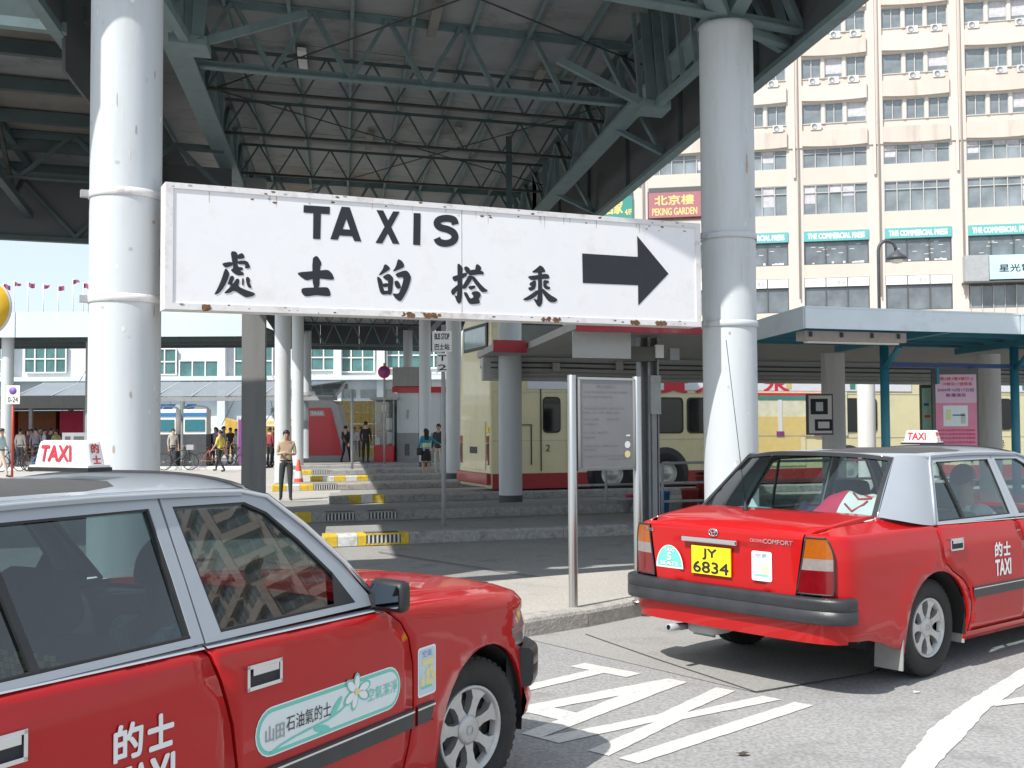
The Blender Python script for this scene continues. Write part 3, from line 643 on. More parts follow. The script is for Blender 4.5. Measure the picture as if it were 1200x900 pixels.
    def sgp(a, z): k = 1 - .16 * z / .092; return [(zx - .04 * k, -.138 * k, zr + .012 + z), (zx + .04 * k, -.138 * k, zr + .012 + z), (zx + .04 * k, .138 * k, zr + .012 + z), (zx - .04 * k, .138 * k, zr + .012 + z)]
    lo = sgp(0, 0); hi = sgp(0, .092)
    sg.add(lo + hi, [(3, 2, 1, 0), (4, 5, 6, 7), (0, 1, 5, 4), (1, 2, 6, 5), (2, 3, 7, 6), (3, 0, 4, 7)], CHWH)
    so = sg.obj('roof_sign', T, bevel=.012)
    ba = MB(); ba.box((zx - .052, -.152, zr - .004), (zx + .052, .152, zr + .010), BLK); ba.box((zx - .048, -.147, zr + .0105), (zx + .048, .147, zr + .018), CHWH); ba.obj('sign_base', so)
    le = MB()
    # rear face of the sign is seen from behind: reading direction is from left (+y) to right (-y)
    def sf(a, b): k = 1 - .16 * b / .092; return Vector((zx - .04 * k - .0025, -a * k, zr + .012 + b))
    text(le, 'TAXI', sf, SIGR, -.112, .018, .170, .058, .04)
    def sff(a, b): k = 1 - .16 * b / .092; return Vector((zx + a * k, -.138 * k - .0025, zr + .012 + b))
    text(le, '的', sff, SIGR, -.019, .047, .038, .034, .03); text(le, '士', sff, SIGR, -.019, .010, .038, .030, .03); le.obj('lettering', so)
    # ---- door lettering
    le = MB(); f = lambda a, b: smap(a, b, 1, .003)
    ox = .765
    text(le, '的', f, WHT, ox, .705, .105, .100, .035); text(le, '士', f, WHT, ox + .12, .705, .10, .098, .04)
    text(le, 'TAXI', f, WHT, ox, .575, .225, .112, .035); le.obj('lettering', [c for c in T.children if c.name.startswith('rear_door')][0])
    FD = [c for c in T.children if c.name.startswith('front_door')][0]; FF = [c for c in T.children if c.name.startswith('front_fender')][0]
    if kind == 'A':
        st = MB(); 
        def ov(cx, cz, hw, hh, off, m):
            pts = [(cx + sx * (hw - hh) + hh * math.cos(t), cz + hh * math.sin(t)) for sx, a0 in ((1, -90), (-1, 90)) for t in [R(a0 + 180 * k / 10) for k in range(11)]]
            st.add([smap(x, z, 1, off) for x, z in pts], [tuple(range(len(pts)))], m)
        ov(1.735, .640, .405, .078, .002, WHT); ov(1.735, .640, .400, .073, .003, MINT); ov(1.735, .640, .388, .061, .004, PALE)
        # flower: outline petals with a stem
        fx, fz = 1.86, .672
        for k in range(6):
            a = R(20 + 60 * k + (8 if k % 2 else -6)); px, pz = fx + .045 * math.cos(a), fz + .032 * math.sin(a)
            for rr, off, m in ((1.0, .005, MINT), (.72, .006, WHT)):
                pts = [(px + rr * (.042 * math.cos(t) * math.cos(a) - .020 * math.sin(t) * math.sin(a)), pz + rr * (.042 * math.cos(t) * math.sin(a) * .8 + .020 * math.sin(t) * math.cos(a))) for t in [2 * math.pi * i / 14 for i in range(14)]]
                st.add([smap(x, z, 1, off) for x, z in pts], [tuple(range(14))], m)
        st.add([smap(fx + .016 * math.cos(t), fz + .012 * math.sin(t), 1, .0075) for t in [2 * math.pi * i / 10 for i in range(10)]], [tuple(range(10))], STKY)
        sp = [(1.82, .648), (1.77, .628), (1.70, .612), (1.60, .605), (1.52, .598), (1.45, .588), (1.40, .576)]
        for i in range(len(sp) - 1):
            (a, b), (c2, d2) = sp[i], sp[i + 1]; st.add([smap(a, b - .004, 1, .0055), smap(c2, d2 - .003, 1, .0055), smap(c2, d2 + .003, 1, .0055), smap(a, b + .004, 1, .0055)], [(0, 1, 2, 3)], MINT)
        for (lx, lz, an_) in ((1.74, .645, 40), (1.66, .590, -12)):
            pts = [(lx + .045 * math.cos(t) * math.cos(R(an_)) - .012 * math.sin(t) * math.sin(R(an_)), lz + .045 * math.cos(t) * math.sin(R(an_)) + .012 * math.sin(t) * math.cos(R(an_))) for t in [2 * math.pi * i / 12 for i in range(12)]]
            st.add([smap(x, z, 1, .0058) for x, z in pts], [tuple(range(12))], MINT)
        f5 = lambda a, b: smap(a, b, 1, .0065)
        text(st, '石油氣的士', f5, BLAK, 1.475, .622, .235, .050, .0); text(st, '山田', f5, GRYM, 1.375, .610, .09, .05, -.005)
        text(st, '空氣潔淨', f5, MINT, 1.925, .620, .19, .046, .0)
        st.obj('lpg_sticker', FD)
    def cardoon(fn, x, z, w, h, par):      # upright sticker with a flower print
        st = MB()
        def rr(x0, z0, x1, z1, r, o, m):
            pts = [(cx_ + r * math.cos(R(a)), cz_ + r * math.sin(R(a))) for cx_, cz_, a0 in ((x1 - r, z0 + r, -90), (x1 - r, z1 - r, 0), (x0 + r, z1 - r, 90), (x0 + r, z0 + r, 180)) for a in (a0, a0 + 45, a0 + 90)]
            st.add([fn(a, b, o) for a, b in pts], [tuple(range(12))], m)
        rr(x, z, x + w, z + h, .012, .0025, WHT); rr(x + .008, z + .008, x + w - .008, z + h - .008, .008, .0035, mat('sticker pale blue', (.52, .62, .68), .5) if kind == 'A' else mat('faded sticker', (.66, .66, .62), .5))
        rr(x + .03, z + .62 * h, x + w - .02, z + .75 * h, .006, .0045, STKY if kind == 'A' else PALE)
        for k in range(5):
            a = 2 * math.pi * k / 5; cx_ = x + .66 * w + .022 * math.cos(a); cz_ = z + .38 * h + .026 * math.sin(a)
            st.add([fn(cx_ + .016 * math.cos(t), cz_ + .018 * math.sin(t), .0048) for t in [2 * math.pi * i / 8 for i in range(8)]], [tuple(range(8))], STKY if kind == 'A' else mat('faded yellow print', (.62, .60, .42), .6))
        st.add([fn(x + .25 * w + .016 * math.cos(t), z + .30 * h + .02 * math.sin(t), .0048) for t in [2 * math.pi * i / 8 for i in range(8)]], [tuple(range(8))], STKY if kind == 'A' else PALE)
        rr(x + .02, z + .03, x + w - .03, z + .04, .004, .005, MINT); text(st, '空氣', lambda a, b: fn(a, b, .005), mat('sticker blue print', (.2, .35, .55), .5), x + .03, z + .79 * h, w - .06, .14 * h)
        st.obj('sticker', par)
    if kind == 'A': cardoon(lambda a, b, o: smap(a, b, 1, o), 2.262, .560, .130, .190, FF)
    # ---- boot badges, plate
    f = lambda a, b: Vector((rearx(a, .008), -a, b))
    hb = MB(); hb.bar((-1.108, .305, .877), (-1.108, -.145, .877), .024, .034, CHR); hb.obj('boot_handle', to, bevel=.008)
    pl = MB(); pl.box((-1.096, -.082, .660), (-1.086, .236, .838), YEL); po = pl.obj('number_plate', to)
    pl = MB(); f2 = lambda a, b: Vector((-1.0985, -a, b)); text(pl, 'JY', f2, BLAK, -.145, .752, .120, .072, .035); text(pl, '6834', f2, BLAK, -.222, .668, .29, .074, .03); pl.obj('plate_characters', po)
    bg_ = MB(); f3 = lambda a, b: Vector((rearx(a, .010), -a, b))
    for rx, rz_, ox_, oz_ in ((.036, .024, -.055, .93), (.012, .022, -.055, .93), (.026, .010, -.055, .938)):
        bg_.tube([f3(ox_ + rx * math.cos(2 * math.pi * k / 20), oz_ + rz_ * math.sin(2 * math.pi * k / 20)) for k in range(21)], .0032, CHR, 5, False)
    text(bg_, 'CROWN', f3, CHR, .235, .893, .095, .020, .0); text(bg_, 'COMFORT', f3, CHR, .335, .890, .21, .028, .02); text(bg_, 'LPG', f3, CHR, -.70 + .02, .905, .10, .018, .01); bg_.obj('badge', to)
    se = MB()
    for rr_, o, m in ((1.0, .006, WHT), (.90, .0072, MINT)):
        pts = [(-.435 + .122 * rr_ * math.cos(t), .672 + (.012 if rr_ < 1 else 0) + .150 * rr_ * math.sin(t)) for t in [math.pi * i / 18 for i in range(19)]]
        se.add([Vector((rearx(a, o), -a, b)) for a, b in pts], [tuple(range(19))], m)
    f4 = lambda a, b: Vector((rearx(a, .0085), -a, b)); text(se, 'TAXI', f4, WHT, -.480, .780, .090, .024, .02); text(se, '5', f4, WHT, -.455, .722, .040, .050, .03); text(se, 'SEATS', f4, WHT, -.515, .690, .16, .026, .02); se.obj('seat_count_sticker', to)
    cardoon(lambda a, b, o: Vector((rearx(a, .006 + o), -a, b)), .245, .660, .150, .180, to)
    return T

# ================================================================ GROUND
def flat(name, pts, z, m, d=0.0, **kw):
    mb = MB(); n = len(pts)
    if d: mb.prism(pts, lambda a, b, t: (a, b, z - d + t), d, m)
    else: mb.add([(x, y, z) for x, y in pts], [tuple(range(n))], m)
    return mb.obj(name, norm=True, **kw)
flat('ground', [(-900, -300), (900, -300), (900, 900), (-900, 900)], -.012, CONC, kind='structure')
flat('road', [(-40, -30), (60, -30), (60, 30), (5.2, 13.9), (2.4, 11.2), (.6, 9.05), (.05, 8.45), (-1.3, 7.85), (-4.2, 7.0), (-40, 5.2)], -.004, ASPH, kind='structure')
# concrete apron by the kerb
flat('concrete_apron', [(.05, 8.62), (.62, 9.2), (1.0, 9.55), (3.0, 11.4), (6, 13.9), (7.2, 12.9), (2.30, 7.30), (1.462, 6.80)], 0.0, CONC, kind='structure')
flat('plaza', [(-4.0, 25.2), (-60, 8), (-60, 60), (-8.0, 60)], -.006, PLAZA, kind='structure')
def strip(pts, w, z, m, name, **kw):
    mb = MB()
    for i in range(len(pts) - 1):
        a = Vector((*pts[i], z)); b = Vector((*pts[i + 1], z)); d = (b - a).normalized(); s_ = Vector((-d.y, d.x, 0)) * w / 2
        mb.add([a - s_, b - s_, b + s_, a + s_], [(0, 1, 2, 3)], m)
    return mb.obj(name, **kw)
strip([(.56, 8.72), (1.0, 7.75), (1.458, 6.81), (2.3, 7.30), (7.2, 12.9)], .016, .004, JNT, 'expansion_joint', kind='structure')
strip([(-1.75, 14.6), (.9, 11.3)], .03, .003, JNT, 'expansion_joint', kind='structure')
strip([(-3.0, 13.6), (-.9, 11.6), (.3, 10.95)], .025, .003, JNT, 'expansion_joint', kind='structure')
# road lettering
Q = Vector((.721, -.693)); Ev = Vector((.720, .694)); P0 = Vector((-.475, 6.42))
def q2(a, b): p = P0 + Q * a + Ev * b; return (p.x, p.y)
def worn(mb, poly, z, m, step=.06, amp=.003):
    out = []
    for i in range(len(poly)):
        a = Vector(poly[i]); b = Vector(poly[(i + 1) % len(poly)]); n_ = max(1, int((b - a).length / step)); d = (b - a).normalized()
        for k in range(n_):
            p = a + (b - a) * k / n_; j = random.uniform(-amp, amp) if k else 0; out.append((p.x - d.y * j, p.y + d.x * j))
    mb.add([(x, y, z) for x, y in out], [tuple(range(len(out)))], m)
LW = .062; L = 1.57
lettr = {'T': [[(-.235, L - .15), (.245, L - .15), (.245, L), (-.235, L)], [(-LW, -.02), (LW, -.02), (LW, L - .15), (-LW, L - .15)]],
         'A': [[(.25, 0), (.37, 0), (.545, L - .42), (.60, L), (.455, L)], [(.545, L - .42), (.72, 0), (.845, 0), (.605, L), (.60, L)], [(.41, .36), (.675, .36), (.64, .56), (.45, .56)]],
         'X': [[(.835, 0), (.975, 0), (1.085, .72), (1.01, .80), (.985, .70)], [(1.01, .86), (1.16, .76), (1.265, L), (1.135, L)], [(1.16, 0), (1.30, 0), (1.10, .80), (1.02, .79), (.985, .70)], [(.985, .70), (1.10, .80), (1.01, .95), (.945, L), (.815, L), (.93, .86)]],
         'I': [[(1.36, 0), (1.48, 0), (1.48, L), (1.36, L)]]}
lettr['X'] = [[(.835, 0), (.975, 0), (1.062, .66), (1.165, 0), (1.30, 0), (1.135, .80), (1.275, L), (1.14, L), (1.058, .95), (.955, L), (.82, L), (.975, .80)]]
lettr['A'] = [[(.245, 0), (.37, 0), (.435, .34), (.655, .34), (.71, 0), (.84, 0), (.605, L), (.455, L)]]
for ch, polys in lettr.items():
    mb = MB()
    for p in polys: worn(mb, [q2(*a) for a in p], .0002, LINE)
    if ch == 'A': mb = MB(); [worn(mb, [q2(*a) for a in p], .0002, LINE) for p in ([(.245, 0), (.37, 0), (.43, .34), (.46, .52), (.535, 1.0), (.60, L), (.455, L)], [(.71, 0), (.84, 0), (.605, L), (.60, L), (.535, 1.0), (.628, .52), (.656, .34)], [(.43, .34), (.656, .34), (.628, .52), (.46, .52)])]
    mb.obj('road_marking_letter', kind='structure')
mb = MB(); worn(mb, [(1.30, 4.16), (1.967, 5.296), (2.483, 6.08), (2.704, 6.415), (2.882, 6.632), (3.154, 6.976), (5.0, 9.15), (4.88, 9.25), (3.377, 7.463), (2.601, 6.52), (2.20, 5.98), (1.81, 5.299), (1.14, 4.16)], .0004, LINE, .06, .006)
worn(mb, [(2.80, 6.56), (3.01, 6.66), (6, 8.0), (6.05, 7.86), (2.94, 6.509), (2.74, 6.44)], .0008, LINE, .05, .006); mb.obj('lane_line', kind='structure')
# painted hatch beside the yellow line
mb = MB()
for i in range(5):
    y0 = 10.62 + i * .235; a = Vector((-.75 + .03 * i, y0, 0)) ; b = a + U * (1.35 + (.25 if i % 2 else 0))
    w = V * .075; worn(mb, [(a.x, a.y), (b.x, b.y), ((b + w).x, (b + w).y), ((a + w).x, (a + w).y)], .005, LINE, .1, .01)
mb.obj('hatch_marking', kind='structure')
mb = MB(); a = Vector((-1.6, 11.95 - .75, 0)) 
for k0, k1, m in ((0, 1.6, LINEY), (1.6, 2.8, LINE), (2.8, 6.2, LINEY)):
    p = Vector((-1.15, 11.33 - .16, 0)) + U * k0; q = Vector((-1.15, 11.33 - .16, 0)) + U * k1; worn(mb, [(p.x, p.y), (q.x, q.y), ((q + V * .10).x, (q + V * .10).y), ((p + V * .10).x, (p + V * .10).y)], .0055, m, .12, .006)
mb.obj('edge_line', kind='structure')
sh = MB(); cx = Vector((1.118, 5.52, .006))
sh.add([cx + Vector((.035 * math.cos(2 * math.pi * k / 9) * (1 + .3 * math.sin(3 * k)), .02 * math.sin(2 * math.pi * k / 9), .004 * (k % 3))) for k in range(9)], [tuple(range(9))], FOLI)
sh.obj('dead_leaf', label='small dark dead leaf lying on the road right of the painted letters', cat='leaf')

# kerb-edged pavements
def kerbed(name, poly, front, h=.14, top=PAVE, seg=1.0, kw=.20, mats=None, stone=KERB):
    """poly: top outline; front: polyline along which separate kerb stones are set (inside = left of travel)"""
    o = flat(name, poly, h, top, h + .02, kind='structure')
    pts = [Vector((x, y, 0)) for x, y in front]; pos = []; 
    k = 0; run = 0.0
    for i in range(len(pts) - 1):
        a, b = pts[i], pts[i + 1]; L_ = (b - a).length; d = (b - a) / L_; n = Vector((-d.y, d.x, 0)); t = 0
        while t < L_ - 1e-4:
            m = stone; sl_ = seg
            if mats and k < len(mats): sl_, m = mats[k][:2][:2]
            t2 = min(L_, t + sl_); p = a + d * (t + .004); q = a + d * (t2 - .004)
            mb = MB(); hh = h + .012 + random.uniform(-.003, .003)
            prof = [(-.012, 0), (-.012, hh - .035), (.0, hh - .010), (.02, hh), (kw, hh), (kw, 0)]
            vs = [e + n * u + Vector((0, 0, v)) for e in (p, q) for u, v in prof]; c = len(prof)
            if m == 'G':      # drain grating stone
                mb.add(vs, [tuple(range(c)), tuple(range(2 * c - 1, c - 1, -1))] + [(j, j + c, (j + 1) % c + c, (j + 1) % c) for j in range(c)], JNT)
                ns = max(5, int((t2 - t) / .06))
                for j in range(ns): u = p + (q - p) * (j + .5) / ns - n * .018; mb.obox(u + Vector((0, 0, hh * .5)), d * .011, n * .012, (0, 0, hh * .34), KW if mats and mats[k][1] == 'G' and len(mats[k]) > 2 else DKMT)
                mm = mats[k][2] if len(mats[k]) > 2 else stone
                mb.obox((p + q) / 2 - n * .012 + Vector((0, 0, hh * .92)), (q - p) / 2, n * .012, (0, 0, hh * .07), mm); mb.obox((p + q) / 2 - n * .012 + Vector((0, 0, hh * .08)), (q - p) / 2, n * .012, (0, 0, hh * .07), mm)
            else: mb.add(vs, [tuple(range(c)), tuple(range(2 * c - 1, c - 1, -1))] + [(j, j + c, (j + 1) % c + c, (j + 1) % c) for j in range(c)], m)
            mb.obj('kerb_stone', o, norm=True); t = t2; k += 1
    return o
def cv(pts):      # Catmull-Rom smoothing of a polyline
    o = []
    for i in range(len(pts) - 1):
        p0 = Vector(pts[max(0, i - 1)]); p1 = Vector(pts[i]); p2 = Vector(pts[i + 1]); p3 = Vector(pts[min(len(pts) - 1, i + 2)])
        for k in range(4):
            t = k / 4; o.append(tuple(.5 * ((2 * p1) + (p2 - p0) * t + (2 * p0 - 5 * p1 + 4 * p2 - p3) * t * t + (3 * p1 - p0 - 3 * p2 + p3) * t ** 3)))
    return o + [pts[-1]]
nf = cv([(-14, 5.6), (-8, 6.2), (-4.2, 7.0), (-1.3, 7.95), (.107, 8.575), (.65, 9.12), (1.0, 9.5), (2.6, 10.95), (4.8, 12.8), (8, 15.3), (14, 19.6)])
def resample(pts, st):
    o = [pts[0]]; acc = 0
    for i in range(len(pts) - 1):
        a_ = Vector(pts[i]); b_ = Vector(pts[i + 1]); L_ = (b_ - a_).length; t = st - acc
        while t <= L_: o.append(tuple(a_.lerp(b_, t / L_))); t += st
        acc = L_ - (t - st)
    return o + [pts[-1]]
nf = resample(nf, .95)
kerbed('pavement', nf + [(14, 23.5), (8.0, 17.2), (5.5, 14.6), (3.4, 13.0), (1.45, 11.75), (.35, 11.15), (-.7, 10.5), (-3, 10.2), (-5.2, 10.4), (-14, 9.2)], nf, .13, PAVE, 1.0, .16, None, KERB)
def island(lat, y, n, depth, segs, stone=KERBD, h=.15, top=CONC):
    a = UV(lat, y); b = a + U * n; c = b + V * depth; d = a + V * depth
    return kerbed('bus_island', [(a.x, a.y), (b.x, b.y), (c.x, c.y), (d.x, d.y)], [(d.x, d.y), (a.x, a.y), (b.x, b.y)][1:], h, top, 1.15, .25, segs, stone)
Y_, W_, K_ = KY, KW, KERBD
island(-.22, 15.23, 20, 1.5, [(.17, KY), (.28, KW), (.12, KY), (.48, 'G', KY), (.12, KY)])
island(-.75, 19.2, 18, 1.4, [(.25, KY), (.25, KERBD), (.5, 'G', KERBD), (.25, KERBD), (.5, 'G', KERBD)])
island(-.25, 24.0, 17, 1.5, [(.42, KERB), (.26, KY), (.26, KW), (.26, KY)], KERBD)
island(-1.75, 28.9, 16, 1.5, [(.35, KY), (.35, KW), (.35, KY), (.62, 'G', KERB), (1.1, KERB)], KERBD)
island(-.9, 34.0, 15, 1.5, [(.35, KY), (.35, KW), (.35, KY), (.35, KW), (.35, KY)], KERBD)
island(-2.2, 38.9, 15, 1.5, [(.4, KY), (.4, KW), (.4, KY), (.6, 'G', KERB)], KERBD)
island(-2.6, 44.0, 14, 12, [(.5, KERB)], KERBD)

TA = build_taxi('A', 'red taxi in the left foreground with a long mint green flower sticker on its door', (-2.177, 2.749), 28.1, 13)
TB = build_taxi('B', 'red taxi at the right seen from behind, yellow number plate on its boot', (2.148, 7.796), 50.08, 0)

# ================================================================ MAIN CANOPY
CAN = thing('bus_terminus_canopy', 'huge dark steel truss canopy over the bus lanes on pale round columns', 'canopy', (0, 12, 0))
def P(lat, y, z): v = UV(lat, y); v.z = z; return v
def local(o): # children are built in world coordinates: undo the parent's place
    o.matrix_parent_inverse = Matrix.Translation((0, -12, 0)); return o
def cpart(mb, name, **kw): return local(mb.obj(name, CAN, **kw))
def truss(name, a, b, h, n, cw=.12, ww=.07, m=STEEL, mbot=None, dbl=False, rise=0):
    """planar truss from a to b (points of the bottom chord); h = depth"""
    mb = MB(); a = Vector(a); b = Vector(b); up = Vector((0, 0, h)); heavy_ = cw > .1
    mb.bar(a, b, cw, .025, mbot or m); hh_ = .10 if heavy_ else .035; mb.bar(a + Vector((0, 0, hh_ / 2)), b + Vector((0, 0, hh_ / 2)), .025, hh_, mbot or m)
    mb.bar(a + up, b + up, cw, .025, m); mb.bar(a + up - Vector((0, 0, hh_ / 2)), b + up - Vector((0, 0, hh_ / 2)), .025, hh_, m)
    for i in range(n):
        p = a + (b - a) * i / n; q = a + (b - a) * (i + .5) / n + up; r = a + (b - a) * (i + 1) / n
        mb.bar(p, q, ww, ww * .7, m); mb.bar(q, r, ww, ww * .7, m)
        if dbl and i: mb.bar(p, p + up, ww * .8, ww * .8, m)
    return cpart(mb, name)
LL, LR = -1.88, 4.30
def latx(y, l): return l
# big near columns
def column(lat, y, r, h, m=COLP, seams=(), base=False, name='column'):
    mb = MB(); c = UV(lat, y); n = 48
    mb.lathe([(r, 0), (r, h)], m, (c.x, c.y, 0), (0, 0, 1), n); mb.lathe([(r + .012, h - .03), (r + .012, h + .02), (0, h + .02)], m, (c.x, c.y, 0), (0, 0, 1), n)
    for z in seams: mb.lathe([(r, z - .02), (r + .004, z - .015), (r + .004, z + .015), (r, z + .02)], m, (c.x, c.y, 0), (0, 0, 1), n)
    if base: mb.lathe([(r + .004, 0), (r + .004, .28)], COLB, (c.x, c.y, 0), (0, 0, 1), n)
    return cpart(mb, name)
c1 = UV(-1.885, 9.83); c2 = UV(4.30, 12.5)
column(-1.885, 9.83, .305, 6.6, ); column(4.30, 12.5, .30, 6.10)
for y in (22.1, 33.2, 44.6, 56):
    column(3.30, y, .23, 5.75 if y < 23 else 6.5, base=True)
    if y < 23: mb = MB(); c = UV(3.30, y); mb.bar(c + Vector((0, 0, 5.75)), c + Vector((0, 0, 7.4)), .12, .12, STEELD, (0, 1, 0)); cpart(mb, 'stub_post')
    if y > 23: column(-1.72, y, .235, 6.5)
def scuffs(c, r, zr_, n, seed):
    rnd = random.Random(seed); mb = MB()
    for i in range(n):
        a = rnd.uniform(-2.8, .1); z = rnd.uniform(*zr_); w = rnd.uniform(.008, .05); h_ = rnd.uniform(.01, .10) * (1 if rnd.random() < .7 else 3)
        k = 7; pts = [(a + w / r * .5 * math.cos(t) * rnd.uniform(.6, 1.1), z + h_ * .5 * math.sin(t) * rnd.uniform(.6, 1.1)) for t in [2 * math.pi * j / k for j in range(k)]]
        mb.add([(c.x + (r + .0012) * math.cos(q), c.y + (r + .0012) * math.sin(q), zz) for q, zz in pts], [tuple(range(k))], (mat('faded paint scuff', (.52, .54, .54), .7), mat('grey scuff', (.45, .46, .46), .7), mat('light tape residue', (.68, .68, .65), .6), mat('rust drip', (.42, .34, .28), .8))[rnd.choice([0, 0, 0, 1, 2, 2, 3])])
    o = cpart(mb, 'scuff_marks'); o['kind'] = 'stuff'
scuffs(c1, .305, (.4, 5.4), 46, 3); scuffs(c2, .30, (.4, 5.9), 46, 5)
mb = MB(); c = UV(-1.72, 22.3); mb.obox((c.x, c.y, 3.3), U * .225, V * .225, (0, 0, 3.3), CONCC); cpart(mb, 'column')
# front truss over the near columns, main cross trusses and light joists
truss('main_truss', P(-1.9, 9.9, 6.3), P(5.25, 12.75, 6.15), 1.15, 6, .16, .11, STEEL)
for y, hb, dp, heavy in ((14.9, 6.5, .95, 1), (16.6, 6.72, .62, 0), (19.2, 6.74, .60, 0), (22.3, 6.75, .60, 0), (25.7, 6.5, .95, 1), (29.5, 6.75, .6, 0), (33.4, 6.75, .6, 0), (37.2, 6.5, .95, 1), (42, 6.75, .6, 0), (48, 6.5, .95, 1), (54, 6.75, .6, 0), (61, 6.2, 1.2, 1)):
    dy = 2.0
    truss('main_truss' if heavy else 'joist', P(-2.0, y, hb), P(4.38, y + dy, hb), dp, 6 if heavy else 9, .13 if heavy else .07, .085 if heavy else .042, STEEL if heavy else STEELD, None if heavy else RUST, False)
# long trusses on the column lines
for lat, l2 in ((-2.05, -1.9), (4.38, 4.38)):
    h0 = 6.42
    for (ya, yb) in ((8.4 if lat < 0 else 10.8, 25.5), (25.5, 43), (43, 62)):
        mb = MB(); a = P(lat, ya, h0); b = P(lat, yb, h0); n = int((yb - ya) / 1.3)
        mb.bar(a, b, .32, .05, STEEL); mb.bar(a + Vector((0, 0, .06)), b + Vector((0, 0, .06)), .03, .12, STEEL); mb.bar(a + Vector((0, 0, 1.05)), b + Vector((0, 0, 1.05)), .22, .05, STEELD)
        for i in range(n + 1):
            p = a + (b - a) * i / n; mb.bar(p, p + Vector((0, 0, 1.05)), .09, .09, STEEL)
            if i < n:
                q = a + (b - a) * (i + 1) / n; o = Vector((0, 0, 1.05))
                mb.bar(p + (o if i % 2 else Vector()), q + (Vector() if i % 2 else o), .08, .07, STEEL)
        cpart(mb, 'edge_truss')
# brackets (raking knees) where the trusses meet the columns
for c, s_ in ((UV(-1.885, 9.83), 1), (UV(4.3, 12.5), -1)):
    mb = MB(); 
    p = c + U * .25 * s_ + V * 2.2 + Vector((0, 0, 5.80)); mb.obox(p, U * .20, V * .22, (0, 0, .05), STEEL); mb.bar(c + V * .25 + Vector((0, 0, 5.95)), p, .10, .10, STEEL)
    for k in range(3): mb.bar(p + V * (.2 - .2 * k) + U * .1 * (k - 1), p + V * (.45 - .1 * k) + U * .14 * (k - 1) + Vector((0, 0, 1.4)), .13, .05, STEEL)
    for k in range(4): mb.bar(c + U * .05 * s_ + V * (.9 + .55 * k) + Vector((0, 0, 6.0)), c + U * .1 * s_ + V * (1.15 + .55 * k) + Vector((0, 0, 7.4)), .09, .06, STEEL)
    mb.bar(p, c + U * 1.5 * s_ + V * 2.6 + Vector((0, 0, 6.45)), .10, .09, STEEL)
    cpart(mb, 'knee_bracket')
mb = MB(); c = UV(-1.885, 9.83); 
for s_ in (1, -1):
    a = c - V * .30 + Vector((0, 0, 5.42)); mb.tube([a, a - V * .35 + Vector((0, 0, .35)), a - V * 1.1 + Vector((0, 0, 1.5))], .09, COLP, 12); break
mb.lathe([(.07, 0), (.06, -.05), (0, -.06)], RSP, a, (0, 0, 1), 10); cpart(mb, 'strut')
mb = MB(); c = UV(4.3, 12.5); o = Vector((0, 0, 6.12))
mb.bar(c + o, c + o - V * 2.2 - U * 1.8 + Vector((0, 0, 1.2)), .2, .12, STEEL); mb.bar(c + o, c + o - V * 1.4 + U * .5 + Vector((0, 0, 1.2)), .2, .12, STEEL); mb.bar(c + o + U * .2, c + o + U * 1.0 + V * .3, .12, .08, STEEL); mb.bar(c + o + U * 1.0 + V * .3, c + o + U * .5 + V * .1 + Vector((0, 0, 1.15)), .14, .08, STEEL); cpart(mb, 'strut')
# ceiling: ribs along V and separate ceiling sheets between them
HC = 7.46
ribs = [-3.3 + .862 * i for i in range(10)]
cuts = [8.6, 11.3, 14.9 + 1, 18, 21, 24, 27.5, 31, 35, 39, 44, 50, 56, 62]
def yedge(lat, y0=8.60): return y0 + .29 * (lat + 3.3)      # near edge runs along U
for i in range(10):
    l0 = ribs[i]; l1 = l0 + .862
    mb = MB(); mb.bar(P(l0, yedge(l0), HC - .05), P(l0, 62, HC - .05), .05, .10, STEEL); cpart(mb, 'rib')
    for j in range(len(cuts) - 1):
        d = .36 * (l0 + 3.3)
        a = cuts[j] + (d if j else (yedge(l0) - 8.6)); b = cuts[j + 1] + d
        mb = MB(); j1 = random.uniform(0, .012); e0 = .36 * .862
        q = [P(l0 + .01, a + .01, HC + j1), P(l1 - .01, a + .01 + e0 * 1, HC + j1), P(l1 - .01, b - .01 + e0, HC + j1), P(l0 + .01, b - .01, HC + j1)]
        up = Vector((0, 0, .04)); mb.add(q + [v + up for v in q], [(3, 2, 1, 0), (4, 5, 6, 7), (0, 1, 5, 4), (1, 2, 6, 5), (2, 3, 7, 6), (3, 0, 4, 7)], PANEL if random.random() > .12 else PANELW); cpart(mb, 'ceiling_sheet')
mb = MB(); q = [P(-3.3, yedge(-3.3), HC + .1), P(5.35, yedge(5.35), HC + .1), P(5.35, 64, HC + .1), P(-3.3, 62, HC + .1)]; up = Vector((0, 0, .12)); mb.add(q + [v + up for v in q], [(3, 2, 1, 0), (4, 5, 6, 7), (0, 1, 5, 4), (1, 2, 6, 5), (2, 3, 7, 6), (3, 0, 4, 7)], FASC); cpart(mb, 'roof')
# thin bracing rods and old battens on the ceiling
mb = MB()
for a, b in (((-2, 10), (4.3, 16)), ((4.3, 10.5), (-1.9, 17)), ((-2, 17), (4.3, 24)), ((4.3, 18), (-1.9, 26)), ((-1.9, 26), (4.3, 36))): mb.tube([P(a[0], a[1], 6.85), P(b[0], b[1], 6.85)], .012, RUST, 5)
cpart(mb, 'bracing_rods')
for lat, y, L_ in ((2.65, 12.6, 1.3), (1.3, 15.6, 1.2), (3.2, 18.2, 1.0), (-.6, 17.4, 1.3), (.55, 22.2, 1.2), (2.2, 21.6, 1.0), (.9, 13.2, .9)):
    mb = MB(); mb.obox(P(lat, y, HC - .10), V * L_ / 2, U * .07, (0, 0, .03), CONCW if lat < 0 else PANELW); cpart(mb, 'light_batten')
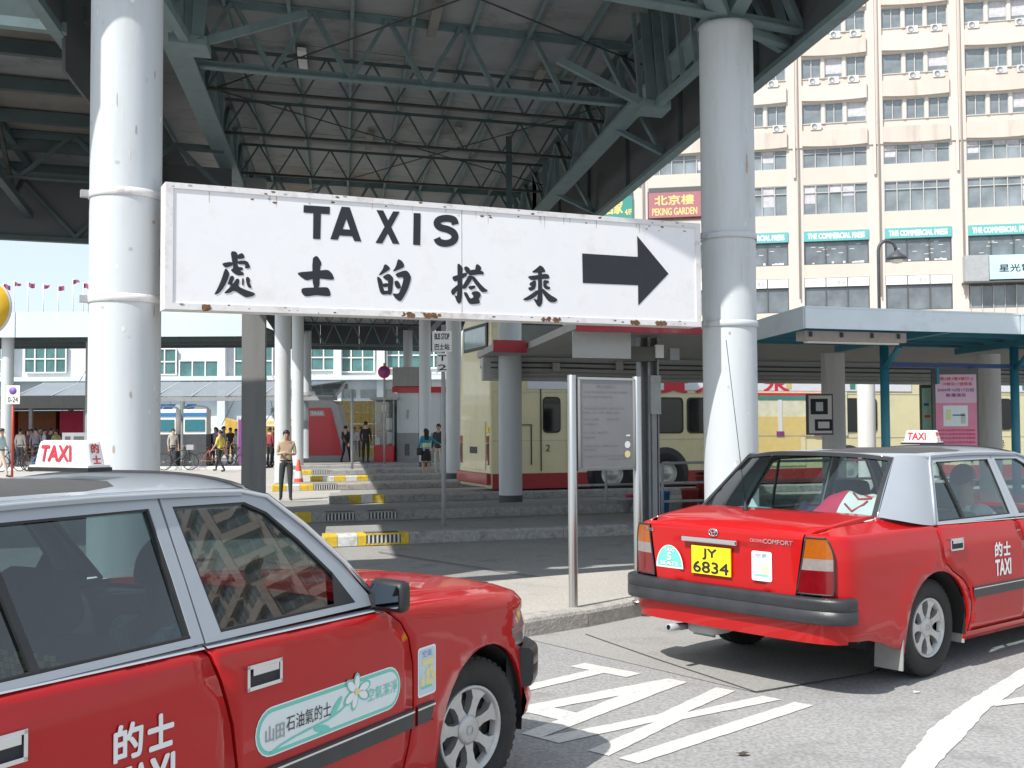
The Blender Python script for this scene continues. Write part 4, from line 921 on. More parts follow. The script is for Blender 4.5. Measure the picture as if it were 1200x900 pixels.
# right-hand fascia: vertical sheets, bottom rail, stiffeners
for i in range(16):
    y0 = 10.9 + i * 3.2; mb = MB(); a = P(5.27, y0 + .008, 6.0); b = P(5.27, y0 + 3.192, 6.0)
    mb.obox((a + b) / 2 + Vector((0, 0, .80)), (b - a) / 2, N * .02, (0, 0, .80), FASC); cpart(mb, 'fascia_sheet')
mb = MB(); mb.bar(P(5.27, 10.85, 6.0), P(5.27, 62, 6.0), .16, .07, STEEL); 
for i in range(17): mb.bar(P(5.22, 10.9 + i * 3.2, 6.0), P(5.22, 10.9 + i * 3.2, 7.5), .06, .06, STEELD)
cpart(mb, 'fascia_rail')
for i in range(8):
    y = 12.9 + i * 5; mb = MB(); mb.bar(P(4.38, y, 6.42), P(5.2, y + .3, 6.1), .09, .07, STEEL); mb.bar(P(4.38, y, 7.4), P(5.2, y + .3, 6.1), .09, .07, STEEL); cpart(mb, 'outrigger')
# left wing: sloping roof falling away, deep far fascia
def zw(y): return 7.35 - .17 * (y - 13.4)
mb = MB()
for j in range(6):
    for i in range(7):
        l0 = -3.35 - 2.6 * i; l1 = l0 - 2.58; a = 13.4 + 1.1 * j; b = a + 1.09
        mm = PANEL if random.random() > .4 else PANELW; mb = MB(); zz = random.uniform(0, .015)
        q = [P(l0, a, zw(a) + zz), P(l1, a - .9, zw(a) + zz), P(l1, b - .9, zw(b) + zz), P(l0, b, zw(b) + zz)]; q = [P(l0, a + .36 * (l0 + 3.35), zw(a) + zz), P(l1, a + .36 * (l1 + 3.35), zw(a) + zz), P(l1, b + .36 * (l1 + 3.35), zw(b) + zz), P(l0, b + .36 * (l0 + 3.35), zw(b) + zz)]
        mb.add(q + [v + Vector((0, 0, .05)) for v in q], [(3, 2, 1, 0), (4, 5, 6, 7), (0, 1, 5, 4), (1, 2, 6, 5), (2, 3, 7, 6), (3, 0, 4, 7)], mm); cpart(mb, 'ceiling_sheet')
for j in range(7):
    y = 13.4 + 1.1 * j; mb = MB(); a = P(-3.3, y, zw(y) - .12); b = P(-21, y - 6.37, zw(y) - .12); mb.bar(a, b, .12, .18, STEELD); 
    if j == 0: mb.bar(a - Vector((0, 0, .76)), b - Vector((0, 0, .76)), .14, .12, STEEL); mb.bar(a - Vector((0, 0, .4)), b - Vector((0, 0, .4)), .04, .6, STEELD)
    cpart(mb, 'purlin')
truss('main_truss', P(-21, 12.3, 5.7), P(-2.0, 19.1, 5.7), .75, 12, .12, .09, STEELD, None)
for lat in (-5.3, -9.5, -13.7):
    mb = MB(); ya = 13.4 + .36 * (lat + 3.35); a = P(lat, ya, 6.35); b = P(lat, ya + 6.4, 5.3); mb.bar(a, b, .12, .12, STEELD); mb.bar(a + Vector((0, 0, .85)), b + Vector((0, 0, .85)), .12, .10, STEELD)
    for i in range(7): p = a + (b - a) * i / 7; q = a + (b - a) * (i + 1) / 7; mb.bar(p + Vector((0, 0, .85 * (i % 2))), q + Vector((0, 0, .85 * ((i + 1) % 2))), .06, .06, RUST)
    cpart(mb, 'edge_truss')
for i in range(5):      # deep edge sheets along the near side of the roof
    l0 = -3.4 + 1.74 * i; mb = MB(); a = P(l0, yedge(l0) - .02, 7.04); b = P(l0 + 1.737, yedge(l0 + 1.737) - .02, 7.04); d = (b - a); mb.obox((a + b) / 2, d / 2, Vector((-d.y, d.x, 0)).normalized() * .02, (0, 0, .59), FASC); cpart(mb, 'fascia_sheet')
mb = MB(); q = [P(-4.7, 7.75, 6.5), P(-3.42, 8.25, 6.5), P(-3.42, 9.6, 6.5), P(-4.7, 9.2, 6.5)]; up = Vector((0, 0, .9)); mb.add(q + [v + up for v in q], [(3, 2, 1, 0), (4, 5, 6, 7), (0, 1, 5, 4), (1, 2, 6, 5), (2, 3, 7, 6), (3, 0, 4, 7)], FASC); cpart(mb, 'shade_box')  # unseen box added to shade the top of the left column
for y0, y1, z0, z1 in ((8.8, 13.5, 6.5, 7.6), (13.5, 20, 6.0, 7.6), (20, 34, 6.6, 7.6), (34, 48, 6.6, 7.6), (48, 62, 6.6, 7.6)):
    mb = MB(); a = P(-3.36, y0 + .01, (z0 + z1) / 2); b = P(-3.36, y1 - .01, (z0 + z1) / 2); mb.obox((a + b) / 2, (b - a) / 2, N * .02, (0, 0, (z1 - z0) / 2), FASC); cpart(mb, 'fascia_sheet')
mb = MB(); mb.bar(P(-3.42, 8.6, 6.45), P(-3.42, 14, 6.45), .14, .10, STEEL); cpart(mb, 'edge_beam')
for i in range(8):
    l0 = -2.0 - 2.4 * i; l1 = l0 - 2.398; mb = MB(); ya = 20.0 + .36 * (l0 + 3.3); yb = 20.0 + .36 * (l1 + 3.3)
    a = P(l0, ya, 5.65); b = P(l1, yb, 5.65); mb.obox((a + b) / 2 + Vector((0, 0, .03)), (b - a) / 2, V * .03, (0, 0, .72), FASC); cpart(mb, 'fascia_sheet')
mb = MB(); mb.bar(P(-2.0, 20.45, 4.92), P(-21.2, 13.5, 4.92), .16, .08, STEELD); cpart(mb, 'fascia_rail')
mb = MB(); mb.bar(P(-2.0, 20.0, 5.9), P(-21.2, 13.1, 5.9), .06, .05, GRYM)
for i in range(8): l0 = -2.2 - 2.4 * i; y = 19.9 + .36 * (l0 + 3.3); mb.bar(P(l0, y, 4.97), P(l0 - 1.2, y - .43, 6.3), .06, .06, STEELD); mb.bar(P(l0 - 2.4, y - .86, 4.97), P(l0 - 1.2, y - .43, 6.3), .06, .06, STEELD)
cpart(mb, 'fascia_bracing')

for i in range(4):
    mb = MB(); a = P(-3.3 + 2.15 * i, 61.5 + .75 * i, 6.75); b = P(-3.3 + 2.15 * (i + 1) - .01, 61.5 + .75 * (i + 1), 6.75); mb.obox((a + b) / 2, (b - a) / 2, V * .03, (0, 0, .72), FASC); cpart(mb, 'fascia_sheet')

# ================================================================ TAXIS SIGN between the near columns
FL_ = Vector((-2.944, 9.45, 0)); FR_ = Vector((2.034, 11.95, 0)); sd = FR_ - FL_; SL = sd.length; sd.normalize(); sn = Vector((sd.y, -sd.x, 0))      # sn faces the camera
Apt = FL_ - sn * .11
SG = thing('overhead_sign', 'long white TAXIS sign box with big black arrow hung between two round columns', 'sign', tuple(Apt), 0)
def sp(a, b, t=0): return sd * a + Vector((0, 0, b)) + sn * t      # a along, b height (local to the sign root)
Z0, Z1 = 2.625, 3.712
Z0b = 2.672; Z1b = 3.786
def zb(a): return Z0 + (Z0b - Z0) * a / SL
def zt(a): return Z1 + (Z1b - Z1) * a / SL
def sq(a0, a1, f0, f1, t0, t1, m, mb):      # slab between fractions of height
    H = lambda a, f: zb(a) + (zt(a) - zb(a)) * f
    v = [sp(a0, H(a0, f0), t0), sp(a1, H(a1, f0), t0), sp(a1, H(a1, f1), t0), sp(a0, H(a0, f1), t0), sp(a0, H(a0, f0), t1), sp(a1, H(a1, f0), t1), sp(a1, H(a1, f1), t1), sp(a0, H(a0, f1), t1)]
    mb.add(v, [(0, 3, 2, 1), (4, 5, 6, 7), (0, 1, 5, 4), (1, 2, 6, 5), (2, 3, 7, 6), (3, 0, 4, 7)], m)
HL = SL * .497
for a0, a1 in ((.03, HL - .004), (HL + .004, SL - .03)):
    mb = MB(); sq(a0, a1, .03, .97, -.10, .10, SGW, mb); mb.obj('sign_panel', SG, norm=True)
mb = MB()
for a0, a1, f0, f1 in ((0, SL, .955, 1.0), (0, SL, 0, .05), (0, .065, .05, .955), (SL - .065, SL, .05, .955)): sq(a0, a1, f0, f1, -.12, .112, SGF, mb)
mb.obj('frame', SG, norm=True)
mb = MB()
for i in range(60):      # rust scabs and chipped spots along the frame
    a = random.uniform(.05, SL - .05); f = random.choice([random.uniform(.005, .05), random.uniform(.96, .995), random.uniform(.90, .94)]); w = random.uniform(.004, .016)
    H = zb(a) + (zt(a) - zb(a)) * f; mb.add([sp(a + w * math.cos(t) * 1.6, H + w * .7 * math.sin(t), .1128 if f < .05 or f > .955 else .1015) for t in [k * 1.0472 + random.uniform(-.3, .3) for k in range(6)]], [tuple(range(6))], RSP if i % 3 else GRYM)
for a, w in ((2.22, .10), (2.45, .17), (3.72, .22), (5.05, .13), (.35, .05), (4.72, .10)):
    if a > SL: continue
    for j in range(14):
        aa = a + random.uniform(-w, w) * .5; mb.add([sp(aa + random.uniform(.01, .035) * math.cos(t), zb(aa) + .02 + random.uniform(-.018, .018) + .018 * math.sin(t), .1125 + j * .0003) for t in [k * 1.0472 for k in range(6)]], [tuple(range(6))], RSP)
for i in range(16):      # rust bleeding down from the upper rail
    a = random.uniform(.1, SL - .1); H = zb(a) + (zt(a) - zb(a)) * .955; w = random.uniform(.004, .010); l_ = random.uniform(.03, .12); mb.add([sp(a - w, H, .1012), sp(a + w, H, .1012), sp(a + w * .3, H - l_, .1012), sp(a - w * .3, H - l_, .1012)], [(3, 2, 1, 0)], mat('pale rust stain', (.56, .48, .40), .7, 0, .1, 30))
mb.obj('rust_patches', SG)['kind'] = 'stuff'
SCR = []
def fx(px):      # picture column on the sign face -> distance along the sign (the face is a straight line in space)
    r = (px - 600) / 1310.0; p = Apt + sn * .104; t = (r * (p.y) - p.x) / (sd.x - r * sd.y); return t
def fz(a, py):
    y = (Apt + sd * a + sn * .1).y; return 1.6 + (501 - py) / 1310.0 * y
mb = MB(); f = lambda a, b: sp(a, b, .1035)
LT = {}
LT['T'] = (345, 230, 6, [[(62, 42), (248, 55), (246, 108), (184, 104), (180, 285), (128, 282), (130, 100), (60, 95)]])
LT['A'] = (345, 230, 6, [[(330, 55), (364, 57), (364, 142), (338, 215), (315, 260), (303, 290), (250, 286)], [(364, 57), (388, 60), (470, 303), (420, 300), (405, 265), (390, 218), (364, 142)], [(338, 215), (390, 218), (405, 265), (315, 260)]])
LT['X'] = (345, 230, 6, [[(577, 80), (625, 83), (740, 322), (692, 320)], [(695, 90), (742, 92), (618, 318), (570, 314)]])
LT['I'] = (345, 230, 6, [[(840, 102), (890, 105), (886, 332), (836, 328)]])
sc_ = [(1135, 186), (1122, 152), (1072, 141), (1020, 152), (1006, 180), (1030, 206), (1085, 222), (1122, 245), (1132, 280), (1112, 308), (1065, 320), (1020, 308), (1004, 282)]
rib = cv(sc_); lo_ = []; hi_ = []
for i, q in enumerate(rib):
    a_ = Vector(rib[max(0, i - 1)]); b_ = Vector(rib[min(len(rib) - 1, i + 1)]); d_ = (b_ - a_).normalized(); lo_.append((q[0] - d_.y * 25, q[1] + d_.x * 25)); hi_.append((q[0] + d_.y * 25, q[1] - d_.x * 25))
LT['S'] = (345, 230, 6, [[lo_[i], lo_[i + 1], hi_[i + 1], hi_[i]] for i in range(len(rib) - 1)])
LT['處'] = (240, 284, 900 / 70, [[(375, 95), (455, 95), (490, 150), (485, 240), (480, 300), (500, 335), (550, 335), (575, 365), (520, 400), (575, 415), (578, 460), (470, 462), (370, 378), (415, 355), (415, 310), (400, 255)],
    [(485, 145), (555, 118), (590, 170), (580, 205), (485, 215)], [(245, 275), (395, 250), (420, 305), (310, 345), (270, 320)], [(485, 240), (630, 235), (685, 352), (585, 357), (610, 295), (480, 290)],
    [(290, 358), (325, 365), (360, 430), (345, 500), (280, 640), (200, 735), (125, 758), (180, 660), (240, 520)],
    [(378, 470), (410, 465), (437, 500), (400, 575), (420, 590), (470, 505), (510, 520), (512, 560), (490, 628), (600, 680), (760, 735), (725, 775), (640, 795), (590, 790), (435, 685), (370, 728), (265, 738), (385, 625), (370, 600), (335, 602), (345, 560)],
    [(550, 505), (578, 500), (578, 615), (552, 620)], [(605, 500), (640, 480), (675, 520), (665, 580), (697, 635), (685, 655), (650, 650), (622, 600)]])
LT['士'] = (340, 290, 15, [[(380, 165), (445, 105), (490, 130), (552, 240), (520, 320), (510, 700), (395, 700)], [(130, 400), (385, 380), (540, 365), (665, 355), (740, 430), (775, 530), (700, 535), (520, 510), (385, 520), (275, 548), (130, 440)],
    [(190, 700), (230, 675), (500, 668), (650, 665), (690, 710), (715, 825), (600, 822), (450, 805), (290, 830), (240, 815), (195, 760)]])
LT['的'] = (432, 296, 15, [[(275, 180), (310, 175), (378, 235), (370, 275), (190, 378), (178, 360), (250, 260)], [(510, 95), (540, 85), (600, 130), (632, 200), (610, 240), (410, 318), (480, 220)],
    [(140, 400), (180, 395), (240, 460), (265, 640), (330, 690), (270, 715), (220, 700), (190, 640)], [(240, 395), (350, 335), (425, 400), (435, 440), (415, 690), (370, 722), (335, 700), (345, 460), (320, 460), (280, 435)],
    [(240, 520), (345, 505), (345, 575), (255, 580)], [(262, 645), (345, 640), (350, 705), (270, 715)],
    [(460, 345), (640, 280), (700, 310), (750, 400), (735, 480), (690, 620), (640, 720), (575, 825), (530, 825), (460, 770), (415, 690), (500, 700), (530, 690), (555, 640), (590, 540), (620, 400), (510, 415)], [(450, 490), (480, 462), (530, 480), (565, 560), (565, 605), (500, 610), (465, 560)]])
LT['搭'] = (520, 300, 15, [[(245, 110), (290, 118), (345, 185), (335, 270), (330, 400), (320, 780), (280, 825), (240, 800), (190, 665), (245, 690), (250, 300)], [(155, 340), (255, 310), (385, 270), (420, 280), (410, 330), (330, 380), (200, 430), (165, 390)],
    [(130, 580), (240, 490), (330, 430), (340, 520), (215, 620), (190, 665), (145, 660)], [(360, 180), (400, 155), (455, 185), (480, 240), (480, 300), (420, 290), (380, 240)], [(470, 225), (560, 215), (680, 240), (718, 275), (700, 310), (640, 300), (500, 320), (440, 310)],
    [(575, 130), (610, 120), (670, 180), (665, 215), (600, 290), (540, 310), (560, 215)], [(440, 320), (520, 330), (500, 400), (430, 500), (380, 560), (330, 555), (330, 520), (410, 380)], [(500, 330), (550, 345), (640, 460), (720, 545), (780, 585), (770, 610), (700, 620), (655, 600), (590, 510), (510, 400)],
    [(430, 515), (555, 495), (570, 540), (470, 580)], [(345, 620), (410, 615), (470, 740), (540, 700), (480, 625), (580, 590), (650, 630), (660, 680), (620, 740), (642, 790), (630, 820), (490, 832), (440, 810)]])
LT['乘'] = (604, 302, 15, [[(285, 245), (400, 160), (445, 115), (500, 145), (540, 210), (535, 240), (420, 250)], [(230, 310), (400, 290), (585, 262), (625, 355), (480, 360), (300, 385), (245, 345)], [(415, 160), (480, 160), (480, 500), (490, 780), (440, 858), (390, 830), (320, 700), (405, 735), (410, 300)],
    [(330, 385), (375, 385), (375, 480), (350, 540), (280, 572), (240, 545), (235, 510), (310, 495), (260, 470), (260, 430), (320, 400)], [(500, 375), (600, 390), (605, 425), (560, 445), (560, 480), (625, 505), (620, 540), (570, 550), (500, 510)],
    [(410, 540), (440, 600), (340, 690), (230, 742), (150, 735), (145, 715), (240, 660)], [(480, 520), (530, 560), (620, 640), (740, 710), (750, 740), (700, 778), (620, 770), (570, 730), (480, 600)]])
for ch, (ox_, oy_, k_, polys) in LT.items():      # painted characters, one object each, brush strokes laid over one another
    m1 = MB()
    for i, po_ in enumerate(polys):
        if ch not in 'TAXIS':
            q_ = []
            for j in range(len(po_)): a_ = Vector(po_[j]); b_ = Vector(po_[(j + 1) % len(po_)]); q_ += [tuple(a_.lerp(b_, .22)), tuple(a_.lerp(b_, .78))]
            po_ = q_
        w_ = [(fx(ox_ + x / k_), 0, oy_ + y / k_) for x, y in po_]
        m1.add([sp(a_, fz(a_, y), .1035 + i * .00025 * (ch != 'S')) for a_, _, y in w_], [tuple(range(len(w_)))], BLAK)
    m1.obj('letter', SG)
ar = []
for px, py in ((683.5, 296), (749, 300.5), (748.5, 275.5), (785, 320.5), (749, 358), (749, 334), (684, 331)):
    a = fx(px); ar.append((a, fz(a, py)))
mb = MB(); mb.add([f(a, b) for a, b in ar], [tuple(range(7))], BLAK); mb.obj('arrow', SG)
for c, z in ((c1, 3.66), (c1, 2.74), (c2, 3.72), (c2, 2.74)):
    mb = MB(); r = .309; o = c - Apt
    mb.lathe([(r, z - .035), (r + .008, z - .03), (r + .008, z + .03), (r, z + .035)], SGF if c is c1 else COLP, (o.x, o.y, 0), (0, 0, 1), 40)
    for s_ in (1, -1): mb.obox(Vector((o.x, o.y, z)) + sd * s_ * (r + .03), sd * .04, sn * .035, (0, 0, .03), GRYM)
    mb.obj('clamp', SG)

# ================================================================ OFFICE BLOCK (right background)
OE = Vector((.981, -.194, 0)); OO = Vector((29.6, 90, 0)); ON = Vector((-.194, -.981, 0)); PW = 6.35
OB = thing('office_building', 'tall peach office block with grey windows, air conditioners and teal shop signs', 'building', tuple(OO))
def op(t, z, d=0): return OE * t + ON * d + Vector((0, 0, z))
def oslab(mb, t0, t1, z0, z1, d0, d1, m): mb.obox(op((t0 + t1) / 2, (z0 + z1) / 2, (d0 + d1) / 2), OE * (t1 - t0) / 2, ON * abs(d1 - d0) / 2, (0, 0, (z1 - z0) / 2), m)
K0, K1 = -5, 11
mb = MB(); oslab(mb, K0 * PW, K1 * PW, 0, 64, -14, -.5, PEACH); mb.obj('wall', OB)
for k in range(K0, K1 + 1):
    mb = MB(); t = k * PW
    oslab(mb, t - .62, t + .62, 0, 24.45, -.5, .02, PEACHL); oslab(mb, t - .62, t + .62, 24.45, 64, -.5, .12, PEACHL); oslab(mb, t - .16, t + .04, 22, 64, .12, .20, PEACHL)
    mb.tube([op(t + .25, 12, .22), op(t + .25, 64, .22)], .06, BALC, 6); mb.obj('pier', OB)
rows = [(6.3, 9.6, 's'), (10.9, 12.95, 's7'), (14.8, 16.7, 's6'), (18.9, 21.4, 'f5'), (22.75, 24.4, 'f4')] + [(26.4 + 3.75 * i, 28.1 + 3.75 * i, 'u') for i in range(10)]
def spandrel(z0, z1, nm='spandrel'):
    for k in range(K0, K1):
        mb = MB(); oslab(mb, k * PW + .62, (k + 1) * PW - .62, z0, z1, -.5, 0, PEACH); mb.obj(nm, OB)
spandrel(4.6, 6.3); spandrel(9.6, 10.9); spandrel(13.7, 14.8); spandrel(17.55, 18.9); spandrel(21.4, 22.75)
wcache = {}
def win(kind, w, h, fr, gl_, nm, seed=0):
    key = (kind, round(w, 2), round(h, 2), nm, seed)
    if key in wcache: return wcache[key]
    f = MB(); g = MB(); rnd = random.Random(seed * 7 + nm)
    def sl(mb, a0, a1, z0, z1, d0, d1, m): mb.obox(OE * (a0 + a1) / 2 + ON * (d0 + d1) / 2 + Vector((0, 0, (z0 + z1) / 2)), OE * (a1 - a0) / 2, ON * abs(d1 - d0) / 2, (0, 0, (z1 - z0) / 2), m)
    for a0, a1, z0, z1 in ((0, w, 0, .07), (0, w, h - .07, h), (0, .07, .07, h - .07), (w - .07, w, .07, h - .07)): sl(f, a0, a1, z0, z1, -.12, .02, fr)
    for i in range(1, nm): x = w * i / nm; sl(f, x - .035, x + .035, .07, h - .07, -.1, .0, fr)
    if kind in ('f5', 'f4'): sl(f, .07, w - .07, h * .72, h * .72 + .06, -.09, -.01, fr)
    sl(g, .03, w - .03, .03, h - .03, -.16, -.11, gl_)
    for i in range(nm):
        if rnd.random() < (.5 if kind in ('f5', 'f4') else 0 if kind in ('s6', 's7', 's') else .3):
            x0 = w * i / nm + .06; x1 = w * (i + 1) / nm - .06; hh = rnd.uniform(.25, .8) * h
            sl(g, x0, x1, h - hh, h - .08, -.105, -.10, WBLD)
    if kind == 's6':
        for i in range(9): x = rnd.uniform(.4, w - .8); z = rnd.uniform(.5, h - .3); sl(g, x, x + .35, z, z + .04, -.105, -.10, CHWH)
        for i in range(7): x = rnd.uniform(.5, w - .7); sl(g, x, x + rnd.uniform(.15, .4), .08, .08 + rnd.uniform(.08, .22), -.105, -.10, CHWH)
    wcache[key] = (f.mesh('window'), g.mesh('pane')); return wcache[key]
def put_window(t, z, kind, w, h, fr, gl_, nm, seed=0):
    f, g = win(kind, w, h, fr, gl_, nm, seed); o = link('window', f, OB, loc=op(t, z, -.05)); link('pane', g, o)
ac = MB(); ac.box((-.42, -.32, 0), (.42, .0, .56), ACW); ac.lathe([(.0, 0), (.20, 0), (.20, .02), (.225, .02), (.225, 0)], GRYM, (-.12, -.33, .28), (0, -1, 0), 16); AC = ac.mesh('air_conditioner')
for k in range(K0, K1):
    t0 = k * PW + .62; w = PW - 1.24
    for z0, z1, kd in rows:
        if kd == 'u':
            i = round((z0 - 26.4) / 3.75)
            mb = MB(); oslab(mb, t0, t0 + w, z1, z1 + .35, -.5, .05, PEACH); oslab(mb, t0, t0 + w, z0 - .6, z0, -.5, -.1, PEACH)
            for j in (1, 2): x = t0 + w * j / 3; oslab(mb, x - .12, x + .12, z0, z1, -.5, .02, PEACHL)
            mb.obj('spandrel', OB)
            # projecting slab whose underside bows
            mb = MB(); n = 8; zt_, zb_ = z0 - .6, z0 - 1.95; pts = [(t0 + w * q / n, zb_ + .10 * (abs(2 * q / n - 1)) ** 2 - (.0 if i else 0)) for q in range(n + 1)]
            vs = [op(a, zt_, .34) for a, b in pts] + [op(a, b, .34) for a, b in pts] + [op(a, zt_, -.4) for a, b in pts] + [op(a, b, -.4) for a, b in pts]; m_ = n + 1
            fs = []
            for q in range(n): fs += [(q, q + m_, q + m_ + 1, q + 1), (q + m_, q + 3 * m_, q + 3 * m_ + 1, q + m_ + 1), (q + 2 * m_, q, q + 1, q + 2 * m_ + 1)]
            fs += [(0, 2 * m_, 3 * m_, m_), (n, n + m_, n + 3 * m_, n + 2 * m_)]
            mb.add(vs, fs, BALC if i == 0 or random.random() < .25 else PEACHL); mb.obj('balcony_slab', OB)
            for j in range(3):
                put_window(t0 + w * j / 3 + .12 * (j > 0), z0, kd, w / 3 - .12 * ((j > 0) + (j < 2)), z1 - z0, WFR, WGL, 1 if random.random() < .5 else 2, random.randrange(4))
                if (i and random.random() < .75) or random.random() < .12: link('air_conditioner', AC, OB, loc=op(t0 + w * (j + random.uniform(.35, .7)) / 3, z0 - .58, .1), rz=math.atan2(OE.y, OE.x))
        elif kd == 'f5' or kd == 'f4':
            if kd == 'f5' and k in (-3, -4): continue
            put_window(t0, z0, kd, w, z1 - z0, WFR, WGL, 5, random.randrange(5))
            if kd == 'f4':
                mb = MB(); oslab(mb, t0, t0 + w, 24.4, 24.6, -.5, 0, PEACH); mb.obj('spandrel', OB)
        elif kd == 's6':
            put_window(t0, z0, kd, w, z1 - z0, WFRD, WGL2, 3, random.randrange(4))
            mb = MB(); oslab(mb, t0, t0 + w, 16.71, 17.54, -.3, .12, SGT); so = mb.obj('shop_sign', OB)
            le = MB(); text(le, 'THE COMMERCIAL PRESS', lambda a, b, t0=t0: op(a, b, .125), WHT, t0 + .3, 16.88, w - .6, .48, .05); le.obj('lettering', so)
        elif kd == 's7':
            if k == 1: continue
            put_window(t0, z0, kd, w, z1 - z0, WFRD, WGL2, 3, random.randrange(4))
            for j in range(3):
                mb = MB(); oslab(mb, t0 + w * j / 3 + .04, t0 + w * (j + 1) / 3 - .04, 12.97, 13.66, -.3, .05, CHWH); so = mb.obj('window_sign', OB)
                le = MB(); text(le, '101  電腦' if j == 1 else 'COMPUTER', lambda a, b: op(a, b, .055), WFR, t0 + w * j / 3 + .2, 13.13, w / 3 - .4, .36, .02); le.obj('lettering', so)
        else: put_window(t0, z0, kd, w, z1 - z0, WFRD, WGL2, 4, random.randrange(4))
for t0, t1, z0, z1, m, items, lb in ((-18.35, -12.72, 19.15, 21.25, MARO, (('北京樓', .5, 1.03, 3.3, .85), ('PEKING GARDEN', .3, .18, 3.75, .62)), 0), (-24.7, -19.68, 19.1, 21.1, GRSG, (('酒家', 2.6, .5, 1.6, 1.2), ('4/F', 4.35, .4, .6, .5)), 0)):
    mb = MB(); oslab(mb, t0, t1, z0, z1, -.3, .25, m); so = mb.obj('restaurant_sign', OB); le = MB()
    for tx, a, b, w, h in items: text(le, tx, lambda x, y: op(x, y, .256), GOLD, t0 + a, z0 + b, w, h, .03)
    le.obj('lettering', so); mb = MB(); oslab(mb, t0, t1, z1 + .003, z1 + .45, -.3, .15, WFRD); mb.obj('sign_rail', OB)
mb = MB(); oslab(mb, 8.3, 15.4, 13.05, 14.95, .0, 1.1, mat('pale cyan sign', (.50, .72, .76), .4, 0, .12, .5)); so = mb.obj('entrance_sign', OB)
le = MB(); text(le, '星光電腦', lambda a, b: op(a, b, 1.106), BLAK, 9.0, 13.6, 3.2, .62, .02); le.obj('lettering', so)
mb = MB(); oslab(mb, 6.5, 8.25, 12.95, 15.0, .0, 1.1, GRYM); oslab(mb, 6.4, 15.5, 12.8, 12.93, 0, 1.2, WFRD); mb.obj('sign_box', OB)
for j in range(6):
    mb = MB(); oslab(mb, 7.1 + j * .85, 7.1 + j * .85 + .78, 9.2, 12.7, -.1, -.02, WGL2 if j % 2 else WGL); oslab(mb, 7.05 + j * .85, 7.1 + j * .85, 9.2, 12.75, -.1, .06, WFR); mb.obj('entrance_glass', OB)
mb = MB(); oslab(mb, K0 * PW, K1 * PW, 0, 4.6, -.5, -.3, WFRD); mb.obj('shopfront', OB)

# ================================================================ STREET LAMP
LPt = thing('street_lamp', 'dark swan neck street lamp standing before the peach office block', 'street lamp', (13.2, 40, 0))
mb = MB(); mb.tube([(0, 0, 0), (0, 0, 1.2)], .12, DKMT, 10); mb.tube([(0, 0, 1.2), (0, 0, 7.9)] + [(.32 - .32 * math.cos(a), 0, 7.9 + .36 * math.sin(a)) for a in [math.pi * k / 8 for k in range(1, 9)]], .06, DKMT, 8); mb.obj('pole', LPt)
mb = MB(); mb.lathe([(.05, 7.95), (.10, 7.85), (.34, 7.68), (.36, 7.60), (.30, 7.58), (0, 7.57)], DKMT, (.66, 0, 0), (0, 0, 1), 16); mb.lathe([(.22, 7.57), (.20, 7.47), (0, 7.42)], CHWH, (.66, 0, 0), (0, 0, 1), 12); mb.obj('lamp_head', LPt)

# ================================================================ BLUE TAXI SHELTER (right)
SH = thing('taxi_shelter', 'pale blue flat roofed taxi shelter with teal soffit and round teal posts', 'shelter', (3.42, 13, 0))
BV = Vector((-.10, .995, 0))
def hp(a, b, z): return U * a + BV * b + Vector((0, 0, z))
def seg(mb, a0, b0, a1, b1, z0, z1, w, m):
    p = hp(a0, b0, (z0 + z1) / 2); q = hp(a1, b1, (z0 + z1) / 2); d = q - p; n_ = Vector((-d.y, d.x, 0)).normalized(); mb.obox((p + q) / 2, d / 2, n_ * w / 2, (0, 0, (z1 - z0) / 2), m)
for a0, a1 in ((.0, 3.13), (3.15, 6.3), (6.32, 9.5)):
    mb = MB(); seg(mb, a0, 0, a1, 0, 2.745, 3.005, .03, BLUS); seg(mb, a0, .03, a1, .03, 2.985, 3.005, .1, BLUS); mb.obj('fascia', SH)
mb = MB(); seg(mb, 0, .02, 0, 3.9, 2.745, 3.005, .03, BLUS); mb.obj('fascia', SH)
mb = MB(); v = [hp(0.02, .02, 2.96), hp(9.5, .02, 2.96), hp(9.5, 3.9, 2.96), hp(.02, 3.9, 2.96)]; mb.add(v + [p + Vector((0, 0, .03)) for p in v], [(3, 2, 1, 0), (4, 5, 6, 7), (0, 1, 5, 4), (1, 2, 6, 5), (2, 3, 7, 6), (3, 0, 4, 7)], TEALD); mb.obj('roof', SH)
for i in range(6):
    mb = MB(); seg(mb, .05 + .02, .55 + .62 * i, 9.4, .55 + .62 * i, 2.86, 2.955, .06, TEALD); mb.obj('purlin', SH)
for a in (2.18, 4.48, 6.8):
    mb = MB(); seg(mb, a, .05, a, 3.8, 2.76, 2.855, .09, TEAL); mb.obj('roof_beam', SH)
for a in (2.18, 4.48, 6.8):
    p = hp(a, 2.1, 0); mb = MB(); mb.tube([p, p + Vector((0, 0, 2.76))], .062, TEAL, 16); mb.tube([p + Vector((0, 0, 2.4)), p + Vector((0, 0, 2.7)) - BV * .5], .04, TEAL, 8); mb.obj('post', SH)
mb = MB(); seg(mb, 2.18, 2.1, 7.6, 2.1, 2.44, 2.50, .05, mat('deep blue steel', (.03, .07, .22), .5)); mb.obj('rail', SH)
for a in (3.09, 3.67): mb = MB(); p = hp(a, 2.1, 0); mb.bar(p + Vector((0, 0, 2.2)), p + Vector((0, 0, 2.44)), .06, .04, TEAL); mb.obj('hanger', SH)
FL = thing('fluorescent_fitting', 'long white fluorescent light fitting fixed under the front of the blue shelter', 'light', (3.42, 13, 0))
mb = MB(); seg(mb, .25, .75, 1.75, .75, 2.66, 2.78, .20, mat('weathered lamp casing', (.50, .46, .44), .5, 0, .08, 6, dirt=(.3, .25, .2), dscale=6, damt=.6)); mb.obj('casing', FL)
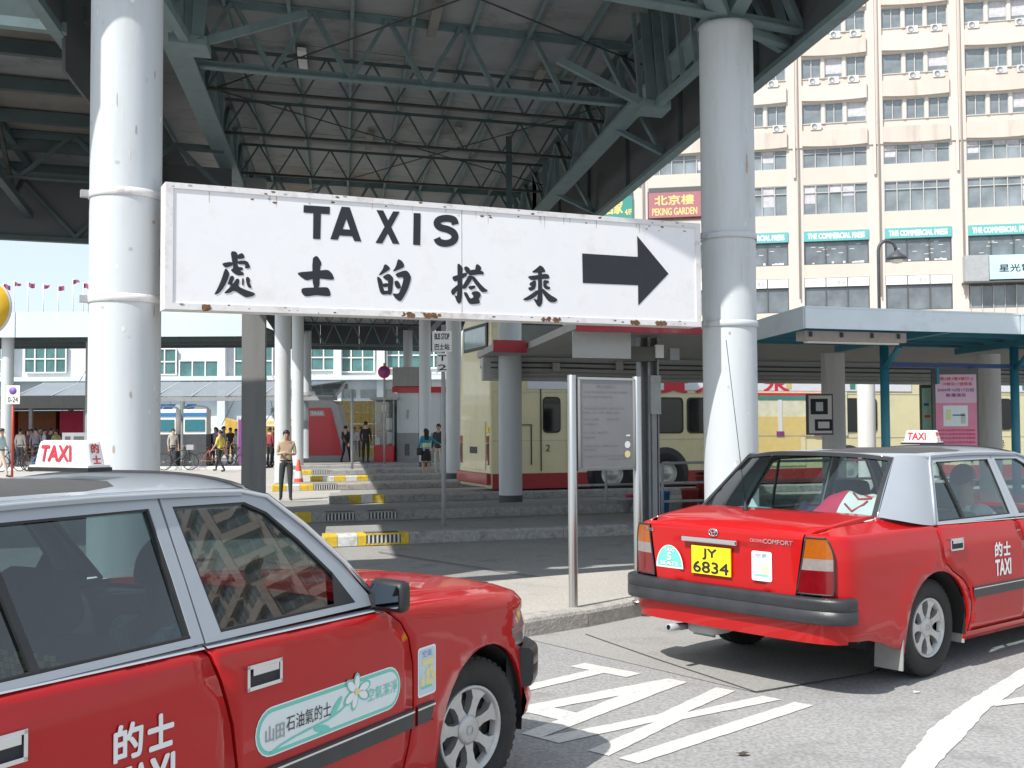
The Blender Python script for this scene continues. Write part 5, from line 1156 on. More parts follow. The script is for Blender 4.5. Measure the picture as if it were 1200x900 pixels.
mb = MB(); seg(mb, .32, .75, 1.68, .75, 2.635, 2.657, .08, CHWH); mb.obj('tube', FL)
for a in (.35, .80, 1.25, 1.65): mb = MB(); p = hp(a, .64, 2.735); mb.obox(p, U * .02, BV * .012, (0, 0, .03), DKMT); mb.obj('clip', FL)

# ================================================================ CONCRETE BUS SHELTER behind, with red fascia and conduits
CS = thing('concrete_shelter', 'low concrete bus shelter with red edge, grey conduits and round concrete columns', 'shelter', (.92, 16, 0))
def kp(a, b, z): return U * a + V * b + Vector((0, 0, z))
def kslab(mb, a0, a1, b0, b1, z0, z1, m): mb.obox(kp((a0 + a1) / 2, (b0 + b1) / 2, (z0 + z1) / 2), U * (a1 - a0) / 2, V * (b1 - b0) / 2, (0, 0, (z1 - z0) / 2), m)
GCON = mat('painted grey concrete', (.52, .52, .50), .85, 0, .1, 2, dirt=(.34, .34, .32), dscale=2, damt=.6)
mb = MB(); kslab(mb, 0, 18, 0.0, 7, 3.02, 3.14, GCON); kslab(mb, -.6, 0, 4.2, 7, 3.02, 3.14, GCON); mb.obj('roof_slab', CS)
REDF = mat('faded red fascia', (.40, .035, .05), .6, 0, .12, 3, dirt=(.45, .25, .26), dscale=2.2, damt=.6)
for a0, a1 in ((0, 2.6), (2.62, 5.2), (5.22, 9), (9.02, 13)): mb = MB(); kslab(mb, a0, a1, -.06, -.003, 2.98, 3.17, REDF); mb.obj('fascia', CS)
mb = MB(); kslab(mb, -.66, -.02, 4.12, 4.19, 2.95, 3.17, REDF); mb.obj('fascia', CS)
mb = MB(); kslab(mb, -.55, 18, 6.4, 6.7, 2.55, 3.015, GCON); mb.obj('beam', CS)
mb = MB(); kslab(mb, .02, .95, .3, .36, 2.62, 3.015, GCON); mb.obj('upstand', CS)
for z, b in ((2.90, 6.36), (2.80, 6.35), (2.70, 6.36), (2.62, 6.35)):
    mb = MB(); mb.tube([kp(-.4, b, z), kp(1.2, b, z + .01), kp(3, b, z - .01), kp(16, b, z)], .018, STEELD if z > 2.75 else GRYM, 6); mb.obj('conduit', CS)
for a, b, z in ((.9, 6.33, 2.82), (2.3, 6.33, 2.86), (4.4, 6.33, 2.8)): mb = MB(); kslab(mb, a, a + .16, b - .05, b + .01, z - .08, z + .09, GCON); mb.obj('junction_box', CS)
# steel post with cable trunking
q = Vector((2.10, 17.5, 0)) - CS.location; 
mb = MB(); mb.obox(q + Vector((0, 0, 1.5)), U * .15, V * .02, (0, 0, 1.5), GRYM); mb.obox(q + Vector((0, 0, 1.5)) - V * .10, U * .02, V * .08, (0, 0, 1.5), GRYM)
for s_ in (-1, 1): mb.obox(q + U * .15 * s_ - V * .09 + Vector((0, 0, 1.5)), U * .012, V * .11, (0, 0, 1.5), GRYM)
mb.obj('steel_post', CS)
mb = MB(); mb.obox(q + U * .085 - V * .22 + Vector((0, 0, 2.10)), U * .085, V * .06, (0, 0, .30), mat('pale meter box', (.46, .48, .47), .5)); mb.obj('meter_box', CS)
mb = MB(); mb.obox(q + U * .07 - V * .20 + Vector((0, 0, .95)), U * .04, V * .03, (0, 0, .85), GRYM); mb.obj('trunking', CS)
mb = MB(); mb.obox(q - U * .22 - V * .3 + Vector((0, 0, 2.72)), U * .26, V * .12, (0, 0, .11), mat('old lamp box', (.14, .14, .12), .7)); mb.obj('lamp_box', CS)
mb = MB(); mb.obox(q + U * .10 - V * .42 + Vector((0, 0, 2.76)), U * .07, V * .04, (0, 0, .10), CHWH); mb.obj('switch_box', CS)
mb = MB(); mb.obox(q + U * .36 - V * .40 + Vector((0, 0, 2.72)), U * .08, V * .05, (0, 0, .09), GRYM); mb.obj('switch_box', CS)
for px, Y, r in ((976.5, 21.8, .225), (1015, 27.5, .215), (1159.5, 22.4, .22), (1090, 30, .2)):
    mb = MB(); c = Vector(((px - 600) / 1310 * Y, Y, 0)) - CS.location; mb.lathe([(r, 0), (r, 3.02)], CONCW, c, (0, 0, 1), 28); mb.obj('column', CS)

# ================================================================ BUSES
def make_bus(label, loc, advert):
    B = thing('double_decker_bus', label, 'bus', (*loc, 0), math.atan2(U.y, U.x), 'cream double decker buses')
    L_, Wd, H0, H1 = 12.0, 2.5, .22, 4.35
    prof = [(0, H0), (0, 1.2), (0, 2.6), (.02, 3.4), (.05, 3.9), (.12, 4.18), (.30, 4.33), (.7, 4.38)]
    full = prof + [(Wd - y, z) for y, z in reversed(prof)]
    mb = MB(); rx = [(0, .06), (.03, .02), (.10, 0), (L_ - .10, 0), (L_ - .03, .02), (L_, .06)]
    vs = []; n = len(full)
    for x, ins in rx:
        for y, z in full: vs.append((x + (.04 * max(0, z - 2.6) if x < 1 else 0), min(max(y, ins), Wd - ins), z - (ins if z > 4 else 0)))
    fs = [(i * n + k, (i + 1) * n + k, (i + 1) * n + k + 1, i * n + k + 1) for i in range(5) for k in range(n - 1)] + [tuple(range(n)), tuple(5 * n + n - 1 - k for k in range(n))] + [(i * n, i * n + n - 1, (i + 1) * n + n - 1, (i + 1) * n) for i in range(5)]
    mb.add(vs, fs, BUSC); body = mb.obj('body', B, norm=True, bevel=.03)
    mb = MB(); mb.box((.05, -.012, .20), (L_ - .05, .012, .55), BUSR); mb.obj('skirt', B)
    mb = MB(); mb.box((-.09, .02, .30), (.02, Wd - .02, .56), BUSR); mb.obj('rear_bumper', B, bevel=.02)
    def w(x0, x1, z0, z1, nm='window', m=BUSG, y=-.018):
        r = .10; pts = []
        for cx_, cz_, a0 in ((x1 - r, z0 + r, -90), (x1 - r, z1 - r, 0), (x0 + r, z1 - r, 90), (x0 + r, z0 + r, 180)): pts += [(cx_ + r * math.cos(R(a0 + 30 * k)), cz_ + r * math.sin(R(a0 + 30 * k))) for k in range(4)]
        f_ = MB(); n_ = len(pts); inner = [((a - (x0 + x1) / 2) * .93 + (x0 + x1) / 2, (b - (z0 + z1) / 2) * .92 + (z0 + z1) / 2) for a, b in pts]
        V1 = [(a, y, b) for a, b in pts] + [(a, y, b) for a, b in inner] + [(a, .01, b) for a, b in pts]
        f_.add(V1, [(k, (k + 1) % n_, n_ + (k + 1) % n_, n_ + k) for k in range(n_)] + [(k, k + 2 * n_, (k + 1) % n_ + 2 * n_, (k + 1) % n_) for k in range(n_)], BLK)
        o = f_.obj(nm, B); g = MB(); g.add([(a, y + .006, b) for a, b in inner], [tuple(range(n_))], m); g.obj('pane', o); return o
    w(1.28, 1.72, 1.48, 2.32, 'door_window')
    for x in (3.9, 5.02, 6.14, 7.26, 8.38, 9.5): w(x, x + 1.02, 1.45, 2.32)
    for i in range(8): w(.55 + i * 1.38, .55 + i * 1.38 + 1.30, 3.2, 4.02, 'upper_window', m=mat('upper deck glass', (.10, .10, .09), .06, 0, .4, 1.5), y=.02)  # upper pane colour lightened in place of a reflection
    mb = MB(); mb.box((.9, -.02, 2.50), (11.6, .0, 2.86), BUSW); ad = mb.obj('advert_band', B)
    le = MB()
    for i, ch in enumerate('貴人敬水'): text(le, ch, lambda a, b: Vector((a, -.024, b)), SIGR, 4.3 + i * .95, 2.42, .75, .42, .04)
    for i in range(5): x = 2.1 + i * 1.9; le.box((x, -.026, 2.55), (x + .16, -.022, 2.70), (GRSG, SIGR, PURP, GOLD, GRSG)[i])
    le.obj('advert_print', ad)
    if advert:
        mb = MB(); o_ = -.021
        mb.box((6.25, o_, .62), (8.35, 0, 1.42), BUSC); mb.box((6.3, o_ - .004, .95), (8.2, o_, 1.35), GOLD)
        mb.box((6.25, -.03, 1.36), (9.6, 0, 2.48), mat('advert cream print', (.72, .70, .52), .45)); mb.box((6.35, -.034, 1.38), (9.5, -.0305, 1.85), GOLD)
        for x in (6.45, 7.55, 8.65): mb.box((x, -.04, 1.36), (x + .12, -.035, 2.30), CONCW); mb.box((x - .05, -.042, 1.36), (x + .17, -.036, 1.48), PURP)
        mb.box((6.3, -.045, 2.28), (9.5, -.036, 2.36), GRSG); mb.box((6.3, -.045, 2.38), (9.5, -.036, 2.44), SIGR); mb.obj('mural_advert', B)
    # rear: engine hatch, windows, lamps
    def rbx(y0, y1, z0, z1, d, m, nm): mb = MB(); mb.box((-d + .04 * max(0, z0 - 2.6), y0, z0), (.02 + .04 * max(0, z0 - 2.6), y1, z1), m); return mb.obj(nm, B, bevel=.01)
    rbx(.35, 2.15, .62, 1.75, .02, BUSC, 'engine_cover'); rbx(.95, 1.55, 1.0, 1.16, .03, BLAK, 'number_plate')
    rbx(.30, 2.2, 3.45, 4.05, .015, BLK, 'rear_window_surround'); rbx(.40, 2.1, 3.52, 3.98, .025, mat('painted sky tone glass', (.35, .45, .48), .08), 'rear_window')  # pale blue base colour paints the reflected sky into the rear pane
    rbx(.3, .75, 3.0, 3.3, .02, BLK, 'route_display_frame'); rbx(.34, .71, 3.04, 3.26, .026, LCLR, 'route_display')
    for y in (.10, 2.25): rbx(y, y + .15, .75, 1.25, .025, LRED, 'tail_lamp'); rbx(y, y + .15, 1.26, 1.42, .025, AMB, 'indicator')
    rbx(.10, .25, 1.5, 1.62, .02, YEL, 'marker')
    mb = MB(); mb.box((.35, -.024, .62), (.40, -.005, 1.68), BLK); mb.box((.40, -.024, 1.66), (1.0, -.005, 1.68), BLK); mb.box((.98, -.024, .75), (1.0, -.005, 1.66), BLK); mb.box((.45, -.03, .98), (.72, -.005, 1.18), BLAK); mb.box((1.22, -.024, .6), (1.24, -.005, 2.5), BLK); mb.box((1.9, -.024, .6), (1.92, -.005, 2.5), BLK); mb.obj('hatch_outline', B)
    le = MB(); text(le, '2', lambda a, b: Vector((a, -.024, b)), BLAK, 1.34, 1.05, .11, .16, .0); le.obj('fleet_number', B)
    for x in (3.0, 4.42, 9.6):
        wl = MB(); wl.lathe([(0, -.019), (.62, -.019), (.62, .0)], BLK, (x, 0.0, .50), (0, 1, 0), 28); wl.obj('wheel_arch', B)
        t = MB(); t.lathe([(.24, -.01), (.28, -.05), (.44, -.06), (.49, -.03), (.49, .0)], TYRE, (x, -.012, .50), (0, 1, 0), 32); to = t.obj('wheel', B)
        t = MB(); t.lathe([(.0, -.06), (.09, -.06), (.12, -.03), (.22, -.02), (.25, -.045), (.28, -.05)], ALLOY, (x, -.020, .50), (0, 1, 0), 28); t.obj('hub', to)
    for z in (1.30, 2.42, 2.92, 3.12):
        mb = MB(); mb.box((.05, -.008, z), (11.95, .0, z + .012), WFR); mb.obj('seam', B)
    for x in (1.95, 3.6, 5.6, 7.9, 9.2, 10.8): mb = MB(); mb.box((x, -.006, .56), (x + .008, .0, 2.5), WFR); mb.obj('seam', B)
    for x, z, w_, h_ in ((2.0, .75, .8, .45), (5.4, .62, .6, .5), (6.9, .6, 1.1, .5)): mb = MB(); mb.box((x, -.012, z), (x + w_, -.0, z + h_), BUSC); mb.obj('flap', B, bevel=.006)
    # far flank and front windows
    for i in range(8): mb = MB(); mb.box((.7 + i * 1.35, Wd - .002, 3.2), (.7 + i * 1.35 + 1.2, Wd + .01, 4.0), BUSG); mb.obj('upper_window', B)
    mb = MB(); mb.box((L_ - .01, .15, 1.1), (L_ + .03, Wd - .15, 2.45), BUSG); mb.obj('windscreen', B); mb = MB(); mb.box((L_ - .01, .2, 3.1), (L_ + .03, Wd - .2, 4.05), BUSG); mb.obj('windscreen', B)
    return B
b0 = Vector((-.50, 25.55, 0)); make_bus('cream double decker bus parked nearest, behind the notice board', (b0.x, b0.y), True)
b1 = b0 + U * 13.0 - V * .2; make_bus('cream double decker bus farther right behind the pink poster', (b1.x, b1.y), False)

# ================================================================ FAR CANOPY, PLAZA SHELTER, WATERFRONT BUILDING
FC = thing('far_canopy', 'flat canopy with a bright pale fascia beyond the left plaza', 'canopy', (-16, 45, 0))
fc = lambda mb, x0, x1, y0, y1, z0, z1, m: mb.box((x0 + 16, y0 - 45, z0), (x1 + 16, y1 - 45, z1), m)
PB = mat('bright pale fascia paint', (.56, .63, .66), .45, 0, .04, .4)
for i in range(6): mb = MB(); fc(mb, -40 + 5 * i + .02, -35 + 5 * i - .02, 44.9, 45, 5.35, 6.38, PB); mb.obj('fascia', FC)
mb = MB(); fc(mb, -40, -10.0, 45.0, 52, 5.6, 5.75, FASC); mb.obj('roof', FC)
for y in (46.5, 48.5, 50.5): mb = MB(); fc(mb, -40, -10.0, y, y + .15, 5.3, 5.6, STEELD); mb.obj('beam', FC)
for i in range(12): mb = MB(); fc(mb, -39 + 2.5 * i, -38.85 + 2.5 * i, 45, 52, 5.42, 5.6, STEELD); mb.obj('beam', FC)
for x, y, m in ((-17.7, 47, CONCC), (-20.6, 45.6, COLP), (-11.6, 51.5, COLP), (-26, 47, CONCC)):
    mb = MB(); mb.lathe([(.24, 0), (.24, 5.4)], m, (x + 16, y - 45, 0), (0, 0, 1), 20); mb.obj('column', FC)
fcs = {'flags': 'magenta pennants on the far canopy roof'}
for i, px in enumerate((2, 14.5, 31, 49, 66.5, 84, 96)):
    X = (px - 600) / 1310 * 48; F = thing('flag', ('magenta pennant at the left picture edge', 'second magenta pennant from the left on the canopy roof', 'third magenta pennant from the left on the canopy roof', 'magenta pennant midway between picture edge and left round column', 'third magenta pennant counted from the left round column', 'second magenta pennant counted from the left round column', 'magenta pennant closest to the left round column')[i], 'flag', (X, 48, 5.75), 0, fcs['flags'])
    h = 8.0 - 5.75 + random.uniform(-.15, .15); mb = MB(); mb.tube([(0, 0, 0), (0, 0, h)], .025, CHWH, 6); mb.obj('pole', F)
    mb = MB(); mb.grid(lambda a, b: Vector((.02 + .27 * a, .05 * math.sin(7 * a + i), h - .04 - .05 * a - (.20 - .12 * a * (i % 2)) * b + .03 * math.sin(5 * a + i))), 6, 3, mat('magenta pennant', (.30, .07, .16), .7)); mb.obj('pennant', F)
GS = thing('glass_shelter', 'grey shelter with sloping glass roof and white posts on the plaza', 'shelter', (-19, 57, 0))
GLS = glass('shelter glass', (.55, .60, .60), 1.0, .05, .55, (.30, .32, .32))
for i in range(9):
    x0 = -5.5 + 1.75 * i; mb = MB(); mb.add([(x0 + .05, -2, 3.25), (x0 + 1.70, -2, 3.25), (x0 + 1.70, 1.5, 4.1), (x0 + .05, 1.5, 4.1)], [(0, 1, 2, 3)], GLS); mb.obj('roof_pane', GS)
for i in range(10): x0 = -5.5 + 1.75 * i; mb = MB(); mb.bar((x0, -2.1, 3.15), (x0, 1.6, 4.0), .08, .22, GRYM); mb.obj('rafter', GS)
mb = MB(); mb.box((-5.6, -2.1, 3.0), (10.4, -1.95, 3.2), GRYM); mb.box((-5.6, 1.45, 3.7), (10.4, 1.6, 3.95), GRYM); mb.obj('beam', GS)
for x in (-3.5, 2.2, 7.6): mb = MB(); mb.tube([(x, 0, 0), (x, 0, 3.6)], .13, COLP, 12); mb.obj('post', GS)
LK = thing('market_kiosk', 'low market kiosk with flat grey roof and orange goods at far left', 'kiosk', (-24, 54, 0))
mb = MB(); mb.box((-6, -1, 2.65), (4.0, 4, 3.25), CONCC); mb.obj('roof', LK); mb = MB(); mb.box((-5.8, 3.5, 0), (3.8, 3.8, 2.6), WFRD); mb.obj('wall', LK)
for i, (x, w_, m) in enumerate(((-3, 1.8, ORNG), (-1.0, 1.9, mat('brown goods', (.25, .08, .03), .7)), (1.1, 1.6, RED2), (2.9, .9, YWALL))): mb = MB(); mb.box((x, 2.6, 1.4), (x + w_, 3.4, 2.55), m); mb.obj('goods_shelf', LK)
for x in (-5.7, -.9, 1.0, 3.6): mb = MB(); mb.box((x, -.8, 0), (x + .15, -.65, 2.65), GRYM); mb.obj('post', LK)
AW = thing('awning', 'bright blue striped market awning behind the left round column', 'awning', (-21, 58, 0))
for i in range(8): mb = MB(); mb.add([(.55 * i, -1.2, 2.1), (.55 * i + .53, -1.2, 2.1), (.55 * i + .53, 1, 2.95), (.55 * i, 1, 2.95)], [(0, 1, 2, 3)], BLUD if i % 3 else CHWH); mb.obj('stripe', AW)
for x in (0.1, 4.2): mb = MB(); mb.tube([(x, -1.1, 0), (x, -1.1, 2.15)], .04, CHWH, 6); mb.obj('post', AW)
WB = thing('waterfront_building', 'long white waterfront building with teal window grids', 'building', (-30, 130, 0))
mb = MB(); mb.box((-60, 0, 0), (70, 20, 14), WALLW); mb.obj('wall', WB)
for i, (x, w_, z0, z1) in enumerate([(-33.5, 4.5, 1.5, 11.5), (-26.6, 4.8, 8.3, 11.5), (-13, 4, 8, 11), (-8.6, 4.5, 5.6, 9.6), (-2.2, 4.4, 5.8, 11.4), (2.6, 1.6, 6, 11), (5.2, 4.4, 8.4, 11.4), (10.0, 4.0, 8.2, 11.5), (15.5, 6.8, 8.6, 11.6), (25, 6, 8.4, 11.4), (34, 6, 8.4, 11.4)]):
    f_ = MB(); f_.box((x, -.3, z0), (x + w_, -.02, z1), TGLS); o = f_.obj('window', WB); g = MB(); nx = max(2, int(w_ / 1.2)); nz = max(2, int((z1 - z0) / 1.6))
    for j in range(nx + 1): g.box((x + w_ * j / nx - .07, -.42, z0), (x + w_ * j / nx + .07, -.31, z1), CHWH)
    for j in range(nz + 1): g.box((x - .07, -.44, z0 + (z1 - z0) * j / nz - .07), (x + w_ + .07, -.425, z0 + (z1 - z0) * j / nz + .07), CHWH)
    g.obj('window_frame', o)
for x in (-38, -29, -18.5, -4.0, 4.4, 9.4, 14.4, 23.5, 33): mb = MB(); mb.box((x, -1.2, 0), (x + .9, -.02, 14), WALLW); mb.obj('pilaster', WB)
mb = MB(); mb.box((-60, -2.5, 7.2), (70, -.03, 7.7), WALLW); mb.obj('ledge', WB)
for z in (3.2, 5.2):
    for i in range(14): mb = MB(); mb.box((2 + i * 2.6, -.25, z), (4.0 + i * 2.6, -.03, z + .9), WGL); mb.obj('low_window', WB)
flat('harbour', [(-200, 70), (-8, 62), (-8, 129), (-200, 129)], .0, mat('harbour water', (.10, .15, .17), .15, 0, .2, 2, .4, 3), kind='structure')
# boats by the quay
for nm, x, y, ln, hc, lb in (('a', -30, 74, 9, SHIP, 'rust red wooden boat with yellow mast moored beyond the kiosks'), ('b', -19.5, 76, 8, mat('ochre hull', (.60, .38, .08), .6), 'ochre boat with bare masts moored beyond the plaza shelter')):
    Bt = thing('boat', lb, 'boat', (x, y, 0)); mb = MB()
    sec = [(0, .15, 2.4), (.12, 1.0, 2.1), (.35, 1.5, 1.8), (.7, 1.4, 1.85), (1, .9, 2.2)]; vs = []
    for t, w_, z in sec: vs += [(t * ln, -w_, z), (t * ln, -w_ * .5, -.1), (t * ln, w_ * .5, -.1), (t * ln, w_, z)]
    fs = [(i * 4 + k, (i + 1) * 4 + k, (i + 1) * 4 + k + 1, i * 4 + k + 1) for i in range(4) for k in range(3)] + [(0, 3, 2, 1), (16, 17, 18, 19)] + [(i * 4, i * 4 + 3, (i + 1) * 4 + 3, (i + 1) * 4) for i in range(4)]
    mb.add(vs, fs, hc); mb.obj('hull', Bt, norm=True)
    mb = MB(); mb.box((ln * .15, -1.0, 1.9), (ln * .85, -.95, 2.15), YWALL); mb.obj('rail', Bt)
    mb = MB(); mb.box((ln * .6, -.7, 1.8), (ln * .9, .7, 3.1), CHWH); mb.obj('cabin', Bt)
    for k, (t, h) in enumerate(((.3, 7.5), (.65, 6.2))):
        mb = MB(); mb.tube([(ln * t, 0, 1.5), (ln * t, 0, h)], [.16, .09], YWALL if k == 0 else mat('brown mast', (.28, .16, .07), .7), 8); mb.obj('mast', Bt)
        for d in (-.3, -.15, .15, .3): mb = MB(); mb.tube([(ln * t, 0, h * .95), (ln * (t + d), -.9, 1.9)], .02, DKMT, 4); mb.obj('stay', Bt)

# ================================================================ SECOND OFFICE WING beyond the right edge (seen mirrored in car glass)
SW = thing('office_building', 'peach office wing standing beyond the right edge of the picture', 'building', (118, 56, 0))
mb = MB(); mb.box((0, 0, 0), (18, 92, 72), PEACH); mb.obj('wall', SW)
wf = MB(); wf.box((-.02, 0, 0), (.06, 4.6, 2.0), WGL)
for j in range(4): wf.box((-.08, j * 1.5, 0), (-.021, j * 1.5 + .1, 2.0), WFR)
WM = wf.mesh('window'); sb = MB(); sb.box((-.7, 0, 0), (-.003, 5.2, 1.1), PEACHL); SM = sb.mesh('balcony_slab')
for i in range(15):
    for j in range(18): link('window', WM, SW, loc=(-.05, .8 + i * 6.1, 3.6 + j * 3.75)); link('balcony_slab', SM, SW, loc=(0, .5 + i * 6.1, 2.1 + j * 3.75))
    mb = MB(); mb.box((-.5, -.45 + i * 6.1, 0), (-.004, .35 + i * 6.1, 72), PEACHL); mb.obj('pier', SW)
for i in range(3):
    for j in range(18): link('window', WM, SW, loc=(5.3 + i * 6.0, -.05, 3.6 + j * 3.75), rz=math.pi / 2); link('balcony_slab', SM, SW, loc=(5.6 + i * 6.0, 0, 2.1 + j * 3.75), rz=math.pi / 2)

# ================================================================ NOTICE BOARD
NB = thing('notice_board', 'stainless steel notice board on two posts at the kerb between the taxis', 'notice board', (.489, 9.14, .13))
nd = Vector((1.06 - .489, 9.50 - 9.14, 0)); nl = nd.length; nd.normalize(); nn = Vector((nd.y, -nd.x, 0))
for k, off in ((0, 0), (1, nl)):
    mb = MB(); p = nd * off; mb.lathe([(.037, 0), (.037, 1.895), (.034, 1.90), (0, 1.90)], STST, p, (0, 0, 1), 20); mb.lathe([(.06, 0), (.06, .008), (.038, .012)], STST, p, (0, 0, 1), 20); mb.obj('post', NB)
def nbp(a, b, t=0): return nd * a + Vector((0, 0, b)) + nn * t
def nslab(mb, a0, a1, z0, z1, t0, t1, m): mb.obox(nbp((a0 + a1) / 2, (z0 + z1) / 2, (t0 + t1) / 2), nd * (a1 - a0) / 2, nn * abs(t1 - t0) / 2, (0, 0, (z1 - z0) / 2), m)
mb = MB(); nslab(mb, .04, nl - .04, 1.115, 1.885, -.02, .018, BOARDM); fo = mb.obj('panel', NB)
for a0, a1, z0, z1 in ((.04, nl - .04, 1.865, 1.885), (.04, nl - .04, 1.115, 1.135), (.04, .065, 1.137, 1.863), (nl - .065, nl - .04, 1.137, 1.863)): mb = MB(); nslab(mb, a0, a1, z0, z1, .0185, .026, STST); mb.obj('frame', NB)
mb = MB(); f = lambda a, b: nbp(a, b, .0195)
text(mb, '的士站告示', f, BRD2, .24, 1.795, .20, .030, 0)
for z, t, x0, w in ((1.755, '乘客須知排隊上車請勿插隊', .10, .46), (1.715, '如有查詢請致電', .10, .30), (1.62, 'TAXI STAND NOTICE', .10, .42), (1.585, '的士收費表', .10, .38), (1.53, '首二公里', .10, .16), (1.53, '其後每', .34, .13), (1.49, '市區的士', .10, .16), (1.42, '行李每件', .10, .26), (1.38, '隧道費', .10, .12), (1.31, '運輸署啟', .10, .36), (1.28, '電話預約', .10, .12), (1.225, '注意安全請扣安全帶', .10, .44), (1.20, '多謝合作', .34, .20)): text(mb, t, f, BRD2, x0, z, w, .018, 0)
mb.obj('notice_print', fo)['kind'] = 'stuff'
mb = MB()
for z, m in ((1.325, CHWH), (1.245, STKY)): mb.add([nbp(.555 + .03 * math.cos(t), z + .03 * math.sin(t), .0205) for t in [k * math.pi / 8 for k in range(16)]], [tuple(range(16))], m)
mb.obj('round_sticker', fo); mb = MB(); nslab(mb, .545, .585, 1.395, 1.408, .0186, .0205, CHWH); mb.obj('label_strip', fo)

# posters under the blue shelter
def poster(name, label, px0, px1, py0, py1, Y, parts, legs=True):
    k = Y / 1310.0; w = (px1 - px0) * k; X = (px0 - 600) * k; z1 = 1.6 + (501 - py0) * k; z0 = 1.6 + (501 - py1) * k
    T_ = thing(name, label, 'poster', (X, Y, z0)); h = z1 - z0; mb = MB(); mb.box((0, 0, 0), (w, .06, h), WFRD); mb.obj('frame', T_)
    for nm, a0, a1, b0, b1, m, d in parts: mb = MB(); mb.box((w * a0, -.004 - d, h * b0), (w * a1, -.001, h * b1), m); o = mb.obj(nm, T_)
    return T_, w, h
T1, w, h = poster('pink_poster', 'framed pink and lilac notice poster under the blue taxi shelter', 1093, 1147, 434, 535, 16.2, (('poster_sheet', .06, .95, .02, .93, PINK, 0), ('poster_heading', .06, .95, .60, .93, PINKL, .002), ('card_picture', .22, .75, .33, .57, PALE, .004)))
mb = MB(); f = lambda a, b: Vector((a * w, -.008, b * h))
for b, t, a0, a1 in ((.86, '1號2號3號4號巴士', .12, .90), (.80, '10號及11號乘客', .22, .86), (.73, '2004年10月17日起', .10, .90), (.67, '搬遷通告', .28, .72)): text(mb, t, f, PURP if b < .8 else SIGR, a0, b, a1 - a0, .04, 0.02)
for b in (.27, .225, .18, .13): text(mb, '由即日起請改乘其他路線', f, RED2, .10, b, .8, .026, 0)
mb.obj('poster_print', T1); mb = MB(); mb.box((w * .28, -.012, h * .40), (w * .38, -.0085, h * .52), STKY); mb.box((w * .60, -.012, h * .36), (w * .70, -.0085, h * .48), WFR); mb.box((w * .42, -.012, h * .45), (w * .68, -.0085, h * .465), BLUD); mb.obj('card_detail', T1)
poster('photo_poster', 'black framed black and white photo poster beside the first concrete column', 945, 976, 463, 511, 20.2, (('sheet', .08, .95, .04, .96, CHWH, 0), ('dark_shape', .15, .80, .50, .88, BLAK, .002), ('light_shape', .35, .62, .58, .80, PALE, .004), ('tilted_frame', .30, .95, .10, .38, BLAK, .002), ('inner_sheet', .42, .85, .16, .32, CHWH, .004)))
poster('green_poster', 'narrow pale green poster left of the pink poster', 1079, 1092, 453, 530, 16.6, (('sheet', .1, .92, .02, .95, mat('pale green print', (.42, .66, .50), .5), 0), ('orange_stroke', .3, .8, .50, .54, ORNG, .002), ('blue_stroke', .25, .7, .68, .72, BLUD, .002)))
# round yellow-faced sign cut by the left edge
YS = thing('traffic_sign', 'round yellow traffic sign cut off by the left picture edge', 'sign', (-5.72, 12.0, 0))
mb = MB(); mb.lathe([(0, -.01), (.335, -.01), (.335, .01), (0, .01)], CHWH, (0, 0, 2.93), (0, 1, 0), 40); mb.obj('plate', YS); mb = MB(); mb.lathe([(0, -.014), (.315, -.014), (.315, -.011)], mat('sign yellow', (.80, .50, .03), .45), (0, 0, 2.93), (0, 1, 0), 40); mb.obj('face', YS); mb = MB(); mb.tube([(0, .05, 0), (0, .05, 3.2)], .03, GRYM, 8); mb.obj('post', YS)

# ================================================================ STREET FURNITURE
def ps(name, label, X, Y, h, plates, m=GRYM, r=.03):
    T_ = thing(name, label, 'sign', (X, Y, 0)); mb = MB(); mb.tube([(0, 0, 0), (0, 0, h)], r, m, 8); mb.obj('post', T_)
    for x0, x1, z0, z1, t in plates:
        mb = MB(); mb.box((x0, -r - .025, z0), (x1, -r - .005, z1), CHWH); o = mb.obj('plate', T_)
        mb = MB(); n = len(t)
        for i, s_ in enumerate(t):
          if s_.strip(): text(mb, s_, lambda a, b: Vector((a, -r - .028, b)), BLAK if i != 0 or n < 3 else BLUD, x0 + (x1 - x0) * .12, z1 - (z1 - z0) * (i + .82) / n, (x1 - x0) * .76, (z1 - z0) / n * .6, .02)
        mb.obj('lettering', o)
    return T_
ps('bus_stop_sign', 'grey post with white bus stop plates in front of the parked bus', (519.5 - 600) / 1310 * 16.7, 16.7, 3.15, ((-.16, .13, 2.74, 3.05, ('BUS STOP', '巴士站')), (-.09, .07, 2.44, 2.72, ('T', '2'))), r=.032)
ps('thin_post', 'thin pale grey post standing left of the two men in dark suits', (412.5 - 600) / 1310 * 40, 40, 3.0, (), r=.05)
T_ = ps('plaza_sign', 'white sign with a purple disc on a red post at far left', (15 - 600) / 1310 * 36, 36, 2.8, ((-.19, .24, 2.45, 3.05, (' ', '0-24')),), mat('red post paint', (.45, .05, .03), .5), .04)
mb = MB(); mb.lathe([(0, -.075), (.12, -.075), (.12, -.07)], mat('violet print', (.22, .12, .45), .5), (.02, 0, 2.88), (0, 1, 0), 20); mb.obj('disc', T_)
Y_ = thing('round_prohibition_sign', 'round red ringed sign above the clutter kiosk', 'sign', ((450 - 600) / 1310 * 46, 46, 0))
mb = MB(); mb.tube([(0, 0.05, 0), (0, 0.05, 4.3)], .04, GRYM, 8); mb.obj('post', Y_); mb = MB(); mb.lathe([(0, 0), (.26, 0), (.26, .02)], SIGR, (0, 0, 3.93), (0, 1, 0), 24); mb.obj('ring', Y_); mb = MB(); mb.lathe([(0, -.004), (.19, -.004), (.19, -.001)], PURP, (0, 0, 3.93), (0, 1, 0), 24); mb.obj('face', Y_)
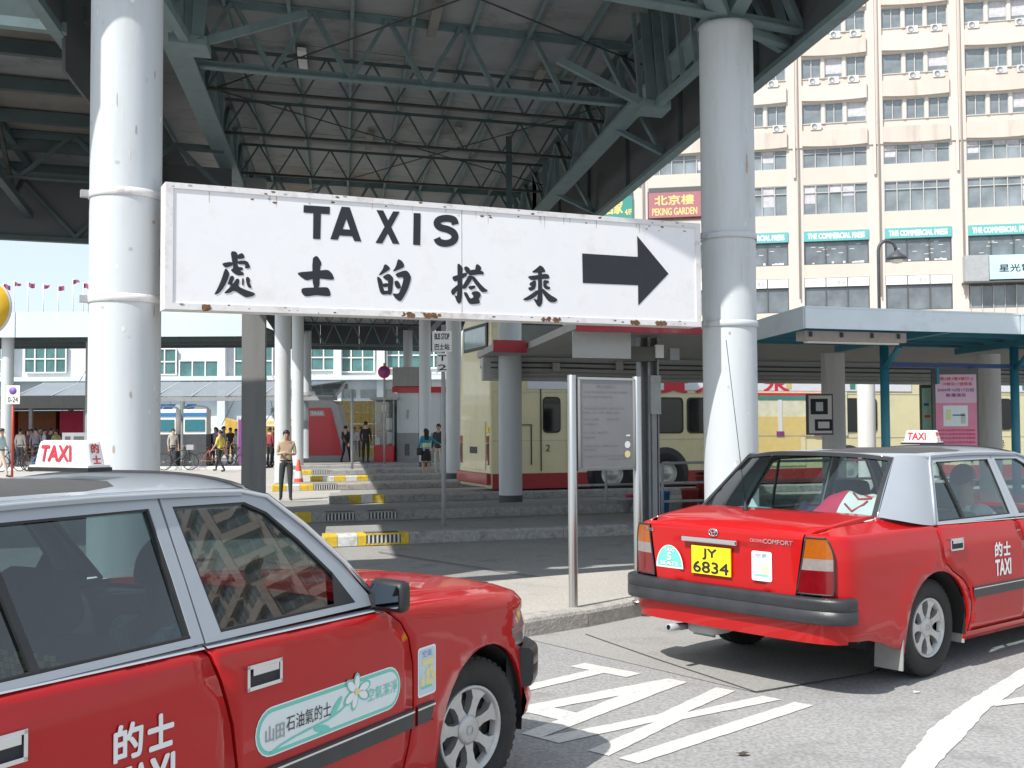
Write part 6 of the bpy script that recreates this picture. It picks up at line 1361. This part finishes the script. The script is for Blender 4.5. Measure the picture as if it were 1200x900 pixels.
# traffic cone
CN = thing('traffic_cone', 'orange and white traffic cone on the island behind the standing boy', 'traffic cone', ((350 - 600) / 1310 * 31.0, 31.0, 0.0))
mb = MB(); mb.box((-.19, -.19, 0), (.19, .19, .04), ORNG); mb.obj('base', CN, bevel=.01); mb = MB()
for (r0, z0), (r1, z1), m in (((.145, .04), (.115, .24), ORNG), ((.115, .24), (.085, .44), CHWH), ((.085, .44), (.03, .76), ORNG)): mb.lathe([(r0, z0), (r1, z1)], m, (0, 0, 0), (0, 0, 1), 20)
mb.lathe([(.03, .76), (0, .76)], ORNG, (0, 0, 0), (0, 0, 1), 20); mb.obj('cone', CN)
# railings and buckets by the bus bays
RL = thing('pipe_railing', 'grey pipe railing behind the big right column', 'railing', (2.62, 19.6, 0))
for z in (.97, .62, .30): mb = MB(); mb.tube([(0, 0, z), U * 6 + Vector((0, 0, z))], .024, GRYM, 8); mb.obj('rail', RL)
for a in (0, 1.8, 3.6, 5.4): mb = MB(); mb.tube([U * a, U * a + Vector((0, 0, .97))], .026, GRYM, 8); mb.obj('post', RL)
R2 = thing('pipe_railing', 'short grey pipe railing behind the notice board', 'railing', (1.18, 21.3, 0))
for z in (.85, .50): mb = MB(); mb.tube([(0, 0, z), U * 1.3 + Vector((0, 0, z))], .024, GRYM, 8); mb.obj('rail', R2)
for a in (0, .65, 1.3): mb = MB(); mb.tube([U * a, U * a + Vector((0, 0, .85))], .026, GRYM, 8); mb.obj('post', R2)
def bucket(label, X, Y, z, r, h, m, lid=None):
    B_ = thing('bucket', label, 'bucket', (X, Y, z)); mb = MB(); mb.lathe([(0, .005), (r * .75, 0), (r, h), (r * 1.06, h), (r * 1.06, h - .03), (r * .97, h - .03), (r * .72, .02)], m, (0, 0, 0), (0, 0, 1), 20); mb.obj('body', B_)
    if lid: mb = MB(); mb.lathe([(r * 1.08, h + .005), (r * .9, h + .05), (0, h + .07)], lid, (0, 0, 0), (0, 0, 1), 20); mb.obj('lid', B_)
DR = mat('dull red plastic', (.36, .06, .05), .5)
bucket('dull red tub right of the blue bucket', (807 - 600) / 1310 * 21.5, 21.5, 0.0, .17, .42, DR)
bucket('tall dull red bin with dark lid beside the big right column', (823 - 600) / 1310 * 21.8, 21.8, 0.05, .16, .62, DR, BLK)
bucket('blue bucket just right of the grey steel post', (777 - 600) / 1310 * 21.0, 21.0, 0.0, .11, .40, BLUD)
bucket('pale grey bucket seen under the notice board', (731 - 600) / 1310 * 21.3, 21.3, 0.0, .16, .26, GRYM)
bucket('small red bucket seen under the notice board', (739 - 600) / 1310 * 21.8, 21.8, 0.05, .12, .24, RED2)

# ================================================================ MID-DISTANCE KIOSKS AND BUILDINGS
KS = thing('red_kiosk', 'red panelled kiosk with slanting grey frame beyond the islands', 'kiosk', (-9.0, 49.5, .15))
mb = MB(); out_ = [(0, .0), (1.95, 0), (1.25, 2.55), (.95, 2.72), (0, 2.72)]; mb.prism(out_, lambda a, b, t: (a, t, b), 1.6, GRYM); mb.obj('shell', KS, norm=True)
mb = MB(); mb.prism([(.0, .28), (1.52, .28), (.98, 2.38), (0, 2.38)], lambda a, b, t: (a, -.03 + t, b), .025, REDK); po = mb.obj('red_panel', KS, norm=True)
mb = MB(); mb.prism([(.05, 2.02), (.72, 2.02), (.66, 2.26), (.05, 2.26)], lambda a, b, t: (a, -.04 + t, b), .008, GRYM); mb.obj('name_plate', KS, norm=True)
mb = MB(); text(mb, 'TAXIS', lambda a, b: Vector((a, -.043, b)), CHWH, .10, 2.07, .52, .14, .02); mb.obj('lettering', po)
CK = thing('souvenir_kiosk', 'glass kiosk crowded with goods above a red counter', 'kiosk', (-6.0, 48.5, .15))
mb = MB(); mb.box((0, .9, 0), (1.0, 1.2, 2.7), CONCC); mb.obj('back', CK); mb = MB(); mb.box((0, 0, 0), (.85, .6, .72), REDK); mb.obj('counter', CK)
mb = MB(); mb.box((-.15, -.1, 2.7), (1.05, 1.2, 2.82), GRYM); mb.obj('roof', CK)
for x, z, w_, hh, m in ((.02, .75, .2, .3, CHWH), (.3, .75, .15, .4, BLUD), (.55, .8, .2, .5, PALE), (.1, 1.3, .3, .1, WFRD), (.5, 1.4, .25, .5, CHWH), (.05, 1.7, .2, .4, GRYM), (.6, 2.1, .2, .3, WFRD), (.3, 2.2, .2, .3, PALE)): mb = MB(); mb.box((x, .3, z), (x + w_, .8, z + hh), m); mb.obj('goods', CK)
for x in (0, .85): mb = MB(); mb.box((x - .03, 0, .72), (x + .03, .06, 2.7), GRYM); mb.obj('post', CK)
mb = MB(); mb.add([(0, 0, .74), (.85, 0, .74), (.85, 0, 2.6), (0, 0, 2.6)], [(0, 1, 2, 3)], glass('kiosk glass', (.6, .65, .65), 1.2)); mb.obj('pane', CK)
BH = thing('service_hut', 'white service hut with grey lower wall and red eave band', 'hut', (-5.05, 49.0, .12))
for x0, x1 in ((0, .95), (.96, 1.9), (1.91, 2.9)):
    mb = MB(); mb.box((x0, 0, 1.28), (x1, 3, 3.05), WALLW); mb.obj('upper_wall', BH); mb = MB(); mb.box((x0, -.01, 0), (x1, 3, 1.275), WALLG); mb.obj('lower_wall', BH)
mb = MB(); mb.box((-.2, -.15, 3.06), (2.9, 3, 3.30), REDK); mb.obj('eave_band', BH); mb = MB(); mb.box((-.15, -.4, 3.32), (1.3, 3, 4.15), CONCC); mb.obj('parapet', BH)
mb = MB(); mb.box((.45, -.05, 1.9), (.50, -.001, 2.3), GRYM); mb.obj('door_pull', BH); mb = MB(); mb.box((.35, -.03, .3), (.55, -.012, .8), WFRD); mb.obj('grille', BH)
YWt = thing('mosaic_wall', 'ochre mosaic patterned wall behind the two men in dark suits', 'wall', (-9.6, 60, 0)); 
for i in range(6):
    for j in range(5): mb = MB(); mb.box((.5 * i, 0, .62 * j), (.5 * i + .49, .2, .62 * j + .61), mat('ochre tile %d' % ((i * 3 + j) % 3), ((.60, .44, .14), (.66, .50, .20), (.52, .36, .12))[(i * 3 + j) % 3], .7, 0, .35, 9)); mb.obj('tile', YWt)
KT = mat('kiosk screen blue', (.03, .16, .20), .15)
for px, lb in ((179, 'left information booth, half hidden behind the big left column'), (215, 'right information booth, whole, beside the parked bicycle')):
    B_ = thing('information_booth', lb, 'booth', ((px - 600) / 1310 * 46.5, 46.5, 0), 0, 'dark information booths with blue tops')
    mb = MB(); mb.box((0, 0, 0), (.95, .7, 1.40), DKMT); mb.obj('base', B_); mb = MB(); mb.box((0, 0, 1.41), (.95, .7, 2.45), CHWH); mb.obj('cabinet', B_)
    mb = MB(); mb.box((.06, -.03, 1.52), (.89, -.002, 2.02), KT); mb.obj('screen', B_); mb = MB(); mb.box((-.02, -.03, 2.14), (.97, -.001, 2.30), BLUD); mb.obj('blue_band', B_)
    mb = MB(); mb.tube([(.0, .35, 2.45)] + [(.475 - .475 * math.cos(a), .35, 2.45 + .14 * math.sin(a)) for a in [math.pi * k / 6 for k in range(1, 7)]], .03, GRYM, 6); mb.obj('hoop', B_)
PBn = thing('purple_banner', 'upright purple banner partly behind the dark square post', 'banner', ((279 - 600) / 1310 * 46, 46, 0)); mb = MB(); mb.box((0, 0, .05), (.9, .05, 2.0), PURP); mb.obj('cloth', PBn); mb = MB(); mb.tube([(0, .04, 0), (0, .04, 2.1)], .03, GRYM, 6); mb.obj('pole', PBn)
HD = thing('hoarding', 'pale grey hoarding with two dark photographs left of the round column', 'hoarding', ((73 - 600) / 1310 * 46, 46, 0)); mb = MB(); mb.box((0, 0, .35), (1.2, .08, 1.5), GRYM); mb.obj('panel', HD)
for x, w_ in ((.12, .22), (.48, .42)): mb = MB(); mb.box((x, -.01, .85), (x + w_, -.002, 1.35), WFRD); mb.obj('photo_print', HD)
flat('plaza_kerb', [(-26, 44.7), (-10.2, 44.7), (-10.2, 45.0), (-26, 45.0)], .13, CONCW, .13, kind='structure')
flat('promenade', [(-60, 45.02), (-10.2, 45.02), (-10.2, 70), (-60, 70)], .05, PLAZA, kind='structure')

# ================================================================ BICYCLES
def bicycle(label, X, Y, rz=0, col=DKMT, basket=False):
    B_ = thing('bicycle', label, 'bicycle', (X, Y, 0), rz, 'bicycles and motorcycles parked on the plaza')
    for x in (-.52, .52):
        w_ = MB(); w_.tube([(x + .32 * math.cos(t), 0, .33 + .32 * math.sin(t)) for t in [2 * math.pi * k / 24 for k in range(25)]], .018, TYRE, 6, False)
        for k in range(8): a = math.pi * k / 8; w_.tube([(x + .31 * math.cos(a), 0, .33 + .31 * math.sin(a)), (x - .31 * math.cos(a), 0, .33 - .31 * math.sin(a))], .003, GRYM, 3, False)
        w_.tube([(x, -.04, .33), (x, .04, .33)], .025, GRYM, 8); w_.obj('wheel', B_)
    f_ = MB()
    for p, q in (((-.52, .33), (-.15, .30)), ((-.15, .30), (-.25, .80)), ((-.25, .75), (.36, .78)), ((-.15, .30), (.38, .72)), ((-.52, .33), (-.25, .75)), ((.52, .33), (.34, .92))): f_.tube([(p[0], 0, p[1]), (q[0], 0, q[1])], .018, col, 6)
    f_.obj('frame', B_)
    s_ = MB(); s_.lathe([(.0, .0), (.07, .01), (.09, .04), (0, .06)], BLK, (-.27, 0, .82), (0, 0, 1), 10); s_.obj('saddle', B_)
    h_ = MB(); h_.tube([(.28, -.28, .96), (.34, 0, .98), (.28, .28, .96)], .015, CHR, 6); h_.tube([(.34, 0, .9), (.34, 0, .98)], .015, CHR, 6); h_.obj('handlebar', B_)
    c_ = MB(); c_.lathe([(.09, -.01), (.09, .01)], GRYM, (-.15, .04, .30), (0, 1, 0), 12); c_.tube([(-.15, .05, .30), (-.05, .1, .18)], .01, GRYM, 5); c_.obj('crank', B_)
    if basket: m_ = MB(); m_.box((.40, -.15, .80), (.68, .15, 1.0), GRYM); m_.obj('basket', B_)
    return B_
X_ = lambda px, Y: (px - 600) / 1310 * Y
bicycle('bicycle with front basket parked across the two information booths', X_(208, 44.4), 44.4, 0, DKMT, True)
bicycle('red framed bicycle parked behind the man in the yellow shirt', X_(252, 45.8), 45.8, .15, SHIP)
bicycle('dark bicycle parked right of the man in the yellow shirt', X_(272, 45.4), 45.4, math.pi - .2)
bicycle('dark bicycle nearest the left picture edge', X_(18, 43.8), 43.8, .7)
bicycle('red framed bicycle second from the left picture edge', X_(38, 44.6), 44.6, 1.0, SHIP)
bicycle('blue framed bicycle third from the left picture edge', X_(54, 44.0), 44.0, .5, BLUD)
bicycle('grey bicycle right of the blue framed one at far left', X_(68, 45.2), 45.2, 1.2, GRYM)

# ================================================================ PEOPLE
def person(label, X, Y, H, face, shirt, legs, pose='stand', z=0, hair=HAIR, shoe=None, longhair=False, skirt=False, group=None, sleeve='long', skin=SKIN, hold=None):
    """one continuous skinned body; face = heading the person looks along (degrees clockwise from +y)"""
    T_ = thing('person', label, 'person', (X, Y, z), R(-face), group); k = H / 1.75
    shoe = shoe or BLK
    # joints: x right, y forward, z up
    J = dict(pel=(0, 0, .95), spi=(0, 0, 1.12), che=(0, .01, 1.32), nek=(0, 0, 1.47), hed=(0, .02, 1.58), top=(0, .01, 1.70))
    A = {}
    for s in (1, -1):
        A[s] = dict(sh=(.17 * s, 0, 1.40), el=(.22 * s, -.02, 1.13), wr=(.22 * s, .06, .90), hp=(.09 * s, 0, .92), kn=(.10 * s, .02, .50), an=(.10 * s, -.02, .08), to=(.11 * s, .14, .035))
    if pose == 'walk':
        A[1].update(kn=(.09, .16, .52), an=(.09, .26, .10), to=(.10, .42, .06), wr=(.24, -.14, .92), el=(.22, -.08, 1.14)); A[-1].update(kn=(-.09, -.02, .50), an=(-.09, -.26, .12), to=(-.10, -.12, .035), wr=(-.20, .22, .95), el=(-.21, .05, 1.14))
    if pose == 'phone':
        A[1].update(el=(.215, .02, 1.13), wr=(.07, .21, 1.17)); A[-1].update(el=(-.215, .02, 1.13), wr=(-.05, .20, 1.13)); A[1].update(kn=(.12, .03, .5), an=(.13, -.01, .08), to=(.16, .13, .035)); A[-1].update(kn=(-.09, .08, .5), an=(-.10, .10, .08), to=(-.11, .25, .035))
    if pose == 'reach':
        A[1].update(el=(.36, .10, 1.25), wr=(.55, .16, 1.17)); A[-1].update(el=(-.24, -.02, 1.14), wr=(-.20, .14, 1.02))
    if pose == 'sit':
        J.update(pel=(0, 0, .10), spi=(0, -.05, .28), che=(0, -.08, .47), nek=(0, -.07, .63), hed=(0, -.04, .74), top=(0, -.04, .86))
        for s in (1, -1): A[s] = dict(sh=(.18 * s, -.08, .56), el=(.24 * s, .10, .36), wr=(.14 * s, .38, .44), hp=(.09 * s, 0, .08), kn=(.13 * s, .46, .16), an=(.13 * s, .56, -.25), to=(.13 * s, .70, -.28))
    if pose == 'drive':
        J.update(pel=(0, 0, .10), spi=(0, -.05, .28), che=(0, -.08, .47), nek=(0, -.07, .63), hed=(0, -.04, .74), top=(0, -.04, .86))
        for s in (1, -1): A[s] = dict(sh=(.18 * s, -.08, .56), el=(.30 * s, .08, .50), wr=(.16 * s, .32, .44), hp=(.09 * s, 0, .08), kn=(.13 * s, .46, .16), an=(.13 * s, .56, -.25), to=(.13 * s, .70, -.28))
        A[1].update(el=(.36, -.02, .42), wr=(.30, .05, .66))
    V_ = []; E_ = []; Rr = []; Z = []
    def nd_(p, r, zone, par=None):
        V_.append(Vector(p) * k); Rr.append(r * k if isinstance(r, float) else (r[0] * k, r[1] * k)); Z.append(zone)
        if par is not None: E_.append((par, len(V_) - 1))
        return len(V_) - 1
    pel = nd_(J['pel'], (.15, .105), 'leg'); spi = nd_(J['spi'], (.135, .10), 'shirt', pel); che = nd_(J['che'], (.165, .11), 'shirt', spi); nk = nd_(J['nek'], .055, 'skin', che); hd = nd_(J['hed'], (.078, .095), 'skin', nk); nd_(J['top'], (.062, .08), 'skin', hd)
    for s in (1, -1):
        a = A[s]; sh = nd_(a['sh'], .060, 'shirt', che); el = nd_(a['el'], .045, 'shirt' if sleeve != 'none' else 'skin', sh)
        mid = [(a['el'][i] * .5 + a['wr'][i] * .5) for i in range(3)]; m_ = nd_(mid, .038, 'shirt' if sleeve == 'long' else 'skin', el); wr = nd_(a['wr'], .027, 'shirt' if sleeve == 'long' else 'skin', m_)
        d = (Vector(a['wr']) - Vector(a['el'])).normalized(); sd_ = d.cross(Vector((0, 1, 0)) if abs(d.y) < .8 else Vector((1, 0, 0))).normalized()
        palm = nd_(Vector(a['wr']) + d * .07, (.036, .020), 'skin', wr)
        for q, (o, ln) in enumerate(((-.027, .065), (-.010, .080), (.008, .076), (.025, .060))):
            b_ = Vector(a['wr']) + d * .10 + sd_ * o; f1 = nd_(b_, .011, 'skin', palm); f2 = nd_(b_ + d * ln * .55 + Vector((0, .008, -.006)), .0095, 'skin', f1); nd_(b_ + d * ln + Vector((0, .024, -.018)), .008, 'skin', f2)
        t1 = nd_(Vector(a['wr']) + d * .05 - sd_ * .042 * s, .012, 'skin', palm); nd_(Vector(a['wr']) + d * .09 - sd_ * .058 * s, .010, 'skin', t1)
        hp = nd_(a['hp'], .095, 'leg', pel); kn = nd_(a['kn'], .066 if not skirt else .060, 'leg' if not skirt else 'skin', hp)
        cf = [a['kn'][i] * .6 + a['an'][i] * .4 for i in range(3)]; c_ = nd_(cf, .056, 'leg' if not skirt else 'skin', kn); an = nd_(a['an'], .042, 'leg' if not skirt else 'skin', c_); he = nd_((a['an'][0], a['an'][1] - .03, a['to'][2] + .005), .042, 'shoe', an); nd_(a['to'], (.042, .03), 'shoe', he)
    me = bpy.data.meshes.new('b'); me.from_pydata([tuple(v) for v in V_], E_, []); o = bpy.data.objects.new('b', me); COL.objects.link(o)
    md = o.modifiers.new('s', 'SKIN'); md.use_smooth_shade = True; sv = me.skin_vertices[0].data
    for i, r in enumerate(Rr): sv[i].radius = r if isinstance(r, tuple) else (r, r); sv[i].use_root = (i == 0)
    ss = o.modifiers.new('u', 'SUBSURF'); ss.levels = 2 if H_big(Y) else 1; ss.render_levels = ss.levels
    dg = bpy.context.evaluated_depsgraph_get(); m2 = bpy.data.meshes.new_from_object(o.evaluated_get(dg)); bpy.data.objects.remove(o)
    m2.name = 'body'; mats_ = [skin, shirt, legs, shoe]; m2.materials.clear(); [m2.materials.append(x) for x in mats_]; zi = {'skin': 0, 'shirt': 1, 'leg': 2, 'shoe': 3}
    seg_ = [(V_[a], V_[b], Z[b]) for a, b in E_]
    for p in m2.polygons:
        c = p.center; bd_ = 9; bz = 'shirt'
        for a, b, zz in seg_:
            ab = b - a; t = max(0, min(1, (c - a).dot(ab) / max(ab.length_squared, 1e-9))); dd = (c - a - ab * t).length
            if dd < bd_: bd_ = dd; bz = zz
        if not pose in ('sit', 'drive'):
            if c.z > 1.43 * k and bz == 'shirt' and abs(c.x) < .07 * k and c.z > 1.47 * k: bz = 'skin'
            if bz in ('leg', 'shirt') and abs(c.x) < .2 * k and .9 * k < c.z < 1.3 * k: bz = 'shirt' if c.z > .93 * k else 'leg'
        p.material_index = zi[bz]; p.use_smooth = True
    body = link('body', m2, T_)
    hc = Vector(J['hed']) * k + Vector((0, -.012, .055)) * k
    hm = MB(); hm.grid(lambda a, b: hc + Vector((math.cos(2 * math.pi * a) * .088 * k * math.sin(math.pi * (.04 + .50 * b)), math.sin(2 * math.pi * a) * .108 * k * math.sin(math.pi * (.04 + .50 * b)) - .012 * k, .098 * k * math.cos(math.pi * (.04 + .50 * b)) - (.05 * k * max(0, -math.sin(2 * math.pi * a)) * b) + (.03 * k * max(0, math.sin(2 * math.pi * a)) * b))), 18, 8, hair)
    if longhair: hm.grid(lambda a, b: hc + Vector(((a - .5) * (.19 - .03 * b) * k, (-.085 - .03 * math.cos(3 * (a - .5))) * k, (.02 - .34 * b) * k)), 8, 6, hair); hm.grid(lambda a, b: hc + Vector(((a - .5) * .17 * k, -.07 * k, (.0 - .32 * b) * k)), 4, 3, hair)
    hm.obj('hair', T_)
    fm = MB(); fc_ = Vector(J['hed']) * k + Vector((0, .098, .0)) * k
    for s in (-1, 1): fm.lathe([(0, .004 * k), (.010 * k, 0)], HAIR, fc_ + Vector((s * .032, -.004, .02)) * k, (0, 1, 0), 8); fm.tube([fc_ + Vector((s * .018, .0, .045)) * k, fc_ + Vector((s * .048, -.012, .042)) * k], .004 * k, HAIR, 4); fm.lathe([(.0, .012 * k), (.018 * k, .006 * k), (.02 * k, -.005 * k)], skin, Vector(J['hed']) * k + Vector((s * .078, -.005, .01)) * k, (s, 0, 0), 8)
    fm.tube([fc_ + Vector((0, -.004, .025)) * k, fc_ + Vector((0, .022, -.012)) * k, fc_ + Vector((0, 0, -.02)) * k], [.006 * k, .012 * k, .006 * k], skin, 6)
    fm.tube([fc_ + Vector((-.022, -.008, -.045)) * k, fc_ + Vector((0, -.001, -.047)) * k, fc_ + Vector((.022, -.008, -.045)) * k], .005 * k, mat('lips', (.36, .14, .11), .5), 5); fm.obj('face', T_)
    if skirt: sk = MB(); sk.lathe([(.155 * k, 1.0 * k), (.17 * k, .85 * k), (.19 * k, .58 * k), (.18 * k, .57 * k)], legs, (0, 0, 0), (0, 0, 1), 20); sk.obj('skirt', T_)
    else:
        if pose not in ('sit', 'drive'): be = MB(); be.lathe([(.150 * k, .95 * k), (.158 * k, .97 * k), (.150 * k, .99 * k)], BLK, (0, 0, 0), (0, 0, 1), 20); bo = be.obj('belt', T_); bo.scale = (1, .78, 1)
    return T_
def H_big(Y): return Y < 30
cl = cloth
bY = 25.4
person('boy in beige top and dark trousers standing with hands together by the island', X_(335.5, bY), bY, 1.60, 165, cl('beige', (.46, .36, .25)), cl('dark green', (.035, .042, .04)), 'phone', 0)
person('man in a bright yellow shirt walking past the bicycles', X_(258, 42.6), 42.6, 1.60, -70, cl('yellow', (.66, .56, .10)), cl('black', (.02, .02, .022)), 'walk', 0, sleeve='short')
person('man in a dark suit walking beside the red kiosk', X_(405, 49), 49, 1.62, 20, cl('black', (.018, .018, .02)), cl('black', (.018, .018, .02)), 'walk', .14)
person('man in a dark suit standing right of the thin post', X_(428.5, 48), 48, 1.80, 10, cl('black', (.018, .018, .02)), cl('black', (.018, .018, .02)), 'stand', .14)
WM_ = person('woman with long black hair in a turquoise top and dark skirt', X_(499, 37), 37, 1.62, -20, cl('turquoise', (.02, .28, .42)), cl('black', (.02, .02, .022)), 'reach', .0, longhair=True, skirt=True)
mb = MB(); mb.lathe([(.158, .98), (.163, 1.04), (.150, 1.12)], mat('pale green cloth', (.50, .60, .36), .9), (0, 0, 0), (0, 0, 1), 20); mb.lathe([(.168, .86), (.160, .975)], mat('grey blue cloth', (.30, .36, .42), .9), (0, 0, 0), (0, 0, 1), 20); o = mb.obj('sash', WM_); o.scale = (1, .85, 1)
BG = thing('handbag', 'dark shoulder bag hanging at the turquoise woman\'s side', 'bag', (X_(491.5, 36.9), 36.9, .72)); b = rbox((-.10, -.05, 0), (.10, .05, .24), BLK, .03); b.obj('bag_body', BG); mb = MB(); mb.tube([(-.07, 0, .22), (.06, .02, .62), (.08, 0, .22)], .008, BLK, 5); mb.obj('strap', BG)
person('man in a dark jacket and pale trousers facing the turquoise woman', X_(514, 38.2), 38.2, 1.78, 200, cl('dark grey', (.04, .04, .045)), cl('pale khaki', (.55, .52, .46)), 'stand', 0)
for i, (px, Y, H_, fc_, c, lgc, ps_, lb) in enumerate((
    (203, 46.0, 1.62, 150, (.42, .38, .34), (.05, .05, .06), 'stand', 'person in a grey brown top between the two information booths'),
    (245, 48.5, 1.66, 30, (.03, .03, .05), (.03, .03, .04), 'stand', 'person in a near black top behind the right booth'),
    (253, 49.5, 1.68, 200, (.38, .28, .42), (.06, .06, .08), 'stand', 'person in a mauve top behind the man in yellow'),
    (262, 50.5, 1.72, 90, (.50, .52, .58), (.05, .06, .10), 'walk', 'person in a pale grey top right of the one in mauve'),
    (277, 49.0, 1.60, -90, (.66, .66, .64), (.30, .30, .28), 'walk', 'person in a white top next to the purple banner'),
    (2, 38.0, 1.70, 90, (.45, .58, .60), (.62, .50, .42), 'walk', 'person in a pale blue top cut by the left picture edge'),
    (24, 48.0, 1.66, 0, (.62, .58, .52), (.10, .10, .12), 'stand', 'person in a cream top by the red sign post'),
    (33, 49.0, 1.62, 120, (.25, .12, .12), (.06, .06, .06), 'stand', 'person in a dark red top in front of the market kiosk'),
    (42, 47.8, 1.70, -30, (.24, .22, .30), (.05, .05, .05), 'walk', 'person in a slate grey top in front of the market kiosk'),
    (52, 48.6, 1.64, 60, (.66, .64, .66), (.12, .12, .16), 'stand', 'person in a white top left of the hoarding'),
    (60, 50.0, 1.70, 10, (.05, .05, .07), (.05, .05, .05), 'stand', 'person in black left of the hoarding'),
    (415, 56.0, 1.66, 180, (.66, .66, .68), (.30, .36, .50), 'walk', 'person in a white top behind the two men in dark suits'),
    (423, 57.5, 1.68, 170, (.62, .42, .44), (.08, .08, .10), 'walk', 'person in a pale pink top behind the two men in dark suits'),
    (13, 50.5, 1.70, 40, (.05, .05, .10), (.04, .04, .05), 'stand', 'person in navy at far left behind the red sign post'),
    (37, 51.5, 1.64, 200, (.06, .06, .06), (.05, .05, .06), 'walk', 'person in black deep in front of the market kiosk'),
    (47, 50.8, 1.72, 100, (.10, .16, .12), (.06, .05, .05), 'stand', 'person in dark green in front of the market kiosk'),
    (66, 49.5, 1.62, -60, (.55, .50, .20), (.05, .05, .06), 'walk', 'person in a mustard top just left of the hoarding'),
    (236, 49.8, 1.70, 10, (.08, .08, .12), (.04, .04, .05), 'stand', 'person in a dark navy top partly behind the right booth'),
    (270, 52.0, 1.66, 160, (.10, .05, .05), (.04, .04, .05), 'stand', 'person in a dark maroon top behind the plaza bicycles'),
    (322, 52.0, 1.68, 20, (.06, .07, .10), (.04, .04, .05), 'stand', 'person in a dark blue top between dark post and round column'),
    (316, 47.0, 1.66, 30, (.30, .06, .06), (.04, .04, .05), 'stand', 'person in a deep red top seen between dark post and round column'))):
    person(lb, X_(px, Y), Y, H_, fc_, cl('plain %d' % i, c), cl('bottoms %d' % i, lgc), ps_, .05 if Y > 45 else 0, longhair=i in (2, 7))
# drivers
def incar(T_, x, y, z): return T_.matrix_world_ @ Vector((x, y, z)) if False else Vector(T_.location) + Matrix.Rotation(T_.rotation_euler[2], 3, 'Z') @ Vector((x, y, z))
p = incar(TA, 1.46, -.38, .38); D1 = person('driver in a pale blue patterned shirt inside the left foreground taxi, forearm raised', p.x, p.y, 1.70, 28.1, mat('pale blue patterned cloth', (.36, .52, .60), .9, 0, .5, 28), cl('dark', (.04, .04, .05)), 'drive', p.z, sleeve='short', skin=mat('shade darkened skin', (.22, .12, .08), .55))  # skin colour darkened to stand for the shade inside the cab
p = incar(TB, 1.28, -.38, .44); D2 = person('driver with black hair and a white shirt inside the right taxi', p.x, p.y, 1.72, 50.1, cl('white', (.66, .68, .68)), cl('dark', (.04, .04, .05)), 'sit', p.z, sleeve='short')
# things on the right taxi's parcel shelf
def onshelf(name, label, cat, x, y): p = incar(TB, x, y, .987); return thing(name, label, cat, tuple(p), TB.rotation_euler[2])
TS = onshelf('tissue_box', 'turquoise tissue box in the right taxi\'s rear window', 'tissue box', -.36, .31); mb = MB(); mb.box((-.06, -.11, 0), (.06, .11, .055), mat('turquoise card', (.10, .50, .62), .5)); mb.obj('box', TS)
mb = MB(); mb.box((-.062, -.06, .012), (-.0605, .06, .035), CHWH); mb.box((-.0635, -.025, .015), (-.0622, .025, .03), SIGR); mb.obj('box_print', TS); mb = MB(); mb.add([(0, -.04, .056), (-.01, .0, .12), (.0, .04, .056), (.02, .0, .058)], [(0, 1, 3), (1, 2, 3), (0, 3, 2), (0, 2, 1)], CHWH); mb.obj('tissue', TS)
BGb = onshelf('shopping_bag', 'red and white plastic shopping bag lying in the right taxi\'s rear window', 'bag', -.26, -.42)
def bagf(a, b): # puffed bag lying on its side
    y = .26 - .52 * a; h_ = .205 * (math.sin(math.pi * min(1, max(0, .12 + .80 * a))) ** .6) * (.9 + .1 * math.sin(9 * a)); return Vector((-.13 + .22 * b + .02 * math.sin(5 * a), y, .002 + h_ * math.sin(math.pi * min(1, b * 1.0) * .55 + .02) + .006 * math.sin(17 * a + 9 * b)))
mb = MB(); mb.grid(lambda a, b: bagf(a * .36, b), 8, 10, RED2); mb.grid(lambda a, b: bagf(.36 + a * .64, b), 14, 10, CHWH); mb.obj('bag_body', BGb)
mb = MB(); 
for pts in (((.45, .75), (.60, .52), (.78, .62)), ((.42, .38), (.58, .22), (.72, .38), (.74, .52)), ((.62, .80), (.74, .66), (.86, .84))): mb.tube([bagf(a, b) + Vector((-.004, 0, .004)) for a, b in pts], .007, SIGR, 5)
mb.obj('bag_print', BGb)
CL = onshelf('dark_cloth', 'crumpled dark blue cloth beside the shopping bag', 'cloth', -.30, -.10); mb = MB(); mb.grid(lambda a, b: Vector((-.12 + .24 * a, -.14 + .30 * b, .004 + .09 * math.sin(math.pi * a) * math.sin(math.pi * b) * (.7 + .35 * math.sin(11 * a + 3 * b) + .25 * math.sin(17 * b - 4 * a)))), 16, 16, cl('navy', (.02, .025, .07))); mb.obj('folds', CL)

# litter and small marks on the road
for i, (x, y, lb) in enumerate(((2.42, 6.78, 'tiny white paper scrap on the road in front of the right taxi\'s rear wheel'), (-.2, 9.2, 'small scrap of paper on the pavement left of the notice board'))):
    L_ = thing('paper_scrap', lb, 'litter', (x, y, .002 if i == 0 else .145)); mb = MB(); mb.add([(-.02, -.012, 0), (.018, -.015, .004), (.022, .012, .001), (-.015, .014, .006)], [(0, 1, 2, 3)], CHWH); mb.obj('paper', L_)
